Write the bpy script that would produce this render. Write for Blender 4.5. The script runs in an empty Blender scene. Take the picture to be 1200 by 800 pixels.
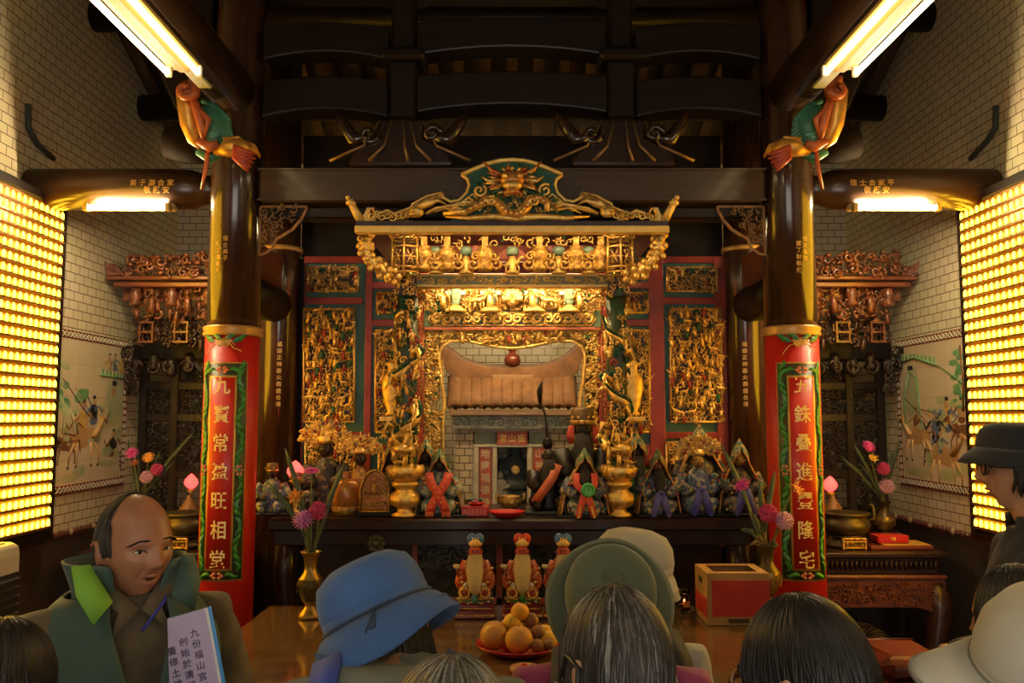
import bpy, math, random
import numpy as np
from mathutils import Vector, Matrix, Euler
PI = math.pi
SC = bpy.context.scene
COL = SC.collection
rnd = random.Random(7)

# ------------------------------------------------------------------ camera
CAMZ, PITCH, FPX = 1.90, math.radians(5.0), 1000.0
CT, ST = math.cos(PITCH), math.sin(PITCH)
def P(px, py, Y):
    """world point seen at that spot of the photograph, at depth Y"""
    u, v = (px - 600) / FPX, (400 - py) / FPX
    t = Y / (CT - v * ST)
    return Vector((u * t, Y, CAMZ + t * (ST + v * CT)))
def px2m(n, Y): return n * Y / FPX
cd = bpy.data.cameras.new('camera'); cam = bpy.data.objects.new('camera', cd); COL.objects.link(cam)
cam.location = (0, 0, CAMZ); cam.rotation_euler = (PI / 2 + PITCH, 0, 0)
cd.sensor_width = 36; cd.lens = 30; cd.clip_start = .05; cd.clip_end = 100
SC.camera = cam

# ------------------------------------------------------------------ materials
MATS = {}
def nodes(name):
    m = bpy.data.materials.new(name); m.use_nodes = True
    nt = m.node_tree; b = nt.nodes['Principled BSDF']
    return m, nt, b
def pm(name, col, col2=None, scale=8., rough=.5, metal=0., bump=0., bscale=None, coat=0., spec=.5, stretch=None, sheen=0., contrast=(.35, .65), sss=0., detail=4., trans=0., ior=1.45):
    if name in MATS: return MATS[name]
    m, nt, b = nodes(name)
    N, L = nt.nodes, nt.links
    b.inputs['Base Color'].default_value = (*col, 1)
    b.inputs['Roughness'].default_value = rough
    b.inputs['Metallic'].default_value = metal
    b.inputs['Coat Weight'].default_value = coat
    b.inputs['Coat Roughness'].default_value = .12
    b.inputs['Specular IOR Level'].default_value = spec
    b.inputs['Sheen Weight'].default_value = sheen
    b.inputs['IOR'].default_value = ior
    if trans: b.inputs['Transmission Weight'].default_value = trans
    if sss:
        b.inputs['Subsurface Weight'].default_value = sss
        b.inputs['Subsurface Radius'].default_value = (.012, .005, .003)
        b.inputs['Subsurface Scale'].default_value = 1.
    tc = N.new('ShaderNodeTexCoord'); mp = N.new('ShaderNodeMapping')
    L.new(tc.outputs['Object'], mp.inputs['Vector'])
    if stretch: mp.inputs['Scale'].default_value = stretch
    if col2:
        n = N.new('ShaderNodeTexNoise'); n.inputs['Scale'].default_value = scale; n.inputs['Detail'].default_value = detail
        r = N.new('ShaderNodeValToRGB')
        r.color_ramp.elements[0].position, r.color_ramp.elements[1].position = contrast
        r.color_ramp.elements[0].color = (*col, 1); r.color_ramp.elements[1].color = (*col2, 1)
        L.new(mp.outputs[0], n.inputs['Vector']); L.new(n.outputs['Fac'], r.inputs[0]); L.new(r.outputs[0], b.inputs['Base Color'])
    if bump:
        n2 = N.new('ShaderNodeTexNoise'); n2.inputs['Scale'].default_value = bscale or scale * 4; n2.inputs['Detail'].default_value = 4
        bp = N.new('ShaderNodeBump'); bp.inputs['Strength'].default_value = bump; bp.inputs['Distance'].default_value = .01
        L.new(mp.outputs[0], n2.inputs['Vector']); L.new(n2.outputs['Fac'], bp.inputs['Height']); L.new(bp.outputs[0], b.inputs['Normal'])
    MATS[name] = m
    return m
def em(name, col, strength, base=None):
    if name in MATS: return MATS[name]
    m, nt, b = nodes(name)
    b.inputs['Base Color'].default_value = (*(base or col), 1)
    b.inputs['Emission Color'].default_value = (*col, 1); b.inputs['Emission Strength'].default_value = strength
    b.inputs['Roughness'].default_value = .4
    MATS[name] = m
    return m
def brick_mat(name, axes, c1, c2, mortar, bw, bh, ms, rough=.25, bump=.25, offset=.5, noise=None):
    m, nt, b = nodes(name); N, L = nt.nodes, nt.links
    tc = N.new('ShaderNodeTexCoord'); sp = N.new('ShaderNodeSeparateXYZ'); cb = N.new('ShaderNodeCombineXYZ')
    L.new(tc.outputs['Object'], sp.inputs[0]); L.new(sp.outputs[axes[0]], cb.inputs[0]); L.new(sp.outputs[axes[1]], cb.inputs[1])
    br = N.new('ShaderNodeTexBrick'); L.new(cb.outputs[0], br.inputs['Vector'])
    br.inputs['Scale'].default_value = 1; br.inputs['Brick Width'].default_value = bw; br.inputs['Row Height'].default_value = bh
    br.inputs['Mortar Size'].default_value = ms; br.inputs['Mortar Smooth'].default_value = .1; br.offset = offset
    br.inputs['Color1'].default_value = (*c1, 1); br.inputs['Color2'].default_value = (*c2, 1); br.inputs['Mortar'].default_value = (*mortar, 1)
    L.new(br.outputs['Color'], b.inputs['Base Color'])
    if noise:
        n = N.new('ShaderNodeTexNoise'); n.inputs['Scale'].default_value = noise[0]; n.inputs['Detail'].default_value = 6
        L.new(tc.outputs['Object'], n.inputs['Vector'])
        mx = N.new('ShaderNodeMix'); mx.data_type = 'RGBA'; mx.blend_type = 'MULTIPLY'; mx.inputs['Factor'].default_value = noise[1]
        L.new(br.outputs['Color'], mx.inputs['A']); L.new(n.outputs['Color'], mx.inputs['B']); L.new(mx.outputs['Result'], b.inputs['Base Color'])
    b.inputs['Roughness'].default_value = rough
    bp = N.new('ShaderNodeBump'); bp.inputs['Strength'].default_value = bump; bp.inputs['Distance'].default_value = .004; bp.invert = True
    L.new(br.outputs['Fac'], bp.inputs['Height']); L.new(bp.outputs[0], b.inputs['Normal'])
    MATS[name] = m
    return m

GOLD = pm('gold_leaf', (.72, .42, .10), (.95, .63, .20), 30, .34, .75, .5, 90)
GOLD2 = pm('aged_gold', (.30, .15, .03), (.78, .46, .12), 45, .38, .6, .6, 120)
GOLDP = pm('gold_paint', (.80, .50, .12), (.90, .60, .18), 25, .4, .35)
DARKG = pm('carving_dark_lacquer', (.028, .016, .008), (.06, .03, .012), 40, .4, 0)  # dark lacquer for the ground and small accents of the carvings
REDL = pm('red_lacquer', (.30, .035, .018), (.20, .022, .012), 5, .35, 0, coat=.2)
REDD = pm('vermilion_lacquer', (.56, .02, .012), (.44, .014, .008), 3, .42, 0, coat=.12)
GREENL = pm('green_lacquer', (.045, .13, .095), (.03, .09, .065), 6, .4)
GREEND = pm('deep_green_paint', (.012, .075, .035), (.02, .11, .05), 20, .4)
GREENB = pm('leaf_green_paint', (.03, .20, .03), (.06, .30, .05), 30, .4)
TEAL = pm('teal_paint', (.10, .32, .28), (.05, .2, .17), 20, .4)
BROWN = pm('dark_brown_lacquer', (.030, .012, .007), (.05, .02, .01), 3, .2, 0, coat=.5, stretch=(6, 6, .6))
BLACKW = pm('black_timber', (.008, .0045, .003), (.014, .008, .005), 4, .42, 0, coat=.05, spec=.3, stretch=(1, 6, 6))
BEAMW = pm('brown_timber', (.06, .036, .022), (.04, .024, .014), 4, .38, 0, coat=.15, stretch=(1, 6, 6))
ALTARW = pm('altar_lacquer', (.018, .007, .004), (.03, .011, .007), 5, .3, 0, coat=.15, spec=.35, stretch=(1, 5, 5))
REDWOOD = pm('red_brown_wood', (.20, .055, .022), (.11, .028, .012), 6, .3, 0, coat=.3, stretch=(1, 5, 5), bump=.1)
CARVEW = pm('carved_red_wood', (.23, .075, .03), (.07, .022, .01), 25, .32, 0, coat=.3)
WHITE = pm('white_enamel', (.75, .73, .68), rough=.35)
BLACK = pm('black_plastic', (.012, .012, .013), rough=.4)

# ------------------------------------------------------------------ mesh builder
def frame(d):
    d = Vector(d).normalized()
    a = Vector((0, 0, 1)) if abs(d.z) < .9 else Vector((1, 0, 0))
    x = d.cross(a).normalized(); y = d.cross(x).normalized()
    return x, y
class MB:
    def __init__(s): s.V = []; s.F = []; s.M = []; s.S = []; s.n = 0
    def add(s, V, F, m=0, sm=True):
        b = s.n
        s.V.extend([tuple(v) for v in V]); s.n += len(V)
        for f in F: s.F.append(tuple(b + i for i in f))
        s.M.extend([m] * len(F)); s.S.extend([sm] * len(F))
        return s
    def box(s, c, d, m=0, rot=None, bev=0.):
        x, y, z = d[0] / 2, d[1] / 2, d[2] / 2
        if bev and min(x, y, z) > bev * 1.01:
            pts = []; F = []
            b = bev; idx = {}
            for sx in (-1, 1):
                for sy in (-1, 1):
                    for sz in (-1, 1):
                        for ax in range(3):
                            q = [sx * (x - b), sy * (y - b), sz * (z - b)]
                            q[ax] = (sx * x, sy * y, sz * z)[ax]
                            idx[(sx, sy, sz, ax)] = len(pts); pts.append(q)
            for ax in range(3):
                a1, a2 = [a for a in range(3) if a != ax]
                for sg in (-1, 1):
                    loop = []
                    for p, q in ((-1, -1), (1, -1), (1, 1), (-1, 1)):
                        k = [0, 0, 0]; k[ax] = sg; k[a1] = p; k[a2] = q
                        loop.append(idx[(*k, ax)])
                    F.append(loop)
            for ax in range(3):
                a1, a2 = [a for a in range(3) if a != ax]
                for p in (-1, 1):
                    for q in (-1, 1):
                        k0 = [0, 0, 0]; k0[ax] = -1; k0[a1] = p; k0[a2] = q
                        k1 = list(k0); k1[ax] = 1
                        F.append([idx[(*k0, a1)], idx[(*k1, a1)], idx[(*k1, a2)], idx[(*k0, a2)]])
            for sx in (-1, 1):
                for sy in (-1, 1):
                    for sz in (-1, 1): F.append([idx[(sx, sy, sz, a)] for a in range(3)])
        else:
            pts = [(i * x, j * y, k * z) for i in (-1, 1) for j in (-1, 1) for k in (-1, 1)]
            F = [(0, 1, 3, 2), (4, 6, 7, 5), (0, 4, 5, 1), (2, 3, 7, 6), (0, 2, 6, 4), (1, 5, 7, 3)]
        c = Vector(c)
        if rot is not None:
            R = rot if isinstance(rot, Matrix) else Euler(rot).to_matrix()
            pts = [R @ Vector(q) + c for q in pts]
        else: pts = [Vector(q) + c for q in pts]
        return s.add(pts, F, m, False)
    def ring_surface(s, rings, m=0, sm=True, cap=True, closed=False):
        n = len(rings[0]); V = [p for r in rings for p in r]; F = []
        R = len(rings)
        for i in range(R - (0 if closed else 1)):
            a, b = i * n, ((i + 1) % R) * n
            for j in range(n):
                k = (j + 1) % n
                F.append((a + j, a + k, b + k, b + j))
        if cap and not closed:
            F.append(tuple(range(n - 1, -1, -1))); F.append(tuple((R - 1) * n + j for j in range(n)))
        return s.add(V, F, m, sm)
    def tube(s, pts, r, n=6, m=0, cap=True, flat=1., up=None):
        pts = [Vector(p) for p in pts]
        rs = r if isinstance(r, (list, tuple)) else [r] * len(pts)
        rings = []; px = None
        for i, p in enumerate(pts):
            d = (pts[min(i + 1, len(pts) - 1)] - pts[max(i - 1, 0)])
            if d.length < 1e-9: d = Vector((0, 0, 1))
            d.normalize()
            if px is None:
                if up is not None: x = Vector(up) - d * d.dot(Vector(up)); x.normalize(); y = d.cross(x)
                else: x, y = frame(d)
            else:
                x = px - d * d.dot(px)
                if x.length < 1e-6: x, y = frame(d)
                x.normalize(); y = d.cross(x)
            px = x
            rings.append([p + (x * math.cos(t) * rs[i] + y * math.sin(t) * rs[i] * flat) for t in [2 * PI * j / n for j in range(n)]])
        return s.ring_surface(rings, m, True, cap)
    def cyl(s, p0, p1, r0, r1=None, n=16, m=0): return s.tube([p0, p1], [r0, r1 if r1 is not None else r0], n, m)
    def ell(s, c, r, m=0, u=8, v=6, rot=None):
        if isinstance(r, (int, float)): r = (r, r, r)
        V = []; F = []
        for i in range(1, v):
            a = PI * i / v
            for j in range(u):
                t = 2 * PI * j / u
                V.append(Vector((r[0] * math.sin(a) * math.cos(t), r[1] * math.sin(a) * math.sin(t), r[2] * math.cos(a))))
        V.append(Vector((0, 0, r[2]))); V.append(Vector((0, 0, -r[2])))
        for i in range(v - 2):
            for j in range(u):
                k = (j + 1) % u
                F.append((i * u + j, (i + 1) * u + j, (i + 1) * u + k, i * u + k))
        T, B = (v - 1) * u, (v - 1) * u + 1
        for j in range(u):
            k = (j + 1) % u
            F.append((T, j, k)); F.append((B, (v - 2) * u + k, (v - 2) * u + j))
        c = Vector(c)
        if rot is not None:
            R = rot if isinstance(rot, Matrix) else Euler(rot).to_matrix()
            V = [R @ q for q in V]
        return s.add([q + c for q in V], F, m, True)
    def lathe(s, prof, c=(0, 0, 0), n=24, m=0, sm=True, cap=True, sx=1., sy=1., fn=None):
        c = Vector(c); rings = []
        for r, z in prof:
            ring = []
            for j in range(n):
                t = 2 * PI * j / n
                q = r * (fn(t, z) if fn else 1.)
                ring.append(c + Vector((q * math.cos(t) * sx, q * math.sin(t) * sy, z)))
            rings.append(ring)
        return s.ring_surface(rings, m, sm, cap)
    def prism(s, poly, y0, y1, m=0, c=(0, 0, 0), sm=False):
        """outline in x,z pushed from y0 to y1"""
        c = Vector(c); n = len(poly)
        V = [c + Vector((x, y0, z)) for x, z in poly] + [c + Vector((x, y1, z)) for x, z in poly]
        F = [(i, (i + 1) % n, n + (i + 1) % n, n + i) for i in range(n)]
        F.append(tuple(range(n - 1, -1, -1))); F.append(tuple(range(n, 2 * n)))
        return s.add(V, F, m, sm)
    def strip(s, pts, wid, th, nrm, m=0):
        """a ribbon along pts, width across, thickness th along nrm"""
        pts = [Vector(p) for p in pts]; rings = []
        ws = wid if isinstance(wid, (list, tuple)) else [wid] * len(pts)
        for i, p in enumerate(pts):
            d = (pts[min(i + 1, len(pts) - 1)] - pts[max(i - 1, 0)]).normalized()
            nn = nrm(p) if callable(nrm) else Vector(nrm)
            x = d.cross(nn).normalized() * ws[i] / 2; y = nn.normalized() * th / 2
            rings.append([p - x - y, p + x - y, p + x + y, p - x + y])
        return s.ring_surface(rings, m, True, True)
    def build(s, name, mats, parent=None, bevel=0., subsurf=0, weld=False, local=False, solid=0.):
        me = bpy.data.meshes.new(name)
        V = s.V
        if parent is not None and not local:
            W = wm(parent).inverted()
            V = [tuple(W @ Vector(v)) for v in V]
        me.from_pydata(V, [], s.F)
        if not isinstance(mats, (list, tuple)): mats = [mats]
        for q in mats: me.materials.append(q)
        me.polygons.foreach_set('material_index', s.M); me.polygons.foreach_set('use_smooth', s.S)
        me.update()
        o = bpy.data.objects.new(name, me); COL.objects.link(o)
        if parent is not None: o.parent = parent
        if bevel:
            b = o.modifiers.new('bevel', 'BEVEL'); b.width = bevel; b.segments = 2; b.limit_method = 'ANGLE'; b.angle_limit = .7
        if subsurf:
            q = o.modifiers.new('sub', 'SUBSURF'); q.levels = q.render_levels = subsurf
        if solid:
            q = o.modifiers.new('solid', 'SOLIDIFY'); q.thickness = solid; q.offset = 0
        return o
def wm(o):
    M = o.matrix_basis.copy()
    while o.parent is not None:
        o = o.parent; M = o.matrix_basis @ M
    return M
def tag(o, label, cat, group=None, kind=None):
    if label: o['label'] = label
    if cat: o['category'] = cat
    if group: o['group'] = group
    if kind: o['kind'] = kind
    return o
def thing(name, label, cat, loc=(0, 0, 0), rz=0, group=None, kind=None):
    o = bpy.data.objects.new(name, None); COL.objects.link(o); o.empty_display_size = .1
    o.location = loc; o.rotation_euler = (0, 0, rz)
    return tag(o, label, cat, group, kind)
def struct(o): o['kind'] = 'structure'; return o
def copy_tree(o, parent=None):
    c = o.copy(); COL.objects.link(c)
    if parent is not None: c.parent = parent; c.matrix_parent_inverse = o.matrix_parent_inverse.copy()
    for ch in list(o.children):
        if ch.name in bpy.data.objects: copy_tree(ch, c)
    return c
def dup(o, loc, rz=None, label=None, group=None, scale=None):
    c = copy_tree(o); c.location = loc
    if rz is not None: c.rotation_euler = (0, 0, rz)
    if label: c['label'] = label
    if group: c['group'] = group
    if scale: c.scale = (scale,) * 3 if not isinstance(scale, tuple) else scale
    return c

# ------------------------------------------------------------------ lettering
_TX = {}
def glyph(ch, bold=0.):
    k = (ch, bold)
    if k not in _TX:
        cu = bpy.data.curves.new('glyph', 'FONT'); cu.body = ch; cu.size = 1; cu.align_x = 'CENTER'; cu.offset = bold
        cu.resolution_u = 3; cu.fill_mode = 'FRONT'
        o = bpy.data.objects.new('glyph', cu); COL.objects.link(o)
        dg = bpy.context.evaluated_depsgraph_get(); dg.update()
        me = bpy.data.meshes.new_from_object(o.evaluated_get(dg))
        V = [(v.co.x, v.co.y) for v in me.vertices]; F = [tuple(p.vertices) for p in me.polygons]
        bpy.data.objects.remove(o); bpy.data.curves.remove(cu); bpy.data.meshes.remove(me)
        xs = [v[0] for v in V] or [0]; ys = [v[1] for v in V] or [0]
        cx, cy = (min(xs) + max(xs)) / 2, (min(ys) + max(ys)) / 2
        _TX[k] = ([(x - cx, y - cy) for x, y in V], F, max(xs) - min(xs), max(ys) - min(ys))
    return _TX[k]
def write(mb, chars, place, size, m=0, bold=.01, sx=1.):
    """chars: list of (character, a, b); place(a, b) -> world point; letters get a little body"""
    for ch, a, b in chars:
        V, F, _, _ = glyph(ch, bold)
        mb.add([place(a + x * size * sx, b + y * size) for x, y in V], F, m, False)

# ------------------------------------------------------------------ carving
def spiral(mb, c, r, turns, th, m, ex, ez, ey, ph=0., hand=1, n=11, ns=5):
    c = Vector(c); pts = []; rs = []
    for i in range(n):
        t = i / (n - 1); a = ph + hand * turns * 2 * PI * t; q = r * (1 - t * .85)
        pts.append(c + ex * (q * math.cos(a)) + ez * (q * math.sin(a)) + ey * (th * 1.2 * t)); rs.append(th * (1 - .35 * t))
    mb.tube(pts, rs, ns, m)
def figure(mb, c, h, ex, ez, ey, R, mats=(0, 0, 0)):
    """a small carved person of height h standing at c; ey points out of the panel"""
    c = Vector(c); lean = R.uniform(-.25, .25)
    def q(x, z, y=0.): return c + ex * (x + lean * z) * h + ez * z * h + ey * y * h
    def e(p, r, m, k=6, l=5): mb.ell(p, (r * h,) * 3, m, k, l)
    mb.tube([q(-.02, .02, .05), q(0, .3, .12), q(0, .55, .16), q(0, .72, .12)], [.17 * h, .15 * h, .13 * h, .07 * h], 6, mats[0])
    e(q(0, .83, .16), .105, mats[1]); e(q(0, .95, .14), .07, mats[2])
    for sgn in (-1, 1):
        az = R.uniform(.3, .9)
        mb.tube([q(sgn * .1, .66, .14), q(sgn * .26, .5 + .15 * (az - .5), .2), q(sgn * .3, az, .24)], [.06 * h, .05 * h, .035 * h], 5, mats[0])
    if R.random() < .5:
        a = R.uniform(-.8, .8)
        mb.tube([q(.3 - .5 * math.sin(a), .4 - .5 * math.cos(a), .3), q(.3 + .5 * math.sin(a), .5 + .5 * math.cos(a), .3)], .02 * h, 4, mats[1])
def beast(mb, c, h, ex, ez, ey, R, m):
    c = Vector(c); sg = R.choice((-1, 1))
    def q(x, z, y=.1): return c + ex * x * h * sg + ez * z * h + ey * y * h
    mb.tube([q(-.45, .35), q(-.2, .5), q(.15, .48), q(.35, .62), q(.42, .85)], [.1 * h, .17 * h, .16 * h, .12 * h, .07 * h], 6, m)
    mb.ell(q(.52, .85), (.14 * h, .09 * h, .09 * h), m, 6, 5)
    for x in (-.35, -.15, .15, .3): mb.tube([q(x, .4), q(x + R.uniform(-.1, .1), .2), q(x + R.uniform(-.15, .15), 0)], [.07 * h, .045 * h, .035 * h], 5, m)
    mb.tube([q(-.45, .4), q(-.65, .55), q(-.7, .3)], [.05 * h, .04 * h, .01 * h], 5, m)
def relief(mb, c, w, h, seed, cell=.045, style='mix', mats=None, depth=.02, ex=(1, 0, 0), ez=(0, 0, 1), inside=None, gap=.0, figs=.5, fat=1.):
    """openwork relief over a w x h field whose lower middle is c; faces -ey of the field. mats: dict of slot indices"""
    R = random.Random(seed); ex = Vector(ex); ez = Vector(ez); ey = ez.cross(ex) * -1
    ey = ex.cross(ez)  # out of the field, towards the viewer for ex=+x, ez=+z -> -y
    c = Vector(c); g = mats or dict(gold=0, dark=0, red=0, green=0)
    nx, nz = max(1, round(w / cell)), max(1, round(h / cell))
    dx, dz = w / nx, h / nz
    for i in range(nx):
        for j in range(nz):
            x = -w / 2 + dx * (i + .5 + R.uniform(-.3, .3)); z = dz * (j + .5 + R.uniform(-.3, .3))
            if inside and not inside(x, z): continue
            if R.random() < gap: continue
            p = c + ex * x + ez * z + ey * (depth * R.uniform(.1, .5)); s = min(dx, dz)
            k = R.random()
            if style == 'scroll' or (style == 'mix' and k > figs):
                spiral(mb, p, s * R.uniform(.42, .6), R.uniform(.8, 1.5), s * R.uniform(.09, .14) * fat, g['gold'], ex, ez, ey, R.uniform(0, 6.28), R.choice((-1, 1)), 9, 4)
                a = R.uniform(0, 6.28)
                for t in range(2):
                    a += R.uniform(1.2, 2.4); d = ex * math.cos(a) + ez * math.sin(a)
                    mb.tube([p + d * s * .2, p + d * s * .5 + ey * depth * .4, p + d * s * .78], [s * .06 * fat, s * .17 * fat, s * .03], 5, g['gold'] if R.random() > .12 else g['green'], flat=.5)
            else:
                if R.random() < .75:
                    m0 = R.choice((g['gold'],) * 5 + (g['red'], g['green'])); hh = s * R.uniform(1.3, 1.9)
                    figure(mb, p - ez * hh * .5, hh, ex, ez, ey, R, (m0, g['gold'], R.choice((g['gold'], g['dark'], g['red']))))
                else: beast(mb, p - ez * s * .6, s * 1.35, ex, ez, ey, R, g['gold'])
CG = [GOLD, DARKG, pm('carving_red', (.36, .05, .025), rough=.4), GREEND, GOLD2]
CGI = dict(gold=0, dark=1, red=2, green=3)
CWI = dict(gold=0, dark=0, red=0, green=0)
# ================================================================== the setting
WX, BY, FY = 2.9, 7.3, -3.2
tile_side = brick_mat('glazed_tile_side', (1, 2), (.80, .71, .47), (.73, .64, .41), (.17, .12, .07), .118, .0605, .0030, noise=(3., .25))
tile_back = brick_mat('glazed_tile_back', (0, 2), (.78, .72, .56), (.71, .65, .50), (.14, .10, .065), .112, .0605, .0030, noise=(3., .25))
stone_low = brick_mat('wainscot_stone', (1, 2), (.11, .08, .06), (.08, .058, .045), (.03, .022, .018), .6, .6, .004, rough=.3, noise=(6, .6))
stone_back = brick_mat('wainscot_stone_back', (0, 2), (.11, .08, .06), (.08, .058, .045), (.03, .022, .018), .6, .6, .004, rough=.3, noise=(6, .6))
floor_m = brick_mat('floor_stone', (0, 1), (.16, .12, .09), (.12, .09, .07), (.04, .03, .025), .45, .45, .004, rough=.25, offset=0., noise=(5, .5))

def roofz(y): return 4.15 + (7.3 - y) * .44 if y > 2.4 else 6.306 - (2.4 - y) * .40
b = MB(); b.box((0, (BY + FY) / 2, -.05), (2 * WX + .6, BY - FY + .6, .1)); struct(b.build('floor', floor_m))
for nm, sx in (('wall_left', -1), ('wall_right', 1)):
    b = MB(); ys = [FY, BY + .12, BY + .12, 2.4, FY]
    poly = [(FY, 0), (BY + .12, 0), (BY + .12, roofz(BY + .12) + .05), (2.4, roofz(2.4) + .05), (FY, roofz(FY) + .05)]
    V = [(sx * WX, y, z) for y, z in poly] + [(sx * (WX + .2), y, z) for y, z in poly]; n = 5
    b.add(V, [(0, 1, 2, 3, 4), (9, 8, 7, 6, 5)] + [(i, (i + 1) % n, n + (i + 1) % n, n + i) for i in range(n)], 0, False)
    struct(b.build(nm, tile_side))
b = MB(); b.box((0, BY + .06, 2.1), (2 * WX, .12, 4.2)); struct(b.build('wall_back', tile_back))
b = MB(); dx, dz = 1.78, 3.05; rz = roofz(FY) + .02  # unseen front wall with doorway, added to keep daylight off the side walls
poly = [(-WX - .2, 0), (-dx, 0), (-dx, dz), (dx, dz), (dx, 0), (WX + .2, 0), (WX + .2, rz), (-WX - .2, rz)]
V = [(x, FY - .14, z) for x, z in poly] + [(x, FY - .02, z) for x, z in poly]
b.add(V, [(0, 1, 2, 7), (2, 3, 6, 7), (3, 4, 5, 6), (15, 10, 9, 8), (15, 14, 11, 10), (14, 13, 12, 11)] + [(i, (i + 1) % 8, 8 + (i + 1) % 8, 8 + i) for i in range(8)], 0, False); struct(b.build('added_wall_front', REDL))
# roof: boarding and rafters
plank = brick_mat('roof_boarding', (0, 1), (.055, .035, .022), (.035, .022, .014), (.008, .005, .004), .19, 9, .008, rough=.5, offset=0.)
b = MB()
for (y0, y1) in ((BY + .15, 2.4), (2.4, FY - .3)):
    b.add([(-WX - .2, y0, roofz(y0)), (WX + .2, y0, roofz(y0)), (WX + .2, y1, roofz(y1)), (-WX - .2, y1, roofz(y1)),
           (-WX - .2, y0, roofz(y0) + .1), (WX + .2, y0, roofz(y0) + .1), (WX + .2, y1, roofz(y1) + .1), (-WX - .2, y1, roofz(y1) + .1)],
          [(0, 1, 2, 3), (7, 6, 5, 4), (0, 4, 5, 1), (1, 5, 6, 2), (2, 6, 7, 3), (3, 7, 4, 0)], 0, False)
struct(b.build('ceiling', plank))
rafter_m = pm('rafter_wood', (.10, .06, .035), (.06, .035, .02), 5, .5, stretch=(5, 1, 1))
for i in range(29):
    x = -2.8 + i * .2
    b = MB(); y0, y1 = BY - .02, 2.45
    c = Vector((x, (y0 + y1) / 2, (roofz(y0) + roofz(y1)) / 2 - .045)); b.box(c, (.075, (y0 - y1) * 1.09, .07), 0, (-math.atan(.44), 0, 0))
    struct(b.build('rafter', rafter_m))
for y in (6.5, 5.7, 4.9, 3.9, 2.9):
    b = MB(); z = roofz(y) - .20; b.cyl((-WX + .005, y, z), (WX - .005, y, z), .10, n=20); struct(b.build('purlin_beam', BLACKW))
# wainscot and its moulding
for sx, nm in ((-1, 'left'), (1, 'right')):
    b = MB(); b.box((sx * (WX - .02), (BY + 1.) / 2, .57), (.04, BY - 1.0, 1.14)); struct(b.build('baseboard_' + nm, stone_low))
    b = MB(); R = random.Random(5); b.box((sx * (WX - .03), (BY + 1.) / 2, 1.155), (.055, BY - 1., .03), 0)
    for k in range(105):
        y = 1.05 + k * .059
        b.ell((sx * (WX - .055), y, 1.158), (.014, .03, .018 + .006 * (k % 2)), R.choice((0, 0, 1)), 6, 4)
    struct(b.build('trim_%d' % (1 if sx < 0 else 2), [pm('majolica_brown', (.16, .05, .03), (.09, .03, .02), 30, .2, coat=.4), pm('majolica_cream', (.42, .28, .16), rough=.2)]))
b = MB(); b.box((0, BY - .02, .57), (2 * WX - .08, .04, 1.14)); struct(b.build('baseboard_back', stone_back))

# ================================================================== pillars, beams
PX, PY, PR = 1.61, 4.9, .148
charm = pm('gilt_lettering', (.88, .68, .30), rough=.4, metal=.2)
charg = pm('dim_gilt_lettering', (.62, .40, .14), rough=.4, metal=.3)
def on_cyl(cx, cy, r):
    return lambda a, z: Vector((cx + r * math.sin(a / r), cy - r * math.cos(a / r), z))
def cyl_patch(mb, cx, cy, r, a0, a1, z0, z1, m, nz=2, na=18, th=.002):
    rings = []
    for i in range(nz):
        z = z0 + (z1 - z0) * i / (nz - 1)
        ring = [Vector((cx + r * math.sin(a0 + (a1 - a0) * j / na), cy - r * math.cos(a0 + (a1 - a0) * j / na), z)) for j in range(na + 1)]
        ring += [Vector((cx + (r - th - .004) * math.sin(a0 + (a1 - a0) * j / na), cy - (r - th - .004) * math.cos(a0 + (a1 - a0) * j / na), z)) for j in range(na, -1, -1)]
        rings.append(ring)
    mb.ring_surface(rings, m, True, True)
zc = P(266, 385, PY - PR).z
zp0, zp1 = P(258, 681, PY - PR).z, P(266, 424, PY - PR).z
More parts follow.
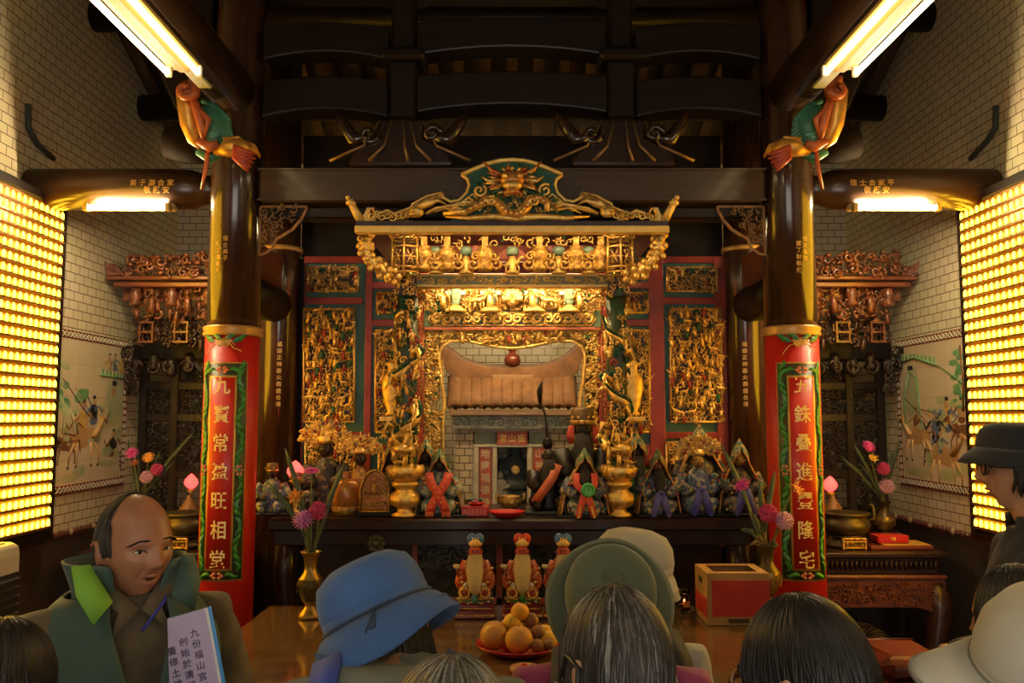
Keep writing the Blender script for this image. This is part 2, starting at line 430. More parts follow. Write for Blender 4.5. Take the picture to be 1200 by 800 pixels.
def pillar(sx, text, label):
    x = sx * PX
    t = thing('painted_pillar', label, 'pillar', (x, PY, 0), kind='thing', group='front pillars of the altar bay')
    b = MB(); b.lathe([(.20, .02), (.23, .10), (.235, .2), (.19, .3), (.17, .32)], (x, PY, 0), 32); b.box((x, PY, .01), (.5, .5, .02)); b.build('stone_base', pm('pillar_stone', (.10, .09, .08), rough=.5), t)
    b = MB(); b.lathe([(PR + .004, .32), (PR + .003, zc - .03)], (x, PY, 0), 48); b.build('red_shaft', REDD, t)
    b = MB(); b.lathe([(PR, zc - .031), (PR - .002, 3.4), (PR - .01, 4.2), (PR - .015, roofz(PY) - .3)], (x, PY, 0), 48); b.build('brown_shaft', BROWN, t)
    b = MB()
    b.lathe([(PR, zc - .035), (PR + .014, zc - .033), (PR + .018, zc - .02), (PR + .010, zc - .006), (PR + .018, zc + .006), (PR + .013, zc + .022), (PR, zc + .024)], (x, PY, 0), 48)
    b.build('gilt_collar', pm('collar_gilt', (.50, .29, .09), (.42, .22, .06), 6, .35, .25), t)
    # painted couplet board
    R1 = PR + .0065; D = math.radians
    b = MB(); cyl_patch(b, x, PY, R1, D(-52), D(52), zp0, zp1, 0); cyl_patch(b, x, PY, R1 + .001, D(-49.5), D(49.5), zp0 + .008, zp1 - .008, 1)
    cyl_patch(b, x, PY, R1 + .0035, D(-29), D(29), zp0 + .055, zp1 - .075, 0); cyl_patch(b, x, PY, R1 + .0045, D(-25), D(25), zp0 + .067, zp1 - .087, 2)
    b.build('couplet_board', [pm('couplet_gilt', (.62, .40, .10), rough=.4, metal=.3), pm('couplet_dark_green', (.035, .075, .045), (.10, .07, .03), 14, .4), REDD], t)
    f = on_cyl(x, PY, R1 + .0065)
    g = MB(); R = random.Random(3 + sx)
    for s2 in (-1, 1):
        zz = zp0 + .05; k = 0
        while zz < zp1 - .03:
            a0 = s2 * D(39.5) * R1
            pts = [f(a0 + .015 * math.sin(k * 1.3 + q), zz + .014 * q) for q in range(5)]
            g.strip(pts, [.008, .02, .026, .018, .006], .003, lambda p: Vector((p.x - x, p.y - PY, 0)), 0 if R.random() > .2 else 1)
            zz += .048; k += 1
        pz = (zp0 + zp1) / 2
        for q in range(6): g.ell(f(s2 * D(39) * R1 + .017 * math.cos(q * PI / 3), pz + .024 * math.sin(q * PI / 3)), .009, 2, 6, 5)
    for z_ in (zp0 + .03, zp1 - .045):
        for q in range(6): g.ell(f(.026 * math.cos(q * PI / 3), z_ + .013 * math.sin(q * PI / 3)), (.011, .006, .009), 2, 6, 5)
        for s2 in (-1, 1): g.strip([f(s2 * (.04 + .018 * q), z_ + .01 * math.sin(q * 1.5)) for q in range(5)], [.006, .02, .024, .018, .005], .003, lambda p: Vector((p.x - x, p.y - PY, 0)), 0)
    g.build('vine_border', [GREENB, pm('vine_teal', (.08, .28, .16), rough=.4), pm('vine_pink', (.62, .20, .13), rough=.5)], t)
    # cloud and pine at the top of the red part
    g = MB(); zt = zp1 + .012
    for s2 in (-1, 1):
        for q in range(5): g.strip([f(s2 * (.02 + .022 * q + .004 * w), zt + .135 + .018 * math.sin(q * 2.) - .009 * w * w * .3) for w in range(4)], [.016, .05, .04, .01], .003, lambda p: Vector((p.x - x, p.y - PY, 0)), q % 2)
    pts = [f(-.10 + .20 * q / 24, zt + .03 + .055 * math.sin(PI * q / 24) + .018 * abs(math.sin(PI * 2.5 * q / 24))) for q in range(25)]
    g.tube(pts, .003, 5, 2); g.tube([p + Vector((0, 0, .022)) for p in pts[4:21]], .0022, 5, 2)
    for q in range(7): g.strip([f((q - 3) * .008, zt + .075), f((q - 3) * .015, zt + .115)], [.004, .009], .003, lambda p: Vector((p.x - x, p.y - PY, 0)), 2)
    g.build('cloud_crest', [pm('crest_teal', (.06, .22, .20), rough=.4), GREENB, pm('crest_gilt', (.60, .40, .12), rough=.4)], t)
    b = MB(); nn = len(text); zs = [zp1 - .13 - (zp1 - zp0 - .25) * i / (nn - 1) for i in range(nn)]
    
    for ch, z in zip(text, zs):
        b = MB(); write(b, [(ch, 0, z)], f, .105, 0, .014, .88); b.build('gilt_character', charm, t)
    f2 = on_cyl(x, PY, PR + .0015); b = MB(); off = .07 * sx * .4
    zz = P(273, 285, PY).z
    cols = ('信士弟子', '陳丁貴敬獻') if sx < 0 else ('信女吳敬', '寶丁財敬獻')
    for ci, cc in enumerate(cols):
        write(b, [(ch, off + (.02 - .04 * ci) * 1., zz - .038 * i - .03 * ci) for i, ch in enumerate(cc)], f2, .032, 0, .01)
    b.build('donor_lettering', charg, t)
    return t
pillar(-1, '九寶常盈旺相堂', 'red and brown pillar with gold couplet, beside the man in green vest')
pillar(1, '五銖叠進豐隆宅', 'red and brown pillar with gold couplet, behind the cardboard box')
RX, RY, RR = 1.62, 5.9, .14
for sx in (-1, 1):
    t = thing('plain_pillar', 'dark brown rear pillar beside the carved screen, behind pillar ' + ('九寶常盈旺相堂' if sx < 0 else '五銖叠進豐隆宅'), 'pillar', (sx * RX, RY, 0), kind='thing', group='rear pillars of the altar bay')
    b = MB(); b.lathe([(.19, 0), (.22, .1), (.21, .22), (.16, .3)], (sx * RX, RY, 0), 28); b.build('stone_base', MATS['pillar_stone'], t)
    b = MB(); b.lathe([(RR, .3), (RR - .003, 3.0), (RR - .02, roofz(RY) - .35)], (sx * RX, RY, 0), 40); b.build('shaft', BROWN, t)
    zt = P(325, 293, RY).z
    b = MB(); b.lathe([(RR, zt - .02), (RR + .012, zt - .015), (RR + .012, zt + .01), (RR, zt + .014)], (sx * RX, RY, 0), 40); b.build('gilt_collar', MATS['collar_gilt'], t)
    b = MB(); f2 = on_cyl(sx * RX, RY, RR + .0015); zz = P(300, 405, RY).z
    write(b, [(ch, sx * -.045, zz - .045 * i) for i, ch in enumerate('福德正神香火鼎盛合境')], f2, .036, 0, .01); b.build('donor_lettering', charg, t)
    # carved red board and round nose between front and rear pillars
    b = MB(); z0, z1 = P(325, 338, RY - .2).z, P(325, 300, RY - .2).z
    b.box((sx * RX, 5.45, (z0 + z1) / 2), (.10, .78, z1 - z0)); struct(b.build('tie_beam', REDWOOD))
    b = MB(); b.tube([(sx * RX, 5.05, z0 - .13), (sx * RX, 5.3, z0 - .12), (sx * RX, 5.76, z0 - .10)], [.12, .125, .12], 20); struct(b.build('cross_beam', BLACKW))

# main beam between the front pillars, and the truss on it
bz0, bz1 = P(600, 236, PY - .1).z, P(600, 196, PY - .1).z
XB = PX - PR - .004
b = MB(); b.box((0, PY, (bz0 + bz1) / 2), (2 * XB, .2, bz1 - bz0), 0, None, .02)
b.box((0, PY - .101, bz0 + .012), (2 * XB, .01, .012)); b.box((0, PY - .101, bz1 - .012), (2 * XB, .01, .012))
struct(b.build('main_beam', BEAMW))
b = MB(); b.box((0, PY + .02, bz0 - .05), (2 * XB, .12, .07), 0, None, .01); struct(b.build('under_beam', BLACKW))
def moon_beam(x0, x1, zc_, h, sag, name='moon_beam'):
    b = MB(); top = []; bot = []; N = 16
    for i in range(N + 1):
        t = i / N; x = x0 + (x1 - x0) * t; k = 4 * t * (1 - t)
        top.append((x, zc_ + h / 2 + sag * k * .6)); bot.append((x, zc_ - h / 2 + sag * k))
    b.prism(top + bot[::-1], PY - .085, PY + .085); struct(b.build(name, BLACKW, bevel=.012))
za, zb2 = P(600, 122, PY).z, P(600, 58, PY).z
xm = P(727, 165, PY).x
for zz, hh in ((za, .22), (zb2, .20)):
    moon_beam(-XB + .004, -xm - .084, zz, hh, .05); moon_beam(-xm + .084, xm - .084, zz + .03, hh, .05); moon_beam(xm + .084, XB - .004, zz, hh, .05)
b = MB(); b.box((0, PY, P(600, 10, PY).z + .12), (2 * XB - .01, .16, .16), 0, None, .02); struct(b.build('upper_beam', BLACKW))
clawm = pm('bracket_lacquer', (.035, .018, .011), (.022, .011, .007), 8, .22, 0, coat=.6)
clawg = pm('bracket_gilt_line', (.20, .12, .05), rough=.3, metal=.5)
for sx in (-1, 1):
    cx = sx * xm; z0 = bz1 + .002
    t = thing('melon_post', 'dark roof post with flared claw foot on main beam, on the ' + ('blue hat side' if sx < 0 else 'cardboard box side'), 'roof post', (cx, PY, z0), group='melon posts on the main beam')
    b = MB(); w0, hh = .30, P(600, 148, PY).z - bz1
    outline = [(-w0, 0), (-w0 * .97, .05), (-w0 * .85, .10), (-w0 * .62, .14), (-w0 * .42, .17), (-.14, hh), (.14, hh), (w0 * .42, .17), (w0 * .62, .14), (w0 * .85, .10), (w0 * .97, .05), (w0, 0)]
    b.prism([(cx + x, z0 + z) for x, z in outline], PY - .13, PY + .13); b.build('claw_foot', clawm, t, bevel=.02)
    b = MB()
    for q in (-.5, -.22, .06 - .28 + .28, .34 - .12, .5):
        b.tube([(cx + q * .25, PY - .135, z0 + hh - .02), (cx + q * .42, PY - .145, z0 + .11), (cx + q * .80, PY - .15, z0 + .02)], [.006, .008, .012], 6)
    b.build('claw_ridge', clawg, t)
    for s2 in (-1, 1):
        b = MB(); ex, ez, ey = Vector((1, 0, 0)), Vector((0, 0, 1)), Vector((0, -1, 0))
        b.tube([(cx + s2 * .38, PY - .08, z0 + hh + .06), (cx + s2 * .34, PY - .1, z0 + hh - .02), (cx + s2 * .27, PY - .12, z0 + .15), (cx + s2 * .19, PY - .13, z0 + .16)], [.012, .034, .045, .03], 8)
        spiral(b, (cx + s2 * .18, PY - .13, z0 + .18), .055, 1.2, .022, 0, ex, ez, ey, 0, s2, 14, 6)
        b.build('scroll_wing', clawm, t)
    b = MB(); b.box((cx, PY, z0 + hh + .19), (.16, .18, .36), 0, None, .02); b.box((cx, PY, z0 + hh + .40), (.26, .24, .07), 0, None, .02); b.box((cx, PY, z0 + hh + .60), (.14, .16, .32), 0, None, .02); b.box((cx, PY, z0 + hh + .80), (.26, .24, .07), 0, None, .02)
    b.build('post_blocks', BLACKW, t)
    # corner bracket under the main beam
for sx in (-1, 1):
    x0 = sx * XB; z1 = bz0 - .018
    L, H = .27, .285
    t = thing('corner_bracket', 'carved openwork timber bracket under main beam against the pillar ' + ('九寶常盈旺相堂' if sx < 0 else '五銖叠進豐隆宅'), 'bracket', (x0, PY - .05, z1), group='openwork corner brackets')
    b = MB(); sg = -sx
    pts = [(L, 0), (L, -.02), (L * .9, -.07), (L * .72, -.13), (L * .5, -.17), (L * .36, -.19), (L * .3, -.24), (L * .14, -.275), (0, -H)]
    fr = [(x0 + sg * .004, z1)] + [(x0 + sg * x, z1 + z) for x, z in pts]
    loop = [Vector((x, PY - .05, z)) for x, z in fr]
    for i in range(len(loop)): b.tube([loop[i], loop[(i + 1) % len(loop)]], .009, 6)
    b.build('edge_frame', pm('bracket_edge', (.34, .18, .08), rough=.3, coat=.3), t)
    b = MB()
    def ins(x, z, sg=sg):
        u, w = (x + L / 2), (z - H); lim = L * (1 - (-w / H) ** 1.1) - .02
        return .015 < (u if sg > 0 else L - u) < lim
    relief(b, (x0 + sg * L / 2, PY - .05, z1 - H), L, H, 11 + sx, .05, 'scroll', CWI, .03, inside=ins); b.build('openwork', pm('bracket_wood', (.26, .14, .065), (.14, .075, .035), 20, .3, coat=.3), t)

# side tie beams from walls to front pillars, tube lights under
bmz = pm('tie_beam_lacquer', (.040, .018, .010), (.026, .012, .007), 3, .3, 0, coat=.3, stretch=(.6, 6, 6))
for sx in (-1, 1):
    yb = 5.05; zm = P(100, 217, yb - .1).z; r = .125
    b = MB(); xs = [PX + .153, PX + .22, PX + .31, PX + .45, WX - .004]
    b.tube([(sx * x, yb - (.10 if i == 0 else 0) * .5, zm) for i, x in enumerate(xs)], [.07, .085, .118, r, r], 28)
    struct(b.build('side_beam', bmz))
    b = MB(); cols = '弟子游合家' if sx < 0 else '信士合家平'
    f = lambda a, z: Vector((a, yb - math.sqrt(max(0, (r + .002) ** 2 - (z - zm) ** 2)), z))
    xx = P(180 if sx < 0 else 1020, 215, yb - .1).x
    write(b, [(c, xx + (i - 2) * .055, zm + .01) for i, c in enumerate(cols)] + [(c, xx + (i - .5) * .055, zm - .032) for i, c in enumerate('敬獻安')], f, .042, 0, .01)
    struct(b.build('beam_lettering', charg))
    b = MB(); zu = P(180, 170, PY).z
    b.tube([(sx * (PX + .152), PY, zu), (sx * (PX + .32), PY, zu), (sx * (PX + .42), PY, zu + .01)], [.11, .11, .09], 20); struct(b.build('stub_beam', pm('dull_timber', (.010, .006, .004), rough=.85, spec=.1)))
    b = MB(); pts = [(.152, .16), (.36, .2), (.50, .52), (.62, .78), (.80, .86), (.86, 1.05), (.152, 1.1)]
    b.prism([(sx * (PX + x), zu + z) for x, z in pts], PY - .06, PY + .06); struct(b.build('curved_brace_beam', BLACKW, bevel=.015))
    # longitudinal beams towards the door
    b = MB(); zl = P(215, 92, 4.2).z + .16; b.tube([(sx * PX, PY - .12, zl), (sx * PX, FY + .1, zl)], .13, 20); struct(b.build('long_beam', bmz))
    for y in (1.4, -1.8):
        b = MB(); b.lathe([(.2, .0), (.2, .3), (.14, .32), (.14, roofz(y) - .02)], (sx * PX, y, 0), 24)
        if y < 0: struct(b.build('front_column', BROWN))

# ================================================================== lamps
tube_m = em('fluorescent_tube', (1., .76, .38), 6.5)
tube_fill = em('added_fill_tube', (1., .82, .52), 27.)  # stronger tubes of the added pair, front fill only
tube_c = em('cool_fluorescent_tube', (1., .78, .44), 190.)
hous = pm('lamp_housing', (.40, .28, .10), rough=.4)
def twin_light(sx, y0, label):
    zl = P(215, 92, 4.2).z; x = sx * (PX + .005); Lh = 1.24
    t = thing('tube_light', label, 'ceiling light', (x, y0, zl), group='twin tube lights')
    b = MB(); b.box((x, y0 - Lh / 2, zl + .015), (.16, Lh, .03), 0, None, .006)
    b.prism([(x - .05, zl), (x - .02, zl - .022), (x + .02, zl - .022), (x + .05, zl)], y0 - Lh + .03, y0 - .03)
    b.build('housing', hous, t)
    for s2 in (-1, 1):
        b = MB(); xx = x + s2 * .075
        b.cyl((xx, y0 - Lh + .05, zl - .030), (xx, y0 - .05, zl - .030), .0135, n=14); b.build('tube', tube_m if y0 > 2 else tube_fill, t)
        for yy in (y0 - .035, y0 - Lh + .035):
            b = MB(); b.box((xx, yy, zl - .018), (.032, .026, .055), 0, None, .004); b.build('tube_holder', WHITE, t)
    b = MB(); b.box((x, y0 + .13, zl + .02), (.07, .26, .018), 0, None, .004); b.build('mounting_strip', pm('strip_grey', (.42, .44, .45), rough=.5), t)
twin_light(-1, 4.1, 'twin fluorescent tube light nearest the altar, above the green vest side')
twin_light(1, 4.1, 'twin fluorescent tube light nearest the altar, above the dark hat side')
twin_light(-1, .6, 'twin fluorescent tube light nearer the entrance, green vest side')  # this pair is out of view, added to light the crowd and altar front
twin_light(1, .6, 'twin fluorescent tube light nearer the entrance, dark hat side')
for sx in (-1, 1):
    x0, x1 = (P(100, 245, 4.95).x, P(196, 245, 4.95).x) if sx < 0 else (P(1003, 244, 4.95).x, P(1100, 244, 4.95).x)
    zl = P(150, 241, 4.95).z; y = 4.98
    t = thing('batten_light', 'short single tube light under the side beam by pillar ' + ('九寶常盈旺相堂' if sx < 0 else '五銖叠進豐隆宅'), 'light', ((x0 + x1) / 2, y, zl), group='batten lights under side beams')
    b = MB(); b.box(((x0 + x1) / 2, y + .03, zl + .005), (x1 - x0 + .06, .05, .04), 0, None, .005); b.build('housing', hous, t)
    b = MB(); b.cyl((x0 + .02, y - .022, zl - .012), (x1 - .02, y - .022, zl - .012), .0125, n=14); b.build('tube', tube_c, t)
    for xx in (x0 + .0, x1 - .0):
        b = MB(); b.box((xx, y - .016, zl - .008), (.03, .045, .045), 0, None, .005); b.build('tube_holder', hous, t)
    # cable pipe on the tile wall
    xp = sx * (WX - .018); pts = [P(14 if sx < 0 else 1197, 122 if sx < 0 else 124, WX / .587), P(16 if sx < 0 else 1190, 150, WX / .585), P(28 if sx < 0 else 1168, 168 if sx < 0 else 165, WX / .574), P(48 if sx < 0 else 1160, 186, WX / .553)]
    pts = [Vector((xp, p.y, p.z)) for p in pts]
    b = MB(); b.tube(pts, .017, 10); tag(b.build('conduit_pipe', pm('conduit_grey_green', (.045, .05, .045), rough=.6)), 'bent dark conduit pipe on tiled wall above the lamp panel ' + ('behind the cooler' if sx < 0 else 'behind the dark hat'), 'pipe', 'wall conduits')

# ================================================================== walls of small lamps
lampm = em('prayer_lamp_glow', (1., .54, .02), 9.)
shelfm = pm('lamp_shelf_gilt', (.22, .10, .025), (.16, .07, .018), 10, .4, .2)
LZ0, LZ1 = 1.235, 3.16
def lamp_wall(sx, label):
    y0, y1 = 3.80, 5.19; x = sx * (WX - .10)
    t = thing('lamp_panel', label, 'lamp panel', (x, (y0 + y1) / 2, LZ0), group='prayer lamp panels')
    b = MB(); b.box((x, (y0 + y1) / 2, (LZ0 + LZ1) / 2), (.045, y1 - y0, LZ1 - LZ0 + .02), 0); b.build('back_board', shelfm, t)
    b = MB(); b.box((sx * (WX - .06), (y0 + y1) / 2, (LZ0 + LZ1) / 2), (.10, y1 - y0 - .2, LZ1 - LZ0 - .2), 0); b.build('wall_box', BLACKW, t)
    b = MB()
    for yy in (y0 - .03, y1 + .03): b.box((x, yy, (LZ0 + LZ1) / 2), (.05, .05, LZ1 - LZ0 + .14), 0, None, .005)
    for zz in (LZ0 - .045, LZ1 + .045): b.box((x, (y0 + y1) / 2, zz), (.05, y1 - y0, .06), 0, None, .005)
    b.build('frame', BLACKW, t)
    nr, nc = 28, 24; dz = (LZ1 - LZ0) / nr; dy = (y1 - y0) / nc
    b = MB()
    for r in range(nr): b.box((x - sx * .026, (y0 + y1) / 2, LZ0 + r * dz + .008), (.03, y1 - y0, .012), 0)
    b.build('shelf', shelfm, t)
    def lampgeo(mb, c):
        mb.ring_surface([[c + Vector((r_ * .42 * math.cos(q * PI / 4), r_ * math.sin(q * PI / 4), z_)) for q in range(8)] for z_, r_ in ((0, .0150), (.018, .0155), (.029, .0136), (.036, .0088), (.040, .0025))], 0)
    proto = None; rest = MB(); k = 0; D = []
    for c in range(nc - 1, -1, -1):
        for r in range(nr):
            p = Vector((x - sx * .036, y0 + (c + .5) * dy, LZ0 + r * dz + .0165))
            px = 600 + 1000 * p.x / p.y
            D.append((0 if 0 < px < 1200 else 1, p.y, p))
    D.sort(key=lambda q: (q[0], q[1]))
    for i, (_, _, p) in enumerate(D):
        if i < 100:
            if proto is None:
                m = MB(); lampgeo(m, Vector((0, 0, 0))); proto = m.build('lamp', lampm, t, local=True)
                o = proto
            else: o = proto.copy(); COL.objects.link(o); o.parent = t
            o.location = p - Vector(t.location)
        else: lampgeo(rest, p)
    q = rest.build('lamp_rows', lampm, t); q['kind'] = 'stuff'
lamp_wall(-1, 'glowing yellow prayer lamp panel behind the cream air cooler')
lamp_wall(1, 'glowing yellow prayer lamp panel on the wall behind the man in the dark bucket hat')
# ------------------------------------------------------------------ tile murals
def mural(sx, label):
    x = sx * (WX - .006)
    yA, yB = 2.9 / .5395, 2.9 / .453
    z1, z0 = 2.46, 1.40
    t = thing('tile_mural', label, 'mural', (x, (yA + yB) / 2, z0), group='painted tile murals')
    def q(a, z, d=0.): return Vector((x - sx * (.004 + d), yA + (yB - yA) * a, z0 + (z1 - z0) * z))   # a from the lamps towards the back wall
    cream = brick_mat('mural_cream_' + str(sx), (1, 2), (.70, .60, .40), (.66, .56, .37), (.40, .32, .2), .21, .21, .0012, rough=.22, bump=.05, offset=0.)
    b = MB(); b.box(q(.5, .5), (.010, yB - yA, z1 - z0)); b.build('picture_field', cream, t)
    g = MB(); bw, bh = .055 / (yB - yA), .055 / (z1 - z0)
    R = random.Random(9)
    for (a0, a1, c0, c1) in ((0, 1, 0, bh), (0, 1, 1 - bh, 1), (0, bw, bh, 1 - bh), (1 - bw, 1, bh, 1 - bh)):
        g.box(q((a0 + a1) / 2, (c0 + c1) / 2, .004), (.006, (a1 - a0) * (yB - yA), (c1 - c0) * (z1 - z0)), 0)
        hor = (a1 - a0) > .5; L = (yB - yA) if hor else (z1 - z0) * (c1 - c0); n = round(L / .05)
        for i in range(n):
            s = (i + .5) / n; c = q(a0 + (a1 - a0) * s, (c0 + c1) / 2, .008) if hor else q((a0 + a1) / 2, c0 + (c1 - c0) * s, .008)
            pts = [c + Vector((0, .017 * math.cos(w * PI / 5), .017 * math.sin(w * PI / 5))) for w in range(11)]
            g.tube(pts, .0045, 4, 1, cap=False)
            g.ell(c, (.003, .007, .007), 2, 6, 4)
    g.build('border_tiles', [pm('border_brown', (.26, .07, .05), (.14, .06, .03), 9, .25), pm('border_cream', (.66, .57, .42), rough=.25), pm('border_green', (.05, .18, .10), rough=.25)], t)
    # painted scene: raised enamel blobs; slots 0 green 1 pale green 2 ochre horse 3 brown 4 blue 5 red 6 yellow 7 black
    m = [pm('enamel_green', (.10, .32, .13), (.22, .42, .18), 12, .3), pm('enamel_pale_green', (.36, .46, .24), (.52, .53, .32), 9, .3), pm('enamel_ochre', (.50, .29, .10), (.58, .38, .17), 14, .3),
         pm('enamel_brown', (.20, .09, .04), rough=.3), pm('enamel_blue', (.12, .19, .30), rough=.3), pm('enamel_red', (.48, .10, .05), rough=.3), pm('enamel_yellow', (.66, .44, .12), rough=.3), pm('enamel_black', (.03, .03, .035), rough=.3), pm('enamel_grass', (.42, .50, .20), (.56, .54, .30), 9, .3)]
    s = MB(); R = random.Random(21 + sx)
    def blob(a, z, ra, rz, mm, rot=0.):
        s.ell(q(a, z, .004), (.0025, ra * (yB - yA), rz * (z1 - z0)), mm, 14, 8, Matrix.Rotation(rot, 3, 'X'))
    def line(pts, r, mm):
        s.tube([q(a, z, .0065) for a, z in pts], r, 5, mm, flat=.5)
    def mi(a): return a if sx < 0 else 1 - a     # in the photo's left to right order
    A = lambda a: a if sx < 0 else 1 - a
    def horse(a, z, k, face, mm=2):
        f = face
        blob(A(a), z, .12 * k, .050 * k, mm, .15 * f); blob(A(a - .08 * f * k), z + .005, .055 * k, .05 * k, mm); blob(A(a + .08 * f * k), z + .01, .05 * k, .052 * k, mm)
        line([(A(a + .08 * f * k), z + .01), (A(a + .15 * f * k), z + .06 * k), (A(a + .17 * f * k), z + .10 * k)], [.018 * k * 1.3, .016 * k, .013 * k], mm)
        line([(A(a + .16 * f * k), z + .105 * k), (A(a + .23 * f * k), z + .075 * k)], [.015 * k, .009 * k], mm)
        for dx, bx in ((.1, .07), (.07, .015), (-.10, -.06), (-.06, -.01)):
            line([(A(a + dx * f * k), z - .02 * k), (A(a + (dx + bx) * .9 * f * k), z - .075 * k), (A(a + (dx + bx * .7) * f * k), z - .125 * k)], [.013 * k, .006 * k, .004 * k], mm)
            blob(A(a + (dx + bx * .7) * f * k), z - .13 * k, .012 * k, .008 * k, 7)
        line([(A(a - .11 * f * k), z + .02 * k), (A(a - .19 * f * k), z + .03 * k), (A(a - .22 * f * k), z - .06 * k)], [.006, .009, .003], 3)
    def man(a, z, k, m1, m2):
        blob(A(a), z, .05 * k, .05 * k, m1); blob(A(a + .012 * k), z + .012 * k, .03 * k, .025 * k, m2); blob(A(a), z + .055 * k, .025 * k, .022 * k, 2); blob(A(a), z + .078 * k, .022 * k, .013 * k, 7)
        line([(A(a - .04 * k), z + .03 * k), (A(a - .09 * k), z - .01 * k), (A(a - .12 * k), z + .03 * k)], [.009 * k, .007 * k, .005 * k], m2)
        line([(A(a + .04 * k), z + .03 * k), (A(a + .10 * k), z + .0 * k)], [.009 * k, .005 * k], m2)
        blob(A(a), z - .05 * k, .05 * k, .025 * k, m2)
    for k in range(16): blob(A(R.uniform(.08, .92)), R.uniform(.08, .62), R.uniform(.05, .13), R.uniform(.015, .05), R.choice((1, 8, 8, 1)))
    if sx < 0:
        for k in range(9): blob(A(.1 + .05 * math.sin(k * 2.)), .80 - .035 * k + R.uniform(-.02, .02), R.uniform(.04, .09), R.uniform(.02, .045), 0 if k > 3 else 1)
        for k in range(6): blob(A(.3 + .02 * k), .58 + .02 * (k % 3), .05, .03, 0)
        for k in range(7): line([(A(.08 + .03 * k), .60 - .02 * k), (A(.14 + .03 * k), .48 - .02 * k), (A(.12 + .03 * k), .36)], .006, 1)
        blob(A(.82), .57, .16, .17, 1); blob(A(.80), .62, .085, .075, 2); blob(A(.8), .60, .07, .06, 8)
        for k in range(7): s.box(q(A(.62 + .055 * k), .765 - .004 * k, .006), (.004, .03, .03 if k % 2 else .045), 0)
        line([(A(.58), .745), (A(.98), .73)], .012, 0)
        for a, mm in ((.72, 2), (.80, 4), (.90, 6)): man(a, .83 if a < .85 else .82, .75, mm, mm)
        s.box(q(A(.80), .695, .006), (.003, .06, .035), 7)
        horse(.40, .33, 1.35, 1); horse(.16, .30, .9, -1, 3); man(.38, .45, 1.5, 6, 2); man(.52, .50, 1.2, 7, 4); man(.28, .40, 1.0, 2, 3); man(.82, .28, 1.2, 7, 3)
        for k in range(5): line([(A(.10 + .16 * k), .70 - .05 * k), (A(.45 + .06 * k), .47 - .01 * k)], .004, (3, 2, 7, 6, 3)[k])
        blob(A(.2), .09, .16, .03, 8); blob(A(.75), .16, .14, .025, 8)
        for k in range(4): s.box(q(A(.93), .22 - .03 * k, .006), (.003, .02, .02), 7)
    else:
        line([(A(.06), .84), (A(.30), .865), (A(.6), .80)], .014, 0)
        for k in range(10): s.box(q(A(.07 + .055 * k), .875 - .008 * max(0, k - 4), .006), (.004, .028, .035), 0)
        blob(A(.24), .62, .12, .20, 1); blob(A(.23), .62, .085, .16, 8); blob(A(.24), .56, .06, .09, 1)
        line([(A(.12), .40), (A(.11), .62), (A(.2), .77), (A(.31), .72), (A(.35), .42)], .008, 0)
        s.box(q(A(.22), .80, .006), (.003, .07, .03), 7)
        for k in range(12): blob(A(.86 + .05 * math.sin(k * 2.3)), .86 - .03 * k, .06, .022, 0)
        line([(A(.90), .90), (A(.92), .70), (A(.91), .50)], .010, 3); line([(A(.6), .80), (A(.93), .67)], .006, 0)
        horse(.30, .34, 1.25, -1); horse(.66, .22, 1.35, 1); horse(.88, .38, .9, -1, 3)
        man(.28, .44, 1.1, 3, 2); man(.55, .40, 1.4, 4, 7); man(.70, .47, 1.4, 6, 4); man(.60, .30, 1.1, 1, 4); man(.88, .5, 1.0, 2, 3)
        for k in range(6): line([(A(.12 + .12 * k), .60 - .04 * k), (A(.50 + .07 * k), .40 + .04 * (k % 3))], .004, (3, 2, 7, 6, 3, 4)[k])
        blob(A(.3), .10, .22, .04, 8); blob(A(.8), .13, .14, .03, 8); blob(A(.12), .42, .10, .04, 8)
        for k in range(4): s.box(q(A(.94), .24 - .035 * k, .006), (.003, .02, .02), 7)
    s.build('painted_scene', m, t)
mural(-1, 'painted tile mural of horsemen below a small green battlement')
mural(1, 'painted tile mural of riders before an arched city gate')
# ================================================================== carved screen behind the altar
EX, EZ, EYF = Vector((1, 0, 0)), Vector((0, 0, 1)), Vector((0, -1, 0))
SY = 5.9
def rect(b, x0, y0, x1, y1, Y, th, m=0, bev=0.):
    """box whose front face fills that part of the photo at depth Y"""
    a, c = P(x0, y1, Y), P(x1, y0, Y)
    b.box(((a.x + c.x) / 2, Y + th / 2, (a.z + c.z) / 2), (abs(c.x - a.x), th, abs(c.z - a.z)), m, None, bev)
    return (a.x + c.x) / 2, a.z, abs(c.x - a.x), abs(c.z - a.z)
t = thing('carved_screen', 'red and green lacquered screen with gold relief panels standing behind the statues', 'screen', (0, SY, 0))
stiles = [(351, 357), (424, 437)]; bot = 640
zt, zb = P(600, 300, SY).z, P(600, bot, SY).z
def mir(x): return 1201 - x
for f in (lambda x: x, mir):
    R2 = lambda b, xa, y0, xc, y1, Y, th: rect(b, min(f(xa), f(xc)), y0, max(f(xa), f(xc)), y1, Y, th)
    b = MB()
    for a, c in stiles: R2(b, a, 300, c, bot, SY - .015, .06)
    for xa, xc, ys in ((357, 424, (300, 348, 506, 590)), (437, 486, (330, 374, 521, 590))):
        for y in ys: R2(b, xa - 1, y, xc + 1, y + 8, SY - .012, .05)
    b.build('red_frame', REDL, t, bevel=.004)
    b = MB(); R2(b, 352, 302, 488, 600, SY + .01, .03); b.build('green_ground', GREENL, t)
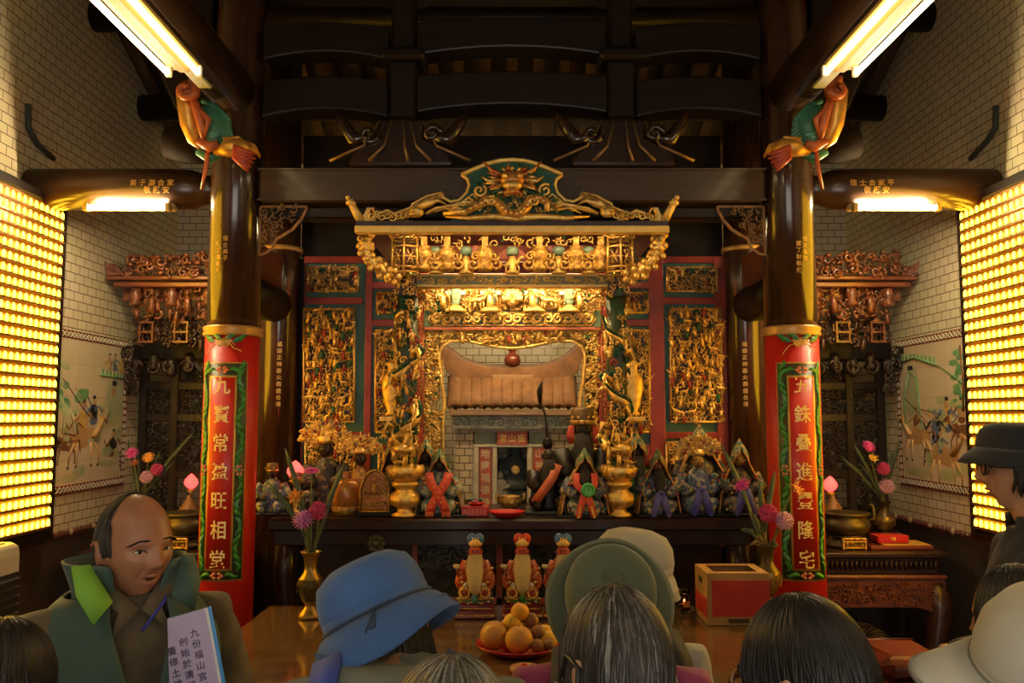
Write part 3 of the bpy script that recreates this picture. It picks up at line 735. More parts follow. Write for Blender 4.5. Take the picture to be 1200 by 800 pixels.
def relief_panel(x0, y0, x1, y1, seed, cell, figs, Y=SY, par=None, nm='relief_panel'):
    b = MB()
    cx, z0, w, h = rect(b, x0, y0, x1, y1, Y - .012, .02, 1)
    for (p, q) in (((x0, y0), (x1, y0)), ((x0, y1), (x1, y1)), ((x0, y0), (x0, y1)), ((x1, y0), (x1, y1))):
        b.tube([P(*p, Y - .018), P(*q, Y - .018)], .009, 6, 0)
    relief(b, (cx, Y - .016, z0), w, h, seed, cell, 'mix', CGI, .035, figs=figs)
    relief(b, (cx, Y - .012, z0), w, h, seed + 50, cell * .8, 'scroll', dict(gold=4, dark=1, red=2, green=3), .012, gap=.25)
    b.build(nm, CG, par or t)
for k, f in enumerate((lambda x: x, mir)):
    g = lambda x0, y0, x1, y1, s, c, fg: relief_panel(min(f(x0), f(x1)), y0, max(f(x0), f(x1)), y1, s + k * 7, c, fg)
    g(361, 313, 419, 341, 1, .042, .5); g(356, 362, 415, 494, 2, .050, .75); g(358, 518, 420, 580, 3, .045, .5)
    g(442, 343, 481, 366, 4, .038, .7); g(440, 387, 480, 506, 5, .045, .25); g(444, 530, 478, 580, 6, .04, .5); g(442, 303, 481, 326, 8, .04, .5)
    # the tall vase in the narrow panel
    b = MB(); c = P(f(459), 487, SY - .05)
    b.lathe([(.045, 0), (.05, .015), (.03, .03), (.055, .09), (.075, .19), (.07, .25), (.035, .29), (.03, .33), (.05, .36), (.045, .362)], c, 16, 0, sy=.5); b.box(c - Vector((0, 0, .02)), (.16, .06, .03), 0)
    b.build('vase_relief', GOLD, t)
for sx in (-1, 1):
    b = MB(); b.box((sx * 1.452, SY + .12, zt / 2), (.15, .06, zt)); struct(b.build('side_wall_board', BLACKW))
# dark partition over and beside the screen
b = MB(); a, c = P(342, 300, SY + .05), P(860, 196, SY + .05)
b.box((0, SY + .09, (zt + 3.9) / 2), (2 * (RX - RR) + .02, .06, 3.9 - zt - .002)); struct(b.build('partition_wall', BLACKW))

# ================================================================== gilt gate and canopy over the altar
GY = 5.62
AZ = P(600, 608, 5.0).z
gate = thing('gilded_canopy', 'tall gilded carved canopy with dragon crest over the stone shrine', 'altar canopy', (0, GY, AZ))
FR = [GOLD, DARKG, MATS['carving_red'], GREEND, GOLD2]
# red posts with lettering
for x0, x1 in ((486, 498), (703, 715)):
    b = MB(); rect(b, x0, 348, x1, 591, GY - .03, .07, 0); b.build('red_post', pm('post_vermilion', (.42, .07, .03), (.34, .05, .025), 4, .35), gate, bevel=.004)
    b = MB(); cx = P((x0 + x1) / 2, 400, GY - .034).x; z0, z1 = P(0, 500, GY).z, P(0, 372, GY).z
    for s in (-1, 1): b.tube([(cx + s * .022, GY - .032, z0), (cx + s * .022, GY - .032, z1)], .004, 5)
    for i in range(22): spiral(b, (cx, GY - .034, z0 + .02 + i * (z1 - z0 - .03) / 22), .016, 1., .004, 0, EX, EZ, EYF, i * 2.2, 1 - 2 * (i % 2), 8, 4)
    b.build('post_fretwork', pm('post_gilt', (.50, .20, .06), (.62, .32, .10), 40, .4, .4), gate)
# frieze with curved opening and side strips
def opening(x, y):
    """inside the curved opening, photo pixels"""
    d = abs(x - 600.5)
    return d < (86 - 4 * math.sin(min(1, max(0, (y - 400) / 70)) * PI) if y < 480 else 80) - (14 * max(0, (412 - y) / 14) ** 2 if y < 412 else 0) and y > 398 + 9 * math.cos(min(1, d / 75) * PI / 2) ** 2
b = MB(); R = random.Random(4)
cx, z0, w, h = rect(b, 498, 383, 703, 389, GY, .03, 0)
# back board as thin columns clipped to the opening
for i in range(68):
    x = 498 + i * 3.02; ys = [y for y in range(384, 590, 2) if not opening(x + 1.5, y)]
    if not ys: continue
    run = []; st = ys[0]; pv = st
    for y in ys[1:] + [9999]:
        if y - pv > 3: run.append((st, pv + 2)); st = y
        pv = y
    for y0, y1 in run:
        if y1 - y0 > 3: rect(b, x, y0, x + 3.2, y1, GY + .004, .02, 4)
b.build('arch_board', FR, gate)
b = MB(); A, C = P(498, 608, GY), P(703, 384, GY); w, h = C.x - A.x, C.z - A.z
def tosc(x, z):
    px = 498 + (x + w / 2) / w * 205; py = 608 - z / h * 224; return px, py
for sd_, cl_ in ((31, .046), (33, .055)): relief(b, (0, GY - .006, A.z), w, h, sd_, cl_, 'scroll', CGI, .03, fat=1.7, inside=lambda x, z: (lambda q: q[1] < 588 and not (opening(q[0], q[1] + 3) or opening(q[0] - 5, q[1]) or opening(q[0] + 5, q[1])))(tosc(x, z)), figs=.2)
relief(b, (0, GY - .012, P(0, 399, GY).z), w * .62, .085, 77, .05, 'mix', CGI, .04, figs=.8, fat=1.5)
edge = [(519, 589), (520, 560), (519, 500), (521, 470), (516, 440), (514, 418), (518, 406), (528, 400), (545, 399), (565, 403), (585, 407), (600.5, 408)]
edge = [P(x, y, GY - .012) for x, y in edge]; edge += [Vector((-p.x, p.y, p.z)) for p in edge[-2::-1]]
b.tube(edge, .011, 6, 0); b.build('carved_arch', FR, gate)
# green beam with gold scroll panel
b = MB(); rect(b, 497, 363, 704, 383, GY - .05, .07, 0); rect(b, 497, 383, 704, 386.5, GY - .06, .07, 1); b.build('green_beam', [pm('beam_sage', (.16, .23, .13), (.12, .18, .10), 8, .35), pm('beam_coral', (.50, .14, .06), rough=.4)], gate, bevel=.003)
b = MB(); a, c = P(503, 381, GY - .056), P(698, 366, GY - .056); zz = (a.z + c.z) / 2; hh = (c.z - a.z) / 2
for s in (-1, 1): b.tube([(a.x + .03, GY - .058, zz + s * hh), (c.x - .03, GY - .058, zz + s * hh)], .006, 6)
for s in (-1, 1): b.tube([(s * c.x - s * .03, GY - .058, zz + hh), (s * c.x, GY - .058, zz), (s * c.x - s * .03, GY - .058, zz - hh)], .007, 6)
for i in range(16): spiral(b, (a.x + .05 + i * (c.x - a.x - .1) / 15, GY - .058, zz), hh * .95, 1.5, .014, 0, EX, EZ, EYF, 3.14 * (i % 2), 1 - 2 * (i % 2), 14, 5)
for i in range(32): spiral(b, (a.x + .04 + i * (c.x - a.x - .08) / 31, GY - .058, zz + (hh * .55 if i % 2 else -hh * .55)), hh * .45, 1.2, .011, 0, EX, EZ, EYF, i, 1, 8, 4)
b.build('scroll_panel', GOLD, gate)
# zone of figures between green vases
F2 = GY - .10
b = MB(); rect(b, 497, 333, 704, 364, F2 + .05, .03, 4); 
relief(b, (0, F2 + .03, P(0, 363, F2).z), px2m(200, F2), px2m(28, F2), 12, .05, 'mix', dict(gold=0, dark=4, red=0, green=3), .05, figs=.6); relief(b, (0, F2 + .03, P(0, 363, F2).z), px2m(200, F2), px2m(28, F2), 13, .04, 'scroll', dict(gold=0, dark=4, red=0, green=0), .03)
for i, px in enumerate((543, 568.5, 632.5, 658)):
    pass
for px in (520, 575, 626, 681):
    figure(b, P(px, 362, F2 - .05), .15, EX, EZ, EYF, rnd, (0, 0, 0))
for px in (560, 642): beast(b, P(px, 362, F2 - .05), .12, EX, EZ, EYF, rnd, 0)
c = P(600.5, 350, F2 - .03)
for k in range(7): b.tube([c, c + EX * .07 * math.cos(k * PI / 6) + EZ * .07 * math.sin(k * PI / 6) - Vector((0, .03, 0))], [.03, .02], 6, 0)
b.ell(c, (.05, .03, .05), 0); b.build('figure_frieze', FR, gate)
for px in (534, 575, 626, 667):
    c = P(px, 357, F2 - .03); b = MB()
    b.lathe([(.022, -.0), (.030, .02), (.034, .06), (.030, .085), (.038, .10), (.036, .104)], c, 12, 0); b.box(c + Vector((0, -.03, .06)), (.035, .02, .05), 1); b.box(c + Vector((0, 0, .078)), (.13, .02, .025), 0)
    b.lathe([(.075, -.045), (.07, -.035), (.03, -.012), (.02, 0)], c, 12, 2); b.build('green_vase', [pm('sage_glaze', (.22, .33, .24), (.16, .26, .19), 10, .3), pm('vase_orange', (.52, .22, .06), rough=.4), GOLDP], gate)
# long beam on the column heads
BY2 = 5.14
b = MB(); cx, z0, w, h = rect(b, 480, 322, 721, 335, BY2, .10, 1)
for y in (322, 334.5): rect(b, 478, y - 1.2, 723, y + 1.2, BY2 - .012, .1, 0)
relief(b, (0, BY2 - .002, z0 + .008), w, h - .016, 40, .04, 'scroll', dict(gold=0, dark=1, red=2, green=0), .02, fat=1.5)
b.build('carved_beam', [GOLDP, pm('beam_dusky_green', (.30, .31, .15), (.26, .20, .10), 12, .4), MATS['carving_red']], gate)
# side arms from the column heads back to the screen
for s in (-1, 1):
    b = MB(); x = s * P(715, 330, BY2).x; zm = P(0, 329, BY2).z
    b.box((x, (BY2 + SY) / 2 + .03, zm), (.08, SY - BY2 - .12, .08)); b.build('side_arm', GOLD2, gate)
    b = MB(); relief(b, (s * P(697, 360, BY2 + .1).x, BY2 + .1, P(0, 362, BY2 + .1).z), .15, .18, 60 + s, .05, 'scroll', CGI, .05); b.build('winged_spandrel', FR, gate)
# eave, soffit and bracket zone
EY = 4.66
ez0, ez1 = P(600, 272.5, EY).z, P(600, 264, EY).z
b = MB(); a = P(416, 268, EY); c = P(785, 268, EY); xw = (c.x - a.x)
b.box((0, EY + .03, (ez0 + ez1) / 2), (xw, .06, ez1 - ez0), 0, None, .004); b.build('gilt_eave', GOLDP, gate)
b = MB(); b.box((0, EY + .045, ez1 + .014), (xw - .01, .07, .027), 0); b.box((0, (EY + SY) / 2, ez1 + .016), (xw - .04, SY - EY - .10, .03), 0)
b.build('canopy_roof', pm('plum_lacquer', (.05, .026, .03), (.035, .02, .024), 6, .35, coat=.3), gate)
ZB = P(600, 322, BY2).z
b = MB()
b.box((0, 5.22, (ZB + ez1) / 2 + .01), (px2m(225, 5.2), .03, ez1 - ZB - .02), 0)
for px in (520, 560, 600.5, 641, 681):
    c = P(px, 300, 5.05); b.prism([(c.x - .10, c.z - .03), (c.x + .10, c.z - .03), (c.x + .10, c.z - .01), (c.x + .02, c.z + .06), (c.x - .02, c.z + .06), (c.x - .10, c.z - .01)], 5.02, 5.10, 0)
b.build('red_bracket_board', pm('bracket_vermilion', (.48, .09, .035), (.38, .06, .03), 4, .4), gate, bevel=.003)
b = MB(); z_ = P(0, 290, 4.98).z; w = px2m(262, 4.98)
relief(b, (0, 4.98, z_), w, .075, 44, .052, 'scroll', CGI, .03, gap=.1); b.build('fretwork_valance', [GOLDP, DARKG, MATS['carving_red'], GREEND], gate)
R = random.Random(8)
for px in (497, 524, 568.5, 632.5, 675, 704):
    c = P(px, 318, 4.96); b = MB()
    b.box(c + Vector((0, 0, .17)), (.035, .035, .07), 0)
    b.lathe([(.035, 0), (.05, .02), (.03, .045), (.048, .07), (.056, .10), (.05, .125), (.03, .14), (.04, .15)], c, 10, 0, fn=lambda t, z: 1 + .08 * math.cos(8 * t))
    for s in (-1, 1):
        spiral(b, c + Vector((s * .07, -.01, .04)), .042, 1.3, .013, 0, EX, EZ, EYF, 1.5, s, 12, 5); spiral(b, c + Vector((s * .055, -.02, .085)), .03, 1.3, .010, 0, EX, EZ, EYF, .5, -s, 10, 5)
    b.build('lotus_bracket', GOLD2, gate)
for px in (511, 546, 600.5, 655, 690):
    c = P(px, 320, 4.98); b = MB()
    beast(b, c + Vector((.0, 0, 0)), .11, EX, EZ, EYF, R, 0); b.lathe([(.05, 0), (.02, .02), (.035, .06), (.018, .10), (.0, .105)], c, 8, 0)
    b.lathe([(.02, .105), (.035, .11), (.038, .14), (.03, .155)], c + Vector((0, 0, .0)), 10, 1); b.build('guardian_figure', [GOLDP, MATS['sage_glaze']], gate)
# hexagon lanterns and drop posts at the corners
for s in (-1, 1):
    c = P(475 if s < 0 else 726, 320, 4.95); b = MB(); r = .083; hgt = .20
    cor = [Vector((r * math.cos(a), r * math.sin(a), 0)) for a in [PI / 6 + k * PI / 3 for k in range(6)]]
    for k in range(6):
        p, q = c + cor[k], c + cor[(k + 1) % 6]
        b.tube([p, p + EZ * hgt], .008, 5)
        for z in (.0, .03, .15, hgt): b.tube([p + EZ * z, q + EZ * z], .0065, 5)
        m_ = (p + q) / 2 + EZ * .09
        for a in range(6): b.tube([m_, m_ + (q - p).normalized() * .04 * math.cos(a * PI / 3) + EZ * .045 * math.sin(a * PI / 3)], .004, 4)
        b.ell(m_, .012, 0, 6, 5)
    for k in range(12): spiral(b, c + Vector((r * 1.0 * math.cos(k * PI / 6), r * math.sin(k * PI / 6), hgt + .025)), .026, 1.2, .008, 0, EX, EZ, EYF, k, 1 - 2 * (k % 2), 8, 4)
    figure(b, c + Vector((0, -.05, hgt + .01)), .14, EX, EZ, EYF, R, (0, 0, 0)); b.cyl(c + EZ * .02, c + EZ * .17, .035, n=8, m=1)
    b.build('lantern', [GOLD, pm('lantern_core', (.20, .06, .03), rough=.5)], gate)
    b = MB(); cx, z0, w, h = rect(b, 464 if s < 0 else 714, 323, 487 if s < 0 else 737, 346, 5.05, .10, 1); relief(b, (cx, 5.046, z0), w, h, 90 + s, .04, 'mix', CGI, .03); b.build('column_head', FR, gate)
    b = MB(); p0 = P(428.5 if s < 0 else 771.5, 276, 4.82)
    pts = [p0, p0 - EZ * .05, p0 + Vector((-s * .01, 0, -.10)), p0 + Vector((-s * .045, .02, -.155)), p0 + Vector((-s * .10, .05, -.20)), p0 + Vector((-s * .15, .08, -.225))]
    b.tube(pts, [.016, .03, .028, .03, .026, .02], 8)
    for i, p in enumerate(pts):
        for k in range(5): b.ell(p + Vector((.035 * math.cos(k * 1.26 + i), -.012, .035 * math.sin(k * 1.26 + i))), (.022, .02, .022), 0, 6, 5)
    b.lathe([(.03, 0), (.042, .01), (.03, .03), (.042, .045), (.03, .06)], p0 - EZ * .09, 10); b.tube([p0, Vector((p0.x, p0.y, ez1))], .012, 6)
    b.build('drop_bracket', GOLD, gate)
    b = MB(); p = P(411 if s < 0 else 790, 259, 4.70); p2 = P(400 if s < 0 else 801, 230, 4.66); p = P(423 if s < 0 else 778, 259, 4.70); d = (P(408 if s < 0 else 793, 232, 4.66) - p)
    b.tube([p, p + d * .75], [.026, .02], 10); b.ell(p + d * .78, (.03, .03, .018), 0, 10, 6); b.tube([p + d * .75, p + d * .92], [.016, .024], 8); b.ell(p + d * 1.02, .014, 0, 8, 6)
    b.prism([(p.x - s * .0, p.z), (p.x - s * .085, p.z), (p.x - s * .075, p.z + .075), (p.x - s * .035, p.z + .075)], 4.69, 4.73, 0)
    b.build('corner_horn', GOLDP, gate)
# crest
CY = 4.70
half = [(541, 205), (548, 210), (550, 217), (547, 226), (538, 235), (528, 236.5), (520, 232), (518, 226.5), (500, 231), (484, 240), (482, 244), (472, 248), (462, 251), (455, 247), (447, 250), (441, 252), (438, 246), (434, 246), (433, 252)]
arch = [(541, 205), (556, 198), (572, 191.5), (586, 188), (600.5, 187)]
b = MB(); pts = [P(x, y, CY) for x, y in arch]; L = pts + [Vector((-p.x, p.y, p.z)) for p in pts[-2::-1]]
inner = [P(x, y, CY) for x, y in half[:6]]; zb_ = P(600, 259, CY).z
LH = [Vector((-p.x, p.y, p.z)) for p in inner]
outline = [(p.x, p.z) for p in L] + [(p.x, p.z) for p in LH[1:]] + [(LH[-1].x, zb_), (inner[-1].x, zb_)] + [(p.x, p.z) for p in inner[::-1][:-1]]
b.prism(outline, CY, CY + .03); b.build('crest_panel', pm('crest_green', (.02, .10, .05), (.01, .06, .035), 14, .4), gate)
b = MB(); b.tube(L, .013, 8)
for s in (1, -1): b.tube([Vector((s * P(x, y, CY).x, CY - .005, P(x, y, CY).z)) for x, y in half[:8]], .010, 8)
b.build('crest_rim', GOLDP, gate)
for s in (1, -1):
    b = MB(); X = lambda x, y, d=0.: Vector((s * P(x, y, CY).x, CY - .02 - d, P(x, y, CY).z))
    fr = half[7:]
    up = [(s * P(x, y, CY).x, P(x, y, CY).z) for x, y in fr]; dn = [(s * P(x, min(257, y + 7 + 4 * math.sin(x * .8)), CY).x, P(x, min(257, y + 7 + 4 * math.sin(x * .8)), CY).z) for x, y in fr]
    b.prism(up + dn[::-1], CY - .01, CY + .02, 1)
    b.tube([X(x, y) for x, y in fr], .008, 6)
    for k in range(9): b.tube([X(486 + k * 2, 250 - k * .8, .02), X(498 + k * 2, 240 - k * .4, .03), X(513 + k * 1.5, 230 + k * 1.6, .02)], [.014, .012, .004], 5)
    b.ell(X(489, 250, .02), (.045, .025, .035), 0); b.ell(X(485, 253, .04), (.02, .02, .014), 0)
    for k in range(10): b.tube([X(500 + k * 4, 252 - k, .015), X(512 + k * 4, 246 - k * .8, .03), X(522 + k * 3.5, 244 - k * .6 + (k % 3) * 3, .02), X(527 + k * 3.5, 249 - k * .6, .02)], [.010, .008, .006, .003], 5)
    for k in range(8): spiral(b, X(437 + k * 6, 255 - (k % 2) * 2), .026, 1.2, .008, 0, EX, EZ, EYF, k, s, 9, 4)
    b.build('phoenix_wing', [GOLD, GOLD2], gate)
b = MB(); X = lambda x, y, d=0.: Vector((P(x, y, CY).x, CY - .02 - d, P(x, y, CY).z))
# dragon of the crest: coiled body, mask, claws
body = [(520, 253), (545, 250), (560, 243), (572, 236), (584, 240), (592, 250), (606, 253), (616, 246), (622, 236), (632, 234), (641, 241), (640, 250)]
b.tube([X(x, y, .03) for x, y in body], [.012, .02, .026, .03, .03, .03, .03, .03, .03, .028, .022, .012], 8, 0)
for i in range(24):
    x, y = body[1 + i * 10 // 24]; b.tube([X(x + i % 4 * 3, y - 1, .05), X(x + i % 4 * 3 + 2, y - 6, .05)], [.010, .002], 4, 2)
b.tube([X(690 - k * 28, 255 + (k % 2) * 2, .01) for k in range(7)], [.006, .016, .02, .022, .02, .016, .006], 7, 0)
b.ell(X(600.5, 214, .03), (.075, .05, .05), 1, 10, 8); b.ell(X(600.5, 222, .07), (.06, .03, .03), 0); b.ell(X(600.5, 229, .05), (.05, .03, .02), 1)
for s in (-1, 1):
    b.ell(X(600.5 + s * 9, 211, .07), .017, 0); b.tube([X(600.5 + s * 12, 209, .04), X(600.5 + s * 24, 203, .04), X(600.5 + s * 34, 192, .03)], [.016, .012, .003], 6, 1)
    b.tube([X(600.5 + s * 14, 214, .04), X(600.5 + s * 28, 216, .05), X(600.5 + s * 36, 210, .04)], [.014, .01, .003], 6, 0)
    b.tube([X(600.5 + s * 12, 221, .05), X(600.5 + s * 26, 226, .05)], [.014, .004], 6, 0)
    spiral(b, X(600.5 + s * 38, 226, .03), .04, 1.4, .010, 0, EX, EZ, EYF, 1, s, 14, 6); spiral(b, X(600.5 + s * 24, 239, .05), .03, 1.3, .010, 0, EX, EZ, EYF, 1, -s, 12, 6)
    for k in range(5): b.tube([X(600.5 + s * (40 + k * 3), 236 + k * 3, .02), X(600.5 + s * (46 + k * 5), 230 + k * 4, .03), X(600.5 + s * (56 + k * 6), 236 + k * 4, .02)], [.010, .008, .002], 5, 0)
for k in range(12): b.tube([X(560 + k * 7, 205 + 10 * abs(k - 5.5) / 5.5, .005), X(562 + k * 7, 213 + 10 * abs(k - 5.5) / 5.5, .01)], [.008, .002], 4, 2)
for k in range(30):
    a = k * 2 * PI / 30; d = X(600.5 + 17 * math.cos(a), 216 + 13 * math.sin(a), .03); e = X(600.5 + (27 + 4 * (k % 3)) * math.cos(a + .15), 216 + (19 + 3 * (k % 2)) * math.sin(a + .15), .02)
    b.tube([d, (d + e) / 2 - Vector((0, .02, 0)), e], [.012, .010, .002], 5, (0, 1, 0, 2)[k % 4])
for k in range(60):
    px = 545 + k * 1.88; py = 252 - 26 * abs(math.sin(k * 1.7)) * (1 - abs(px - 600.5) / 90)
    spiral(b, X(px, py, .005), .020, 1.1, .007, (0, 0, 2)[k % 3], EX, EZ, EYF, k, 1 - 2 * (k % 2), 8, 4)
for k in range(40):
    u = 1 + 9 * k / 40; i_ = int(u); f_ = u - i_; x, y = [body[i_][q] * (1 - f_) + body[i_ + 1][q] * f_ for q in (0, 1)]
    b.ell(X(x, y + 1, .058), (.013, .006, .012), k % 2, 6, 4)
b.build('crest_dragon', [GOLD, pm('dragon_red', (.40, .08, .02), (.55, .26, .06), 30, .35, .3), GREEND], gate)
# the warm tube hidden behind the eave and the one behind the arch
warm = em('warm_altar_tube', (1., .72, .34), 46.)
b = MB(); b.cyl((-.62, 4.745, ez0 + .036), (.62, 4.745, ez0 + .036), .010, n=12); b.build('eave_lamp', em('eave_lamp_glow', (1., .72, .34), 16.), gate)
b = MB(); zl = P(0, 329, BY2).z; b.cyl((-.52, 5.285, zl + .01), (.52, 5.285, zl + .01), .013, n=12); b.build('beam_lamp', warm, gate)
b = MB(); b.cyl((-.45, 5.84, P(0, 345, 5.84).z), (.45, 5.84, P(0, 345, 5.84).z), .013, n=12); b.build('arch_lamp', em('arch_tube_glow', (1., .72, .34), 60.), gate)

# ================================================================== dragon columns
def dragon_column(px, label):
    c = P(px, 608, 5.12); c.z = AZ + .002; x0, y0, z0 = c
    t = thing('dragon_column', label, 'dragon column', c, group='dragon columns of the canopy')
    hz = P(0, 347, 5.12).z - z0
    b = MB(); b.lathe([(.075, 0), (.085, .012), (.05, .03), (.048, .05), (.085, .07), (.092, .10), (.085, .13), (.06, .15), (.062, .165), (.082, .18), (.085, .20), (.06, .21)], c, 32, fn=lambda t_, z: 1 + (.05 * abs(math.cos(6 * t_)) if .06 < z < .14 else 0)); b.build('lotus_base', GOLD, t)
    b = MB(); b.lathe([(.062, .205), (.066, .3), (.06, .6), (.058, .9), (.06, hz)], c, 20, fn=lambda t_, z: 1 + .10 * math.sin(5 * t_ + z * 31) * math.sin(z * 47)); b.build('shaft', pm('column_green', (.015, .07, .035), (.05, .045, .02), 20, .4), t)
    b = MB(); R = random.Random(int(px)); pts = []; rs = []; N = 110; sg = 1 if px < 600 else -1
    for i in range(N):
        u = i / (N - 1); a = sg * (u * 2 * PI * 2.3 + 2.6); r = .066 + .015 * math.sin(u * 40)
        pts.append(c + Vector((r * math.cos(a), r * math.sin(a), .40 + u * (hz - .50)))); rs.append(.024 * (1 - .6 * u) + .007)
    b.tube(pts, rs, 8, 0)
    for i in range(2, N - 2, 1):
        o = (pts[i] - c); o.z = 0; o.normalize(); b.tube([pts[i] + o * rs[i] * .7 + EZ * rs[i] * .5, pts[i] + o * (rs[i] + .014) + EZ * (rs[i] + .012)], [.009, .002], 4, 2)
    hd = c + Vector((-sg * .02, -.09, .40)); b.ell(hd, (.05, .045, .035), 0, 10, 8); b.ell(hd + Vector((sg * .045, -.02, -.005)), (.035, .03, .02), 0); b.tube([hd + EZ * .02, hd + Vector((-sg * .05, .0, .06)), hd + Vector((-sg * .05, -.01, .12))], [.012, .009, .003], 6, 0)
    b.tube([hd + Vector((sg * .04, -.03, 0)), hd + Vector((sg * .075, -.05, .05)), hd + Vector((sg * .06, -.05, .13)), hd + Vector((sg * .085, -.04, .19))], [.006, .005, .005, .002], 5, 0)
    for zz, aa in ((.62, -1.2), (.80, -2.2), (.95, -1.0), (.52, -2.4)):
        p = c + Vector((.08 * math.cos(aa), .08 * math.sin(aa), zz))
        b.tube([p, p + Vector((.06 * math.cos(aa), -.03, .03)), p + Vector((.08 * math.cos(aa), -.05, -.03))], [.02, .015, .01], 6, 0)
        for k in range(4): b.tube([p + Vector((.08 * math.cos(aa), -.05, -.03)), p + Vector((.08 * math.cos(aa) + .03 * (k - 1.5) * .7, -.065, -.065))], [.007, .002], 4, 0)
    for k in range(52):
        a = -PI / 2 + R.uniform(-1.6, 1.6); e = Vector((math.cos(a), math.sin(a), 0)); spiral(b, c + e * .068 + EZ * R.uniform(.45, hz - .03), .026, 1.2, .008, (0, 1, 2, 3)[k % 4], Vector((-e.y, e.x, 0)), EZ, e, k, sg, 9, 4)
    for k in range(22):
        a = -PI / 2 + R.uniform(-1.3, 1.3); e = Vector((math.cos(a), math.sin(a), 0)); figure(b, c + e * .06 + EZ * R.uniform(.45, hz - .12), .085, Vector((-e.y, e.x, 0)), EZ, e, R, (0, 0, 3))
    b.build('dragon', [GOLD, GOLD2, GREEND, MATS['carving_red']], t)
    b = MB()
    b.lathe([(.06, .205), (.10, .235), (.115, .28), (.10, .30), (.085, .29), (.07, .25)], c, 24, 0, fn=lambda t_, z: 1 + .06 * math.sin(7 * t_ + z * 60))
    for k, (dx, dz) in enumerate(((-.05, .26), (.045, .27), (0, .33), (-.06, .37), (.055, .39), (0, .45))): figure(b, c + Vector((dx, -.065, dz - .04)), .12, EX, EZ, EYF, R, (0, 0, 0))
    for k in range(5): beast(b, c + Vector((R.uniform(-.05, .05), -.07, .24 + .05 * k)), .07, EX, EZ, EYF, R, 0)
    b.build('immortals', [GOLD], t)
dragon_column(475, 'green and gold dragon column on lotus base beside the hooded statue with crossed red sash')
dragon_column(725, 'green and gold dragon column on lotus base beside the statue wearing a green medallion')

# ================================================================== stone shrine seen through the arch
HY = 6.12
stone = pm('shrine_stone', (.56, .50, .42), (.38, .36, .31), 14, .7, bump=.3)
stoneb = pm('shrine_blue_stone', (.30, .36, .35), (.50, .47, .40), 18, .7, bump=.4, bscale=40)
granite = pm('shrine_green_granite', (.14, .18, .15), (.24, .26, .22), 90, .6)
tiler = pm('shrine_roof_clay', (.28, .135, .058), (.18, .085, .038), 10, .65, bump=.3)
brickp = pm('shrine_brick_end', (.42, .35, .26), rough=.7)
sh = thing('stone_shrine', 'small old stone shrine with upswept clay roof behind the gilded arch', 'shrine', (0, HY, AZ))
b = MB()
A = P(533, 606, HY); zl0 = P(0, 503, HY).z
sbrick = brick_mat('shrine_brickwork', (0, 2), (.62, .52, .37), (.55, .45, .31), (.14, .10, .07), .075, .052, .004, rough=.7)
for s in (-1, 1):
    x0, x1 = abs(A.x), abs(P(554, 600, HY).x)
    b.box((s * (x0 + x1) / 2, HY + .25, (AZ + zl0) / 2 + .001), (x0 - x1, .5, zl0 - AZ - .002))
b.box((0, HY + .48, (AZ + zl0) / 2), (2 * x0, .04, zl0 - AZ - .004)); b.build('wall', sbrick, sh)
b = MB()
for x0, x1 in ((554, 561), (576.5, 582.5), (618, 624), (640, 647)): rect(b, x0, 521, x1, 604, HY - .02, .12, 0)
rect(b, 554, 503, 647, 506, HY - .02, .1, 0); rect(b, 554, 520.5, 647, 524, HY - .025, .1, 0); rect(b, 545, 600, 656, 604, HY - .09, .2, 0)
b.build('door_frame', stone, sh, bevel=.006)
for x0, x1 in ((556, 581), (620, 645)):
    b = MB(); rect(b, x0, 506, x1, 520.5, HY - .008, .06); b.build('granite_panel', granite, sh)
redst = pm('shrine_faded_red', (.42, .075, .06), (.34, .12, .09), 20, .6); cream = pm('faded_cream_paint', (.62, .52, .34), rough=.6)
b = MB(); rect(b, 582.5, 505, 618, 521, HY - .03, .06); b.build('name_plaque', redst, sh)
b = MB(); f = lambda a, z: Vector((a, HY - .033, z)); zc_ = P(0, 513, HY).z
write(b, [(c, (i - 1) * .062, zc_) for i, c in enumerate('宮山福')], f, .058, 0, .012); b.build('plaque_lettering', pm('plaque_gold', (.78, .55, .18), rough=.4), sh)
for xs, tx in (((561.5, 576), '地靈福德神'), ((624.5, 639.5), '山神聖人心')):
    b = MB(); rect(b, xs[0], 523, xs[1], 600, HY - .012, .06); b.build('couplet_slab', redst, sh)
    b = MB(); cx = P(sum(xs) / 2, 500, HY).x; z1 = P(0, 531, HY).z
    
    for i, c in enumerate(tx):
        b = MB(); write(b, [(c, cx, z1 - .085 * i)], lambda a, z: Vector((a, HY - .0145, z)), .066, 0, .012); b.build('painted_character', cream, sh)
b = MB(); rect(b, 529, 487, 672, 503, HY - .10, .4, 0, .01)
for k in range(14):
    c = P(536 + k * 10, 495, HY - .105); spiral(b, c, .035, 1.2, .007, 1, EX, EZ, EYF, k * 1.7, 1 - 2 * (k % 2), 10, 4)
b.build('lintel', [stoneb, pm('lintel_scroll', (.18, .24, .25), (.3, .3, .27), 20, .7)], sh)
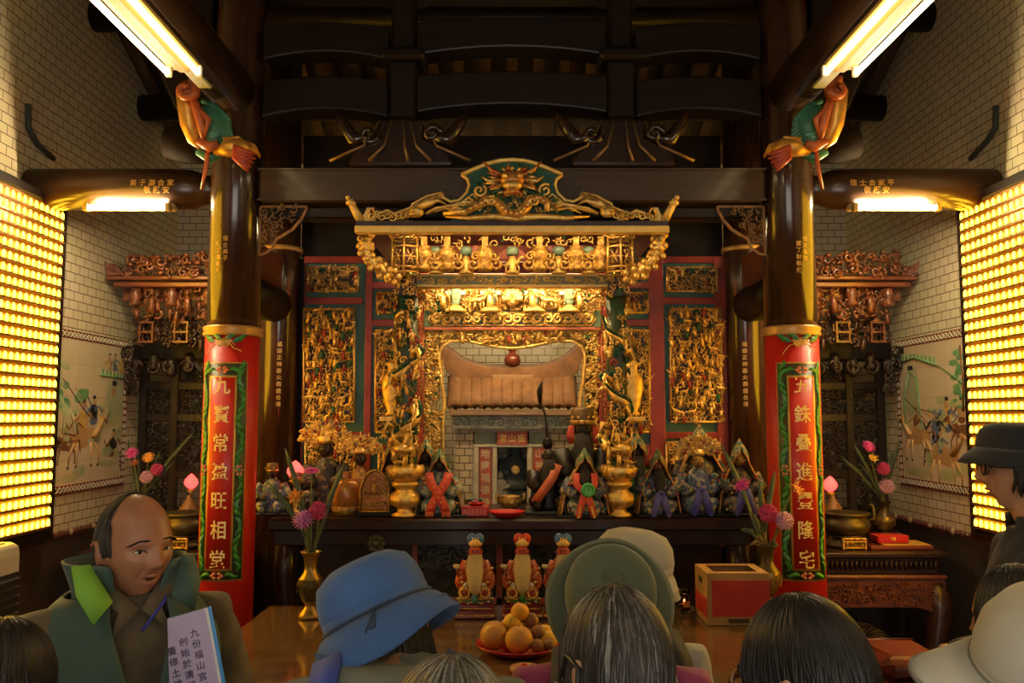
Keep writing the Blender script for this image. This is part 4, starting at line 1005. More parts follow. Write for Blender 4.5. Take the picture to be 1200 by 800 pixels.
# roof
b = MB(); ze, zr = P(0, 484, HY - .16).z, P(0, 451, HY + .1).z
N = 25
def ridge_z(u): return zr + .175 * abs(u) ** 2.3       # u in -1..1
rings = []
xe, xr = abs(P(527.5, 480, HY - .16).x), abs(P(531, 450, HY + .1).x)
for j in range(7):
    v = j / 6; ring = []
    for i in range(N * 4 + 1):
        u = -1 + 2 * i / (N * 4); hx = xe + (xr - xe) * v + .02 * v; z = ze + (zr - ze) * (v ** .9) + .04 * max(0, abs(u) - .4) ** 2 * v
        wv = .022 * abs(math.sin(PI * 12 * (u + 1) / 2)) ** .6
        ring.append(Vector((u * hx, HY - .16 + .30 * v, z + wv + .025)))
    rings.append(ring)
top = rings; bk = [[Vector((p.x, 2 * (HY + .16) - p.y + .0, p.z)) for p in r] for r in rings][::-1]
allr = top + bk[1:]
V = [p for r in allr for p in r]; n = len(allr[0]); F = [(i * n + j, (i + 1) * n + j, (i + 1) * n + j + 1, i * n + j + 1) for i in range(len(allr) - 1) for j in range(n - 1)]
b.add(V, F, 0); o = b.build('tiled_roof', tiler, sh); m_ = o.modifiers.new('solid', 'SOLIDIFY'); m_.thickness = .03; m_.offset = -1
b = MB(); rect(b, 526.5, 480, 673.5, 487, HY - .17, .66, 0, .008); b.build('eave_board', pm('eave_pinkish', (.36, .24, .17), (.30, .19, .13), 12, .7), sh)
b = MB(); up = []; dn = []
Xr = abs(P(515.5, 404, HY + .14).x)
rz = [(0, 437, 431), (.3, 437, 430.3), (.5, 434, 427.5), (.7, 429, 421.5), (.86, 422, 411), (.95, 415, 404), (1., 407, 401)]
us = [i / 20 for i in range(-20, 21)]
def itp(u, k):
    u = abs(u)
    for p, q in zip(rz, rz[1:]):
        if u <= q[0]: return p[k] + (q[k] - p[k]) * (u - p[0]) / (q[0] - p[0])
    return rz[-1][k]
for u in us:
    w_ = Xr * u; up.append((w_, P(0, itp(u, 2), HY + .14).z)); dn.append((w_ * (.985 if abs(u) > .9 else 1), P(0, itp(u, 1) + 9 + (0 if abs(u) < .3 else 16 * (abs(u) - .3) ** 1.0 if abs(u) < .88 else 9.3 - 80 * (abs(u) - .88)), HY + .14).z))
b.prism(up + dn[::-1], HY + .10, HY + .22, 0); b.tube([Vector((x, HY + .16, z)) for x, z in up], .026, 8, 1)
rect(b, 577, 439, 625, 448, HY + .092, .02, 2); rect(b, 534, 436, 574, 443, HY + .095, .02, 0)
b.build('curved_ridge', [tiler, pm('ridge_brown', (.14, .075, .05), (.09, .05, .035), 14, .6), pm('ridge_panel', (.42, .26, .13), (.34, .2, .1), 18, .6)], sh, bevel=.004)
b = MB(); g0 = P(600.5, 430, HY + .16)
b.lathe([(.03, 0), (.056, .02), (.062, .05), (.05, .085), (.026, .10), (.024, .115), (.045, .135), (.046, .16), (.03, .185), (.018, .19)], g0, 20); b.build('gourd_finial', pm('gourd_red', (.16, .028, .015), (.11, .02, .012), 10, .25, coat=.4), sh)
b = MB(); b.lathe([(.02, .19), (.035, .20), (.04, .225), (.01, .25)], g0, 12); b.build('finial_tip', GOLDP, sh)
# stone god in the doorway
def blob_statue(mb, c, h, m=0):
    mb.lathe([(.17 * h, 0), (.36 * h, .02 * h), (.38 * h, .12 * h), (.30 * h, .25 * h), (.27 * h, .42 * h), (.25 * h, .58 * h), (.13 * h, .68 * h), (.09 * h, .71 * h)], c, 20, m, sy=.7)
    mb.ell(c + Vector((0, -.01, .80 * h)), (.125 * h, .12 * h, .14 * h), m, 14, 10); mb.ell(c + Vector((0, 0, .93 * h)), (.085 * h, .085 * h, .08 * h), m, 12, 8)
    for s in (-1, 1): mb.tube([c + Vector((s * .22 * h, 0, .58 * h)), c + Vector((s * .31 * h, -.1 * h, .42 * h)), c + Vector((s * .10 * h, -.24 * h, .34 * h))], [.08 * h, .075 * h, .055 * h], 8, m)
t = thing('earth_god_statue', 'grey stone seated god with gold medallion inside the shrine doorway', 'statue', P(603, 590, 6.36))
c = P(603, 590, 6.36); c.z = AZ + .002; t.location = c
b = MB(); blob_statue(b, c + EZ * .05, .37); b.box(c + EZ * .025, (.20, .14, .05)); b.build('stone_body', pm('god_stone', (.10, .11, .105), (.06, .07, .065), 20, .6, bump=.2), t)
b = MB(); b.lathe([(.03, 0), (.034, .004), (.026, .008)], (0, 0, 0), 20); o = b.build('gold_medallion', GOLD, t, local=True); o.location = (.006, -.125, .205); o.rotation_euler = (PI / 2, 0, 0)
t = thing('child_statue', 'small pale stone attendant beside the seated god in the doorway', 'statue'); c = P(586, 594, 6.26); c.z = AZ + .002; t.location = c
b = MB(); blob_statue(b, c, .20); b.build('stone_body', pm('pale_god_stone', (.30, .28, .22), (.2, .19, .15), 20, .6), t)

# ================================================================== main altar table and the lower table
TX0 = 1.44
t = thing('altar_table', 'long black lacquered altar table carrying the statues', 'altar table', (0, 5.4, 0))
b = MB(); b.box((0, 5.86 - .42, AZ - .035), (2 * TX0 - .04, .88, .07), 0, None, .012); b.build('tabletop', ALTARW, t)
b = MB(); b.box((0, 5.46, AZ - .115), (2 * TX0 - .10, .80, .085)); b.build('waist', ALTARW, t, bevel=.004)
for s in (-1, 1):
    for y in (5.09, 5.8):
        b = MB(); b.tube([(s * (TX0 - .12), y, AZ - .16), (s * (TX0 - .11), y, 1.0), (s * (TX0 - .16), y, .5), (s * (TX0 - .18), y, .12), (s * (TX0 - .16), y, .0)], [.07, .065, .05, .055, .075], 10); b.build('leg', ALTARW, t)
b = MB(); b.box((0, 5.55, .58), (2 * TX0 - .34, .5, 1.10)); b.build('cabinet', ALTARW, t)
for i, (x0, x1) in enumerate(((482, 589), (604, 722))):
    b = MB()
    for q in ((x0, 630, x1, 637), (x0, 700, x1, 708), (x0, 630, x0 + 8, 708), (x1 - 8, 630, x1, 708)): rect(b, *q, 5.28, .05)
    b.build('red_panel_frame', pm('dim_red_frame', (.34, .075, .04), (.24, .055, .03), 6, .3, coat=.3), t, bevel=.004)
    b = MB(); cx, z0, w, h = rect(b, x0 + 10, 640, x1 - 10, 698, 5.292, .02, 0); relief(b, (cx, 5.29, z0), w, h, 120 + i, .055, 'scroll', CWI, .02); b.build('carved_panel', pm('dark_relief', (.035, .025, .015), (.05, .04, .02), 20, .4), t)
for px in (441, 759):
    b = MB(); c = P(px, 637, 5.06)
    for k in range(8): b.ell(c + Vector((.035 * math.cos(k * .785), 0, .04 * math.sin(k * .785))), (.022, .016, .022))
    b.ell(c, (.03, .025, .03)); b.build('carved_boss', pm('boss_dark', (.05, .04, .025), rough=.35), t)
TZ = .885
t = thing('offering_table', 'low brown polished offering table before the altar, holding fruit plate and brass vase', 'table', (0, 4.0, 0))
topm = pm('polished_brown_stone', (.085, .043, .018), (.15, .085, .035), 4, .13, 0, coat=.5, stretch=(1, 2.5, 1))
b = MB(); b.box((.045, 3.96, TZ - .03), (2.71, 1.48, .06), 0, None, .008); b.build('tabletop', topm, t)
b = MB(); b.box((0, 3.96, TZ - .13), (2.46, 1.34, .135), 0, None, .01); b.build('apron', REDWOOD, t)
for sx in (-1, 1):
    for y in (3.36, 4.56):
        b = MB(); b.tube([(sx * 1.17, y, TZ - .2), (sx * 1.19, y, .55), (sx * 1.15, y, .15), (sx * 1.2, y, .0)], [.06, .06, .045, .06], 10); b.build('leg', REDWOOD, t)
# ================================================================== statues on the altar
def brocade(name, cols, scale=38, rough=.55, metal=.15):
    if name in MATS: return MATS[name]
    m, nt, b = nodes(name); N, L = nt.nodes, nt.links
    tc = N.new('ShaderNodeTexCoord'); v = N.new('ShaderNodeTexVoronoi'); v.inputs['Scale'].default_value = scale
    L.new(tc.outputs['Object'], v.inputs['Vector']); sp = N.new('ShaderNodeSeparateColor'); L.new(v.outputs['Color'], sp.inputs[0])
    r = N.new('ShaderNodeValToRGB'); r.color_ramp.interpolation = 'CONSTANT'
    el = r.color_ramp.elements
    while len(el) < len(cols): el.new(.5)
    for i, c in enumerate(cols): el[i].position = i / len(cols); el[i].color = (*c, 1)
    L.new(sp.outputs[0], r.inputs[0]); L.new(r.outputs[0], b.inputs['Base Color'])
    b.inputs['Roughness'].default_value = rough; b.inputs['Metallic'].default_value = metal
    bp = N.new('ShaderNodeBump'); bp.inputs['Strength'].default_value = .5; bp.inputs['Distance'].default_value = .004
    L.new(v.outputs['Distance'], bp.inputs['Height']); L.new(bp.outputs[0], b.inputs['Normal'])
    MATS[name] = m; return m
BR_GREEN = brocade('green_gold_brocade', [(.10, .19, .10), (.34, .26, .09), (.16, .20, .09), (.42, .28, .08), (.05, .14, .12)], 60)
BR_ORANGE = brocade('orange_brocade', [(.38, .16, .04), (.30, .11, .03), (.46, .24, .06), (.22, .09, .03)], 50)
BR_BLUE = brocade('blue_brocade', [(.09, .10, .20), (.32, .30, .22), (.06, .09, .13), (.36, .27, .10), (.10, .13, .12), (.07, .06, .16)], 55)
BR_DARK = brocade('dark_brocade', [(.03, .025, .03), (.20, .13, .05), (.02, .03, .05), (.08, .06, .04), (.05, .03, .02)], 60)
BR_SILVER = brocade('silver_brocade', [(.30, .33, .28), (.18, .22, .20), (.36, .30, .16), (.10, .15, .18), (.40, .38, .30)], 55)
BR_GOLD = brocade('gold_brocade', [(.50, .30, .07), (.30, .16, .04), (.60, .40, .12), (.16, .10, .10)], 70, .4, .5)
SKIND = pm('statue_dark_face', (.035, .018, .012), (.02, .011, .008), 20, .4)
SKINR = pm('statue_red_face', (.24, .055, .035), (.18, .04, .028), 20, .45)
BEARD = pm('statue_black_beard', (.010, .008, .007), (.022, .017, .014), 60, .6, bump=.4, stretch=(8, 8, .6))
RIBR = pm('red_ribbon', (.62, .06, .035), (.52, .045, .03), 12, .5, sheen=.2)
RIBO = pm('orange_ribbon', (.56, .13, .045), (.48, .09, .03), 12, .5, sheen=.2)
RIBB = pm('blue_ribbon', (.10, .09, .42), (.07, .06, .32), 12, .45, sheen=.2)
RIBG = pm('ribbon_gilt_mark', (.72, .45, .12), rough=.4, metal=.3)
def altar_pt(px, Y): q = P(px, 600, Y); q.z = AZ + .002; return q
def deity(px, Y, h, label, robe=BR_BLUE, face=SKIND, hood=None, trim=None, beard=True, ribbon=None, sash=None, medal=False, crown=None, tassel=False, w=.40, name='deity_statue', group=None, wide=1., staff=False, base=BLACKW, orn=None):
    c = altar_pt(px, Y); t = thing(name, label, 'statue', c, group=group)
    k = h
    # throne
    b = MB(); b.box(c + EZ * .02 * k, (w * .95 * k / .40 * .9 * wide, .55 * k, .04 * k), 0, None, .004); b.box(c + Vector((0, .20 * k, .28 * k)), (.62 * k * wide, .04 * k, .50 * k), 0, None, .005)
    for s in (-1, 1): b.box(c + Vector((s * .30 * k * wide, .02 * k, .16 * k)), (.04 * k, .36 * k, .26 * k), 0, None, .004)
    b.build('throne', base, t)
    # figure
    b = MB()
    b.lathe([(.30 * k, .03 * k), (.33 * k, .08 * k), (.27 * k, .22 * k), (.25 * k, .36 * k), (.22 * k, .52 * k), (.13 * k, .62 * k), (.07 * k, .66 * k), (.065 * k, .70 * k)], c, 20, 0, sx=wide * .95, sy=.62)
    for s in (-1, 1):
        b.tube([c + Vector((s * .20 * k, 0, .55 * k)), c + Vector((s * .29 * k * wide, -.06 * k, .40 * k)), c + Vector((s * .14 * k, -.22 * k, .34 * k))], [.09 * k, .10 * k, .075 * k], 8, 0)
        b.ell(c + Vector((s * .16 * k, -.17 * k, .17 * k)), (.12 * k, .11 * k, .10 * k), 0, 10, 8)
        b.tube([c + Vector((s * .15 * k, -.22 * k, .15 * k)), c + Vector((s * .14 * k, -.24 * k, .04 * k))], [.075 * k, .05 * k], 8, 0)
    if orn:
        R = random.Random(int(px) + 5)
        for q in range(26):
            s = -1 if q % 2 else 1; b.ell(c + Vector((s * R.uniform(.16, .30) * k * wide, -(.12 + .12 * R.random()) * k, R.uniform(.08, .58) * k)), (.02 * k, .012 * k, .02 * k), 1 + q % 3, 6, 4)
    b.build('robe', [robe] + (orn or []), t)
    b = MB(); hc = c + Vector((0, -.05 * k, .765 * k)); b.ell(hc, (.085 * k, .085 * k, .105 * k), 0, 16, 12)
    b.ell(hc + Vector((0, -.085 * k, -.01 * k)), (.018 * k, .022 * k, .03 * k)); b.ell(hc + Vector((0, -.075 * k, .035 * k)), (.06 * k, .022 * k, .014 * k)); b.ell(hc + Vector((0, -.078 * k, -.05 * k)), (.03 * k, .016 * k, .012 * k))
    for s in (-1, 1): b.ell(hc + Vector((s * .086 * k, 0, 0)), (.014 * k, .02 * k, .03 * k)); b.ell(hc + Vector((s * .042 * k, -.066 * k, -.02 * k)), (.03 * k, .02 * k, .025 * k))
    b.build('head', face, t)
    if beard:
        b = MB(); b.tube([hc + Vector((0, -.07 * k, -.05 * k)), hc + Vector((0, -.11 * k, -.14 * k)), hc + Vector((0, -.14 * k, -.28 * k)), hc + Vector((0, -.17 * k, -.42 * k)), hc + Vector((0, -.18 * k, -.48 * k))], [.07 * k, .09 * k, .085 * k, .06 * k, .012 * k], 14, 0, flat=.5, up=(1, 0, 0))
        b.build('beard', BEARD, t)
    if hood:
        # pointed hood that runs down into a cape, open in front
        rows = [(0., 1.02, .006, .006, 179), (.05, .96, .045, .05, 179), (.12, .90, .088, .095, 178), (.2, .85, .118, .125, 168), (.3, .79, .132, .135, 140), (.36, .71, .145, .135, 122), (.42, .63, .20, .15, 124), (.58, .48, .29, .2, 122), (.75, .28, .345, .23, 120), (.9, .10, .38, .25, 120), (1., .02, .40, .26, 120)]
        b = MB(); V = []; n = 21
        for (_, z, rx, ry, A_) in rows:
            for j in range(n):
                a = math.radians(-A_ + 2 * A_ * j / (n - 1)); fo = 1 + (.05 * math.cos(j * 1.9) if z < .5 else 0)
                V.append(c + Vector((math.sin(a) * rx * k * wide * fo, math.cos(a) * ry * k * fo - (.05 * k if z > .7 else .02 * k), z * k)))
        F = [(i * n + j, i * n + j + 1, (i + 1) * n + j + 1, (i + 1) * n + j) for i in range(len(rows) - 1) for j in range(n - 1)]
        nf = 4 * (n - 1); b.add(V, F[:nf + (n - 1)], 0); b.add(V, F[nf + (n - 1):], 1)
        o = b.build('hooded_cape', [hood, trim or BR_ORANGE], t, solid=.006)
        b = MB()
        for j in (0, n - 1): b.tube([V[i * n + j] for i in range(3, len(rows))], .0055, 6, 0)
        pass
        b.ell(c + Vector((0, -.05 * k, 1.0 * k)), (.02 * k, .02 * k, .04 * k), 0)
        b.build('cape_edging', pm('cape_edging', (.55, .26, .07), (.40, .16, .05), 40, .45, .3), t)
    if crown == 'big':
        b = MB(); R = random.Random(int(px)); cc = hc + EZ * .09 * k
        b.lathe([(.09 * k, -.02 * k), (.10 * k, .02 * k), (.085 * k, .07 * k), (.03 * k, .10 * k)], cc, 14, 0)
        fan = [(.30 * k * (1 + .07 * abs(math.sin(q * .75))) * math.cos(PI * q / 24) * 1.1, .30 * k * (1 + .07 * abs(math.sin(q * .75))) * math.sin(PI * q / 24) * .9) for q in range(25)]
        b.prism([(cc.x + x_, cc.z + z_) for x_, z_ in fan], cc.y - .012, cc.y + .004, 2)
        for q in range(130):
            a = R.uniform(0, PI); r = R.uniform(.06, .30) * k
            p = cc + Vector((r * math.cos(a) * 1.1, -.05 * k + .02 * k * R.random(), r * math.sin(a) * .9))
            if q % 3: spiral(b, p, .034 * k, 1.2, .011 * k, 0, EX, EZ, EYF, q, 1 - 2 * (q % 2), 9, 5)
            else: b.ell(p, .024 * k, 0 if q % 2 else 1, 6, 5)
        for q in range(9): b.tube([cc + Vector((.2 * k * math.cos(q * PI / 8), -.02 * k, .16 * k * math.sin(q * PI / 8))), cc + Vector((.36 * k * math.cos(q * PI / 8), -.03 * k, .30 * k * math.sin(q * PI / 8) + .01))], [.02 * k, .005 * k], 5)
        b.build('crown', [GOLD, MATS['carving_red'], BR_GOLD], t)
    if crown == 'cap':
        b = MB(); b.lathe([(.10 * k, 0), (.112 * k, .03 * k), (.105 * k, .13 * k), (.09 * k, .16 * k), (.0, .17 * k)], hc + EZ * .035 * k, 18, 0); b.lathe([(.114 * k, .0), (.118 * k, .02 * k), (.114 * k, .04 * k)], hc + EZ * .04 * k, 18, 1)
        for q in range(8): b.ell(hc + Vector((.11 * k * math.sin(q - 3.5) * .9, -.095 * k * math.cos((q - 3.5) * .35), .10 * k)), .018 * k, 1, 6, 5)
        b.build('hat', [pm('statue_hat', (.10, .05, .02), (.2, .11, .04), 30, .5), GOLD2], t)
    if ribbon == 'cross':
        b = MB()
        for s in (-1, 1):
            b.strip([c + Vector((s * .15 * k, -.17 * k, .66 * k)), c + Vector((s * .12 * k, -.26 * k, .52 * k)), c + Vector((0, -.30 * k, .34 * k)), c + Vector((-s * .10 * k, -.31 * k, .16 * k)), c + Vector((-s * .12 * k, -.30 * k, .07 * k))], .13 * k, .006, (0, -1, .2), 0)
            for q in range(7): b.ell(c + Vector((s * (.14 - .038 * q) * k, (-.22 - .014 * q) * k - .012, (.60 - .075 * q) * k)), (.012 * k, .005, .012 * k), 1, 6, 4)
            for q in range(7): b.tube([c + Vector((-s * (.07 + .017 * q) * k, -.305 * k, .08 * k)), c + Vector((-s * (.075 + .017 * q) * k, -.31 * k, .0 * k + .004))], .005, 4, 2)
        b.build('ribbon', [RIBR, RIBG, RIBO], t)
    if ribbon in ('red', 'blue'):
        m = RIBR if ribbon == 'red' else RIBB
        b = MB()
        for s in (-1, 1):
            p0 = .60 if ribbon == 'red' else .36
            pts = [c + Vector((s * .13 * k, -.17 * k, .66 * k)), c + Vector((s * .14 * k, -.24 * k, .5 * k)), c + Vector((s * .03 * k, -.29 * k, .38 * k))] if ribbon == 'red' else []
            pts += [c + Vector((s * .02 * k, -.30 * k, .36 * k)), c + Vector((s * .07 * k, -.31 * k, .2 * k)), c + Vector((s * .12 * k, -.315 * k, .02 * k))]
            b.strip(pts, [.10 * k] * (len(pts) - 1) + [.085 * k], .006, (0, -1, .1), 0)
            for q in range(5): b.ell(pts[-1] + (pts[-2] - pts[-1]) * (q * .2) + Vector((0, -.005, 0)), (.008, .004, .008), 1, 6, 4)
        b.ell(c + Vector((0, -.305 * k, .37 * k)), (.05 * k, .02 * k, .035 * k), 0); b.build('ribbon', [m, RIBG if ribbon == 'red' else m], t)
    if sash:
        b = MB(); b.strip([c + Vector((.12 * k, -.14 * k, .66 * k)), c + Vector((.05 * k, -.25 * k, .5 * k)), c + Vector((-.08 * k, -.30 * k, .32 * k)), c + Vector((-.2 * k, -.26 * k, .16 * k))], .12 * k, .006, (0, -1, .2), 0); b.build('sash', RIBO, t)
    if medal:
        b = MB(); b.lathe([(0, -.008), (.10 * k, -.006), (.108 * k, 0), (.10 * k, .006), (.07 * k, .008), (.065 * k, .006), (0, .007)], (0, 0, 0), 24)
        for q in range(8): b.ell((.04 * k * math.cos(q * .785), .04 * k * math.sin(q * .785), .007), (.014 * k, .014 * k, .004), 1, 6, 4)
        o = b.build('green_medallion', [pm('jade_green', (.05, .34, .07), (.09, .45, .12), 20, .3), pm('jade_light', (.25, .60, .2), rough=.4)], t, local=True); o.location = (.03 * k, -.33 * k, .42 * k); o.rotation_euler = (PI / 2, 0, 0)
    if tassel:
        for s in (-1, 1):
            b = MB()
            kt = min(k, .42)
            for q in range(7): b.tube([hc + Vector((s * (.085 * k + .010 * q * kt), -.04 * k, .05 * kt)), hc + Vector((s * (.095 * k + .014 * q * kt), -.05 * k, -.10 * kt)), hc + Vector((s * (.085 * k + .012 * q * kt), -.06 * k, -.22 * kt))], [.010 * kt, .018 * kt, .005 * kt], 5)
            b.build('ear_tassel', pm('tassel_red', (.66, .09, .05), (.52, .05, .03), 30, .6), t)
    if staff:
        b = MB(); p = c + Vector((-.33 * k, -.12 * k, .02)); b.tube([p, p + Vector((-.0, 0, .62 * k)), p + Vector((-.02 * k, 0, .86 * k)), p + Vector((-.07 * k, 0, .98 * k))], [.010, .009, .007, .006], 7)
        b.tube([p + Vector((-.07 * k, 0, .97 * k)), p + Vector((-.075 * k, -.01, 1.08 * k)), p + Vector((-.055 * k, -.01, 1.17 * k))], [.010, .02, .006], 7); b.ell(p + Vector((.0, -.01, .60 * k)), (.05 * k, .04 * k, .06 * k)); b.build('staff', BLACKW, t)
    return t
ORN = [GOLDP, TEAL, MATS['carving_red']]
deity(515, 5.17, .39, 'hooded dark-faced statue with crossed red sash beside the left dragon column', BR_SILVER, SKIND, BR_GREEN, BR_SILVER, False, 'cross', orn=ORN)
deity(499, 5.46, .45, 'plain hooded statue half hidden behind the one with crossed red sash', BR_DARK, SKIND, BR_GREEN, BR_ORANGE, False, wide=.75)
deity(643, 5.32, .45, 'bald black seated statue with orange sash beside the shrine door', BLACKW, SKIND, None, None, True, None, True, wide=.74, base=pm('rock_base_green', (.05, .07, .05), (.03, .04, .03), 20, .6))
deity(683, 5.40, .67, 'tall black bearded statue in a hat holding a crooked staff', BLACKW, SKIND, None, None, True, None, crown='cap', tassel=True, staff=True, wide=.60)
deity(685, 5.12, .39, 'hooded statue with red ribbon and round green medallion', BR_BLUE, SKIND, BR_GREEN, BR_GOLD, True, 'red', medal=True, orn=ORN)
deity(747, 5.50, .47, 'hooded statue with red ear tassels behind the right dragon column', pm('statue_green_robe', (.05, .22, .06), (.03, .12, .05), 20, .5), SKIND, BR_GREEN, BR_ORANGE, True, None, tassel=True)
deity(771, 5.17, .385, 'hooded red-faced black-bearded statue with blue ribbon, next to the crowned statue', BR_BLUE, SKINR, BR_GREEN, BR_ORANGE, True, 'blue', orn=ORN, wide=.92)
deity(818, 5.24, .42, 'statue in a broad gold crown with blue ribbons hanging in front', BR_BLUE, GOLD2, None, None, False, 'blue', crown='big', orn=ORN, wide=.88)
deity(820, 5.52, .52, 'hooded statue peaking behind the broad gold crown', BR_DARK, SKIND, BR_GREEN, BR_ORANGE, False)
deity(867, 5.22, .44, 'hooded statue with blue ribbon partly behind the pink flower', BR_DARK, GOLD2, BR_GREEN, BR_ORANGE, False, 'blue', orn=ORN, wide=.88)
deity(319, 5.24, .32, 'small dark statue in blue robes behind the orange flower by the pillar', BR_BLUE, SKIND, None, None, False, crown='cap', orn=ORN)
deity(381, 5.50, .50, 'statue with a wide fan-shaped gold crown behind the pink flowers', BR_DARK, SKIND, None, None, False, crown='big', orn=ORN, wide=.8)
deity(422, 5.46, .42, 'red and gold crowned statue between amber cushion and arched case', BR_ORANGE, SKIND, None, None, False, crown='big', orn=ORN, wide=.72)
deity(458, 5.46, .44, 'dark hooded statue half hidden behind the left dragon column', BR_DARK, SKIND, BR_GREEN, BR_DARK, False, wide=.62)
# amber offerings on the left
amber = pm('amber_resin', (.50, .19, .03), (.32, .10, .015), 16, .25, .3, coat=.4, bump=.3)
c = altar_pt(405, 5.22); t = thing('amber_cushion', 'rounded amber-gold offering block with basket foot among the statues', 'offering', c)
b = MB(); b.lathe([(.07, .02), (.085, .06), (.09, .12), (.08, .18), (.05, .21), (.0, .215)], c, 20, sy=.7, fn=lambda t_, z: 1 + .04 * math.cos(4 * t_)); b.build('block', amber, t)
b = MB(); b.lathe([(.08, 0), (.085, .045), (.08, .05)], c, 28, sy=.8, fn=lambda t_, z: 1 + .03 * math.cos(14 * t_)); b.build('basket_foot', GOLD2, t)
c = altar_pt(440, 5.18); t = thing('arched_case', 'arch-topped amber glass case on dark stand beside the left dragon column', 'display case', c)
b = MB(); b.box(c + EZ * .012, (.21, .12, .024), 0, None, .004); b.build('stand', BLACKW, t)
b = MB(); arc = [(-.085, .026), (.085, .026), (.085, .14)] + [(.085 * math.cos(a), .14 + .13 * math.sin(a) ** 1.2) for a in [PI * k / 12 for k in range(1, 12)]] + [(-.085, .14)]
b.prism([(c.x + x, c.z + z) for x, z in arc], c.y - .04, c.y + .04); b.build('amber_case', amber, t, bevel=.012)
b = MB(); L = [Vector((c.x + x, c.y - .045, c.z + z)) for x, z in arc]; b.tube(L + [L[0]], .007, 6)
for k in range(14): spiral(b, c + Vector((-.06 + .02 * (k % 7), -.042, .07 + .07 * (k // 7))), .018, 1.2, .005, 0, EX, EZ, EYF, k, 1, 8, 4)
figure(b, c + Vector((0, -.045, .13)), .10, EX, EZ, EYF, rnd, (0, 0, 0)); b.build('gilt_ornament', GOLD2, t)
# red glowing lotus lamps
lotm = em('red_lotus_glow', (1., .06, .05), 1.5, (.8, .1, .08))
def lotus_lamp(c, label, h=.10, stand=.16):
    t = thing('lotus_lamp', label, 'lamp', c, group='red lotus lamps')
    b = MB()
    b.lathe([(.006, 0), (.035, .02), (.05, .045), (.045, .07), (.022, .10), (.003, .115)], c + EZ * stand, 16, fn=lambda t_, z: 1 + .07 * math.cos(5 * t_)); b.build('glowing_bud', lotm, t)
    b = MB(); b.lathe([(.04, 0), (.042, .012), (.016, .03), (.022, .06), (.014, .08), (.014, stand - .03), (.04, stand - .005), (.012, stand + .004)], c, 14); b.build('stand', GOLD2, t)
    return t
q = altar_pt(345, 5.26); lotus_lamp(q, 'glowing red lotus lamp on the main altar behind the brass vase flowers', stand=.205)
# plates and box in front of the shrine
redpl = pm('red_plastic', (.50, .018, .015), (.44, .014, .012), 4, .25, coat=.3)
c = altar_pt(594, 5.10); t = thing('red_plate', 'round red plate before the shrine door, under brass burner', 'plate', c)
b = MB(); b.lathe([(.065, 0), (.085, .012), (.106, .030), (.108, .034), (.102, .032), (.08, .016), (.0, .012)], c, 36); b.build('dish', redpl, t)
c2 = altar_pt(598, 5.34); t = thing('incense_burner', 'small brass incense burner with ear handles before the shrine door', 'incense burner', c2)
b = MB(); b.lathe([(.03, .0), (.032, .02), (.05, .03), (.068, .055), (.07, .075), (.06, .09), (.066, .098), (.058, .10), (.0, .085)], c2, 28); b.build('bowl', GOLD2, t)
for s in (-1, 1):
    b = MB(); b.tube([c2 + Vector((s * .06, 0, .07)), c2 + Vector((s * .09, 0, .085)), c2 + Vector((s * .082, 0, .115))], .008, 8); b.build('handle', GOLD2, t)
c = altar_pt(557, 5.14); t = thing('red_box', 'red lidded offering box holding small items, left of the red plate', 'box', c)
b = MB(); b.box(c + EZ * .028, (.16, .11, .052), 0, None, .004); b.box(c + EZ * .056, (.166, .116, .008), 0, None, .003); b.build('box_body', redpl, t)
b = MB()
for k in range(6): b.box(c + Vector((-.06 + .024 * k, .0, .0305)), (.016, .1112, .03), 0)
b.build('gilt_print', pm('box_print', (.50, .10, .05), rough=.4), t)
c = altar_pt(558, 5.14) + EZ * .060; t = thing('offering_saucer', 'little red saucer with trinkets standing on the red box', 'saucer', c)
b = MB(); b.lathe([(.03, 0), (.052, .014), (.054, .018), (.045, .014), (0, .008)], c, 24); b.build('saucer', redpl, t)
b = MB()
for k in range(9): b.ell(c + Vector((rnd.uniform(-.03, .03), rnd.uniform(-.02, .02), .024 + .008 * (k % 3))), .010, k % 3, 7, 5)
b.build('trinkets', [pm('trinket_pink', (.45, .12, .16), rough=.5), BLACK, pm('trinket_teal', (.12, .30, .28), rough=.5)], t)

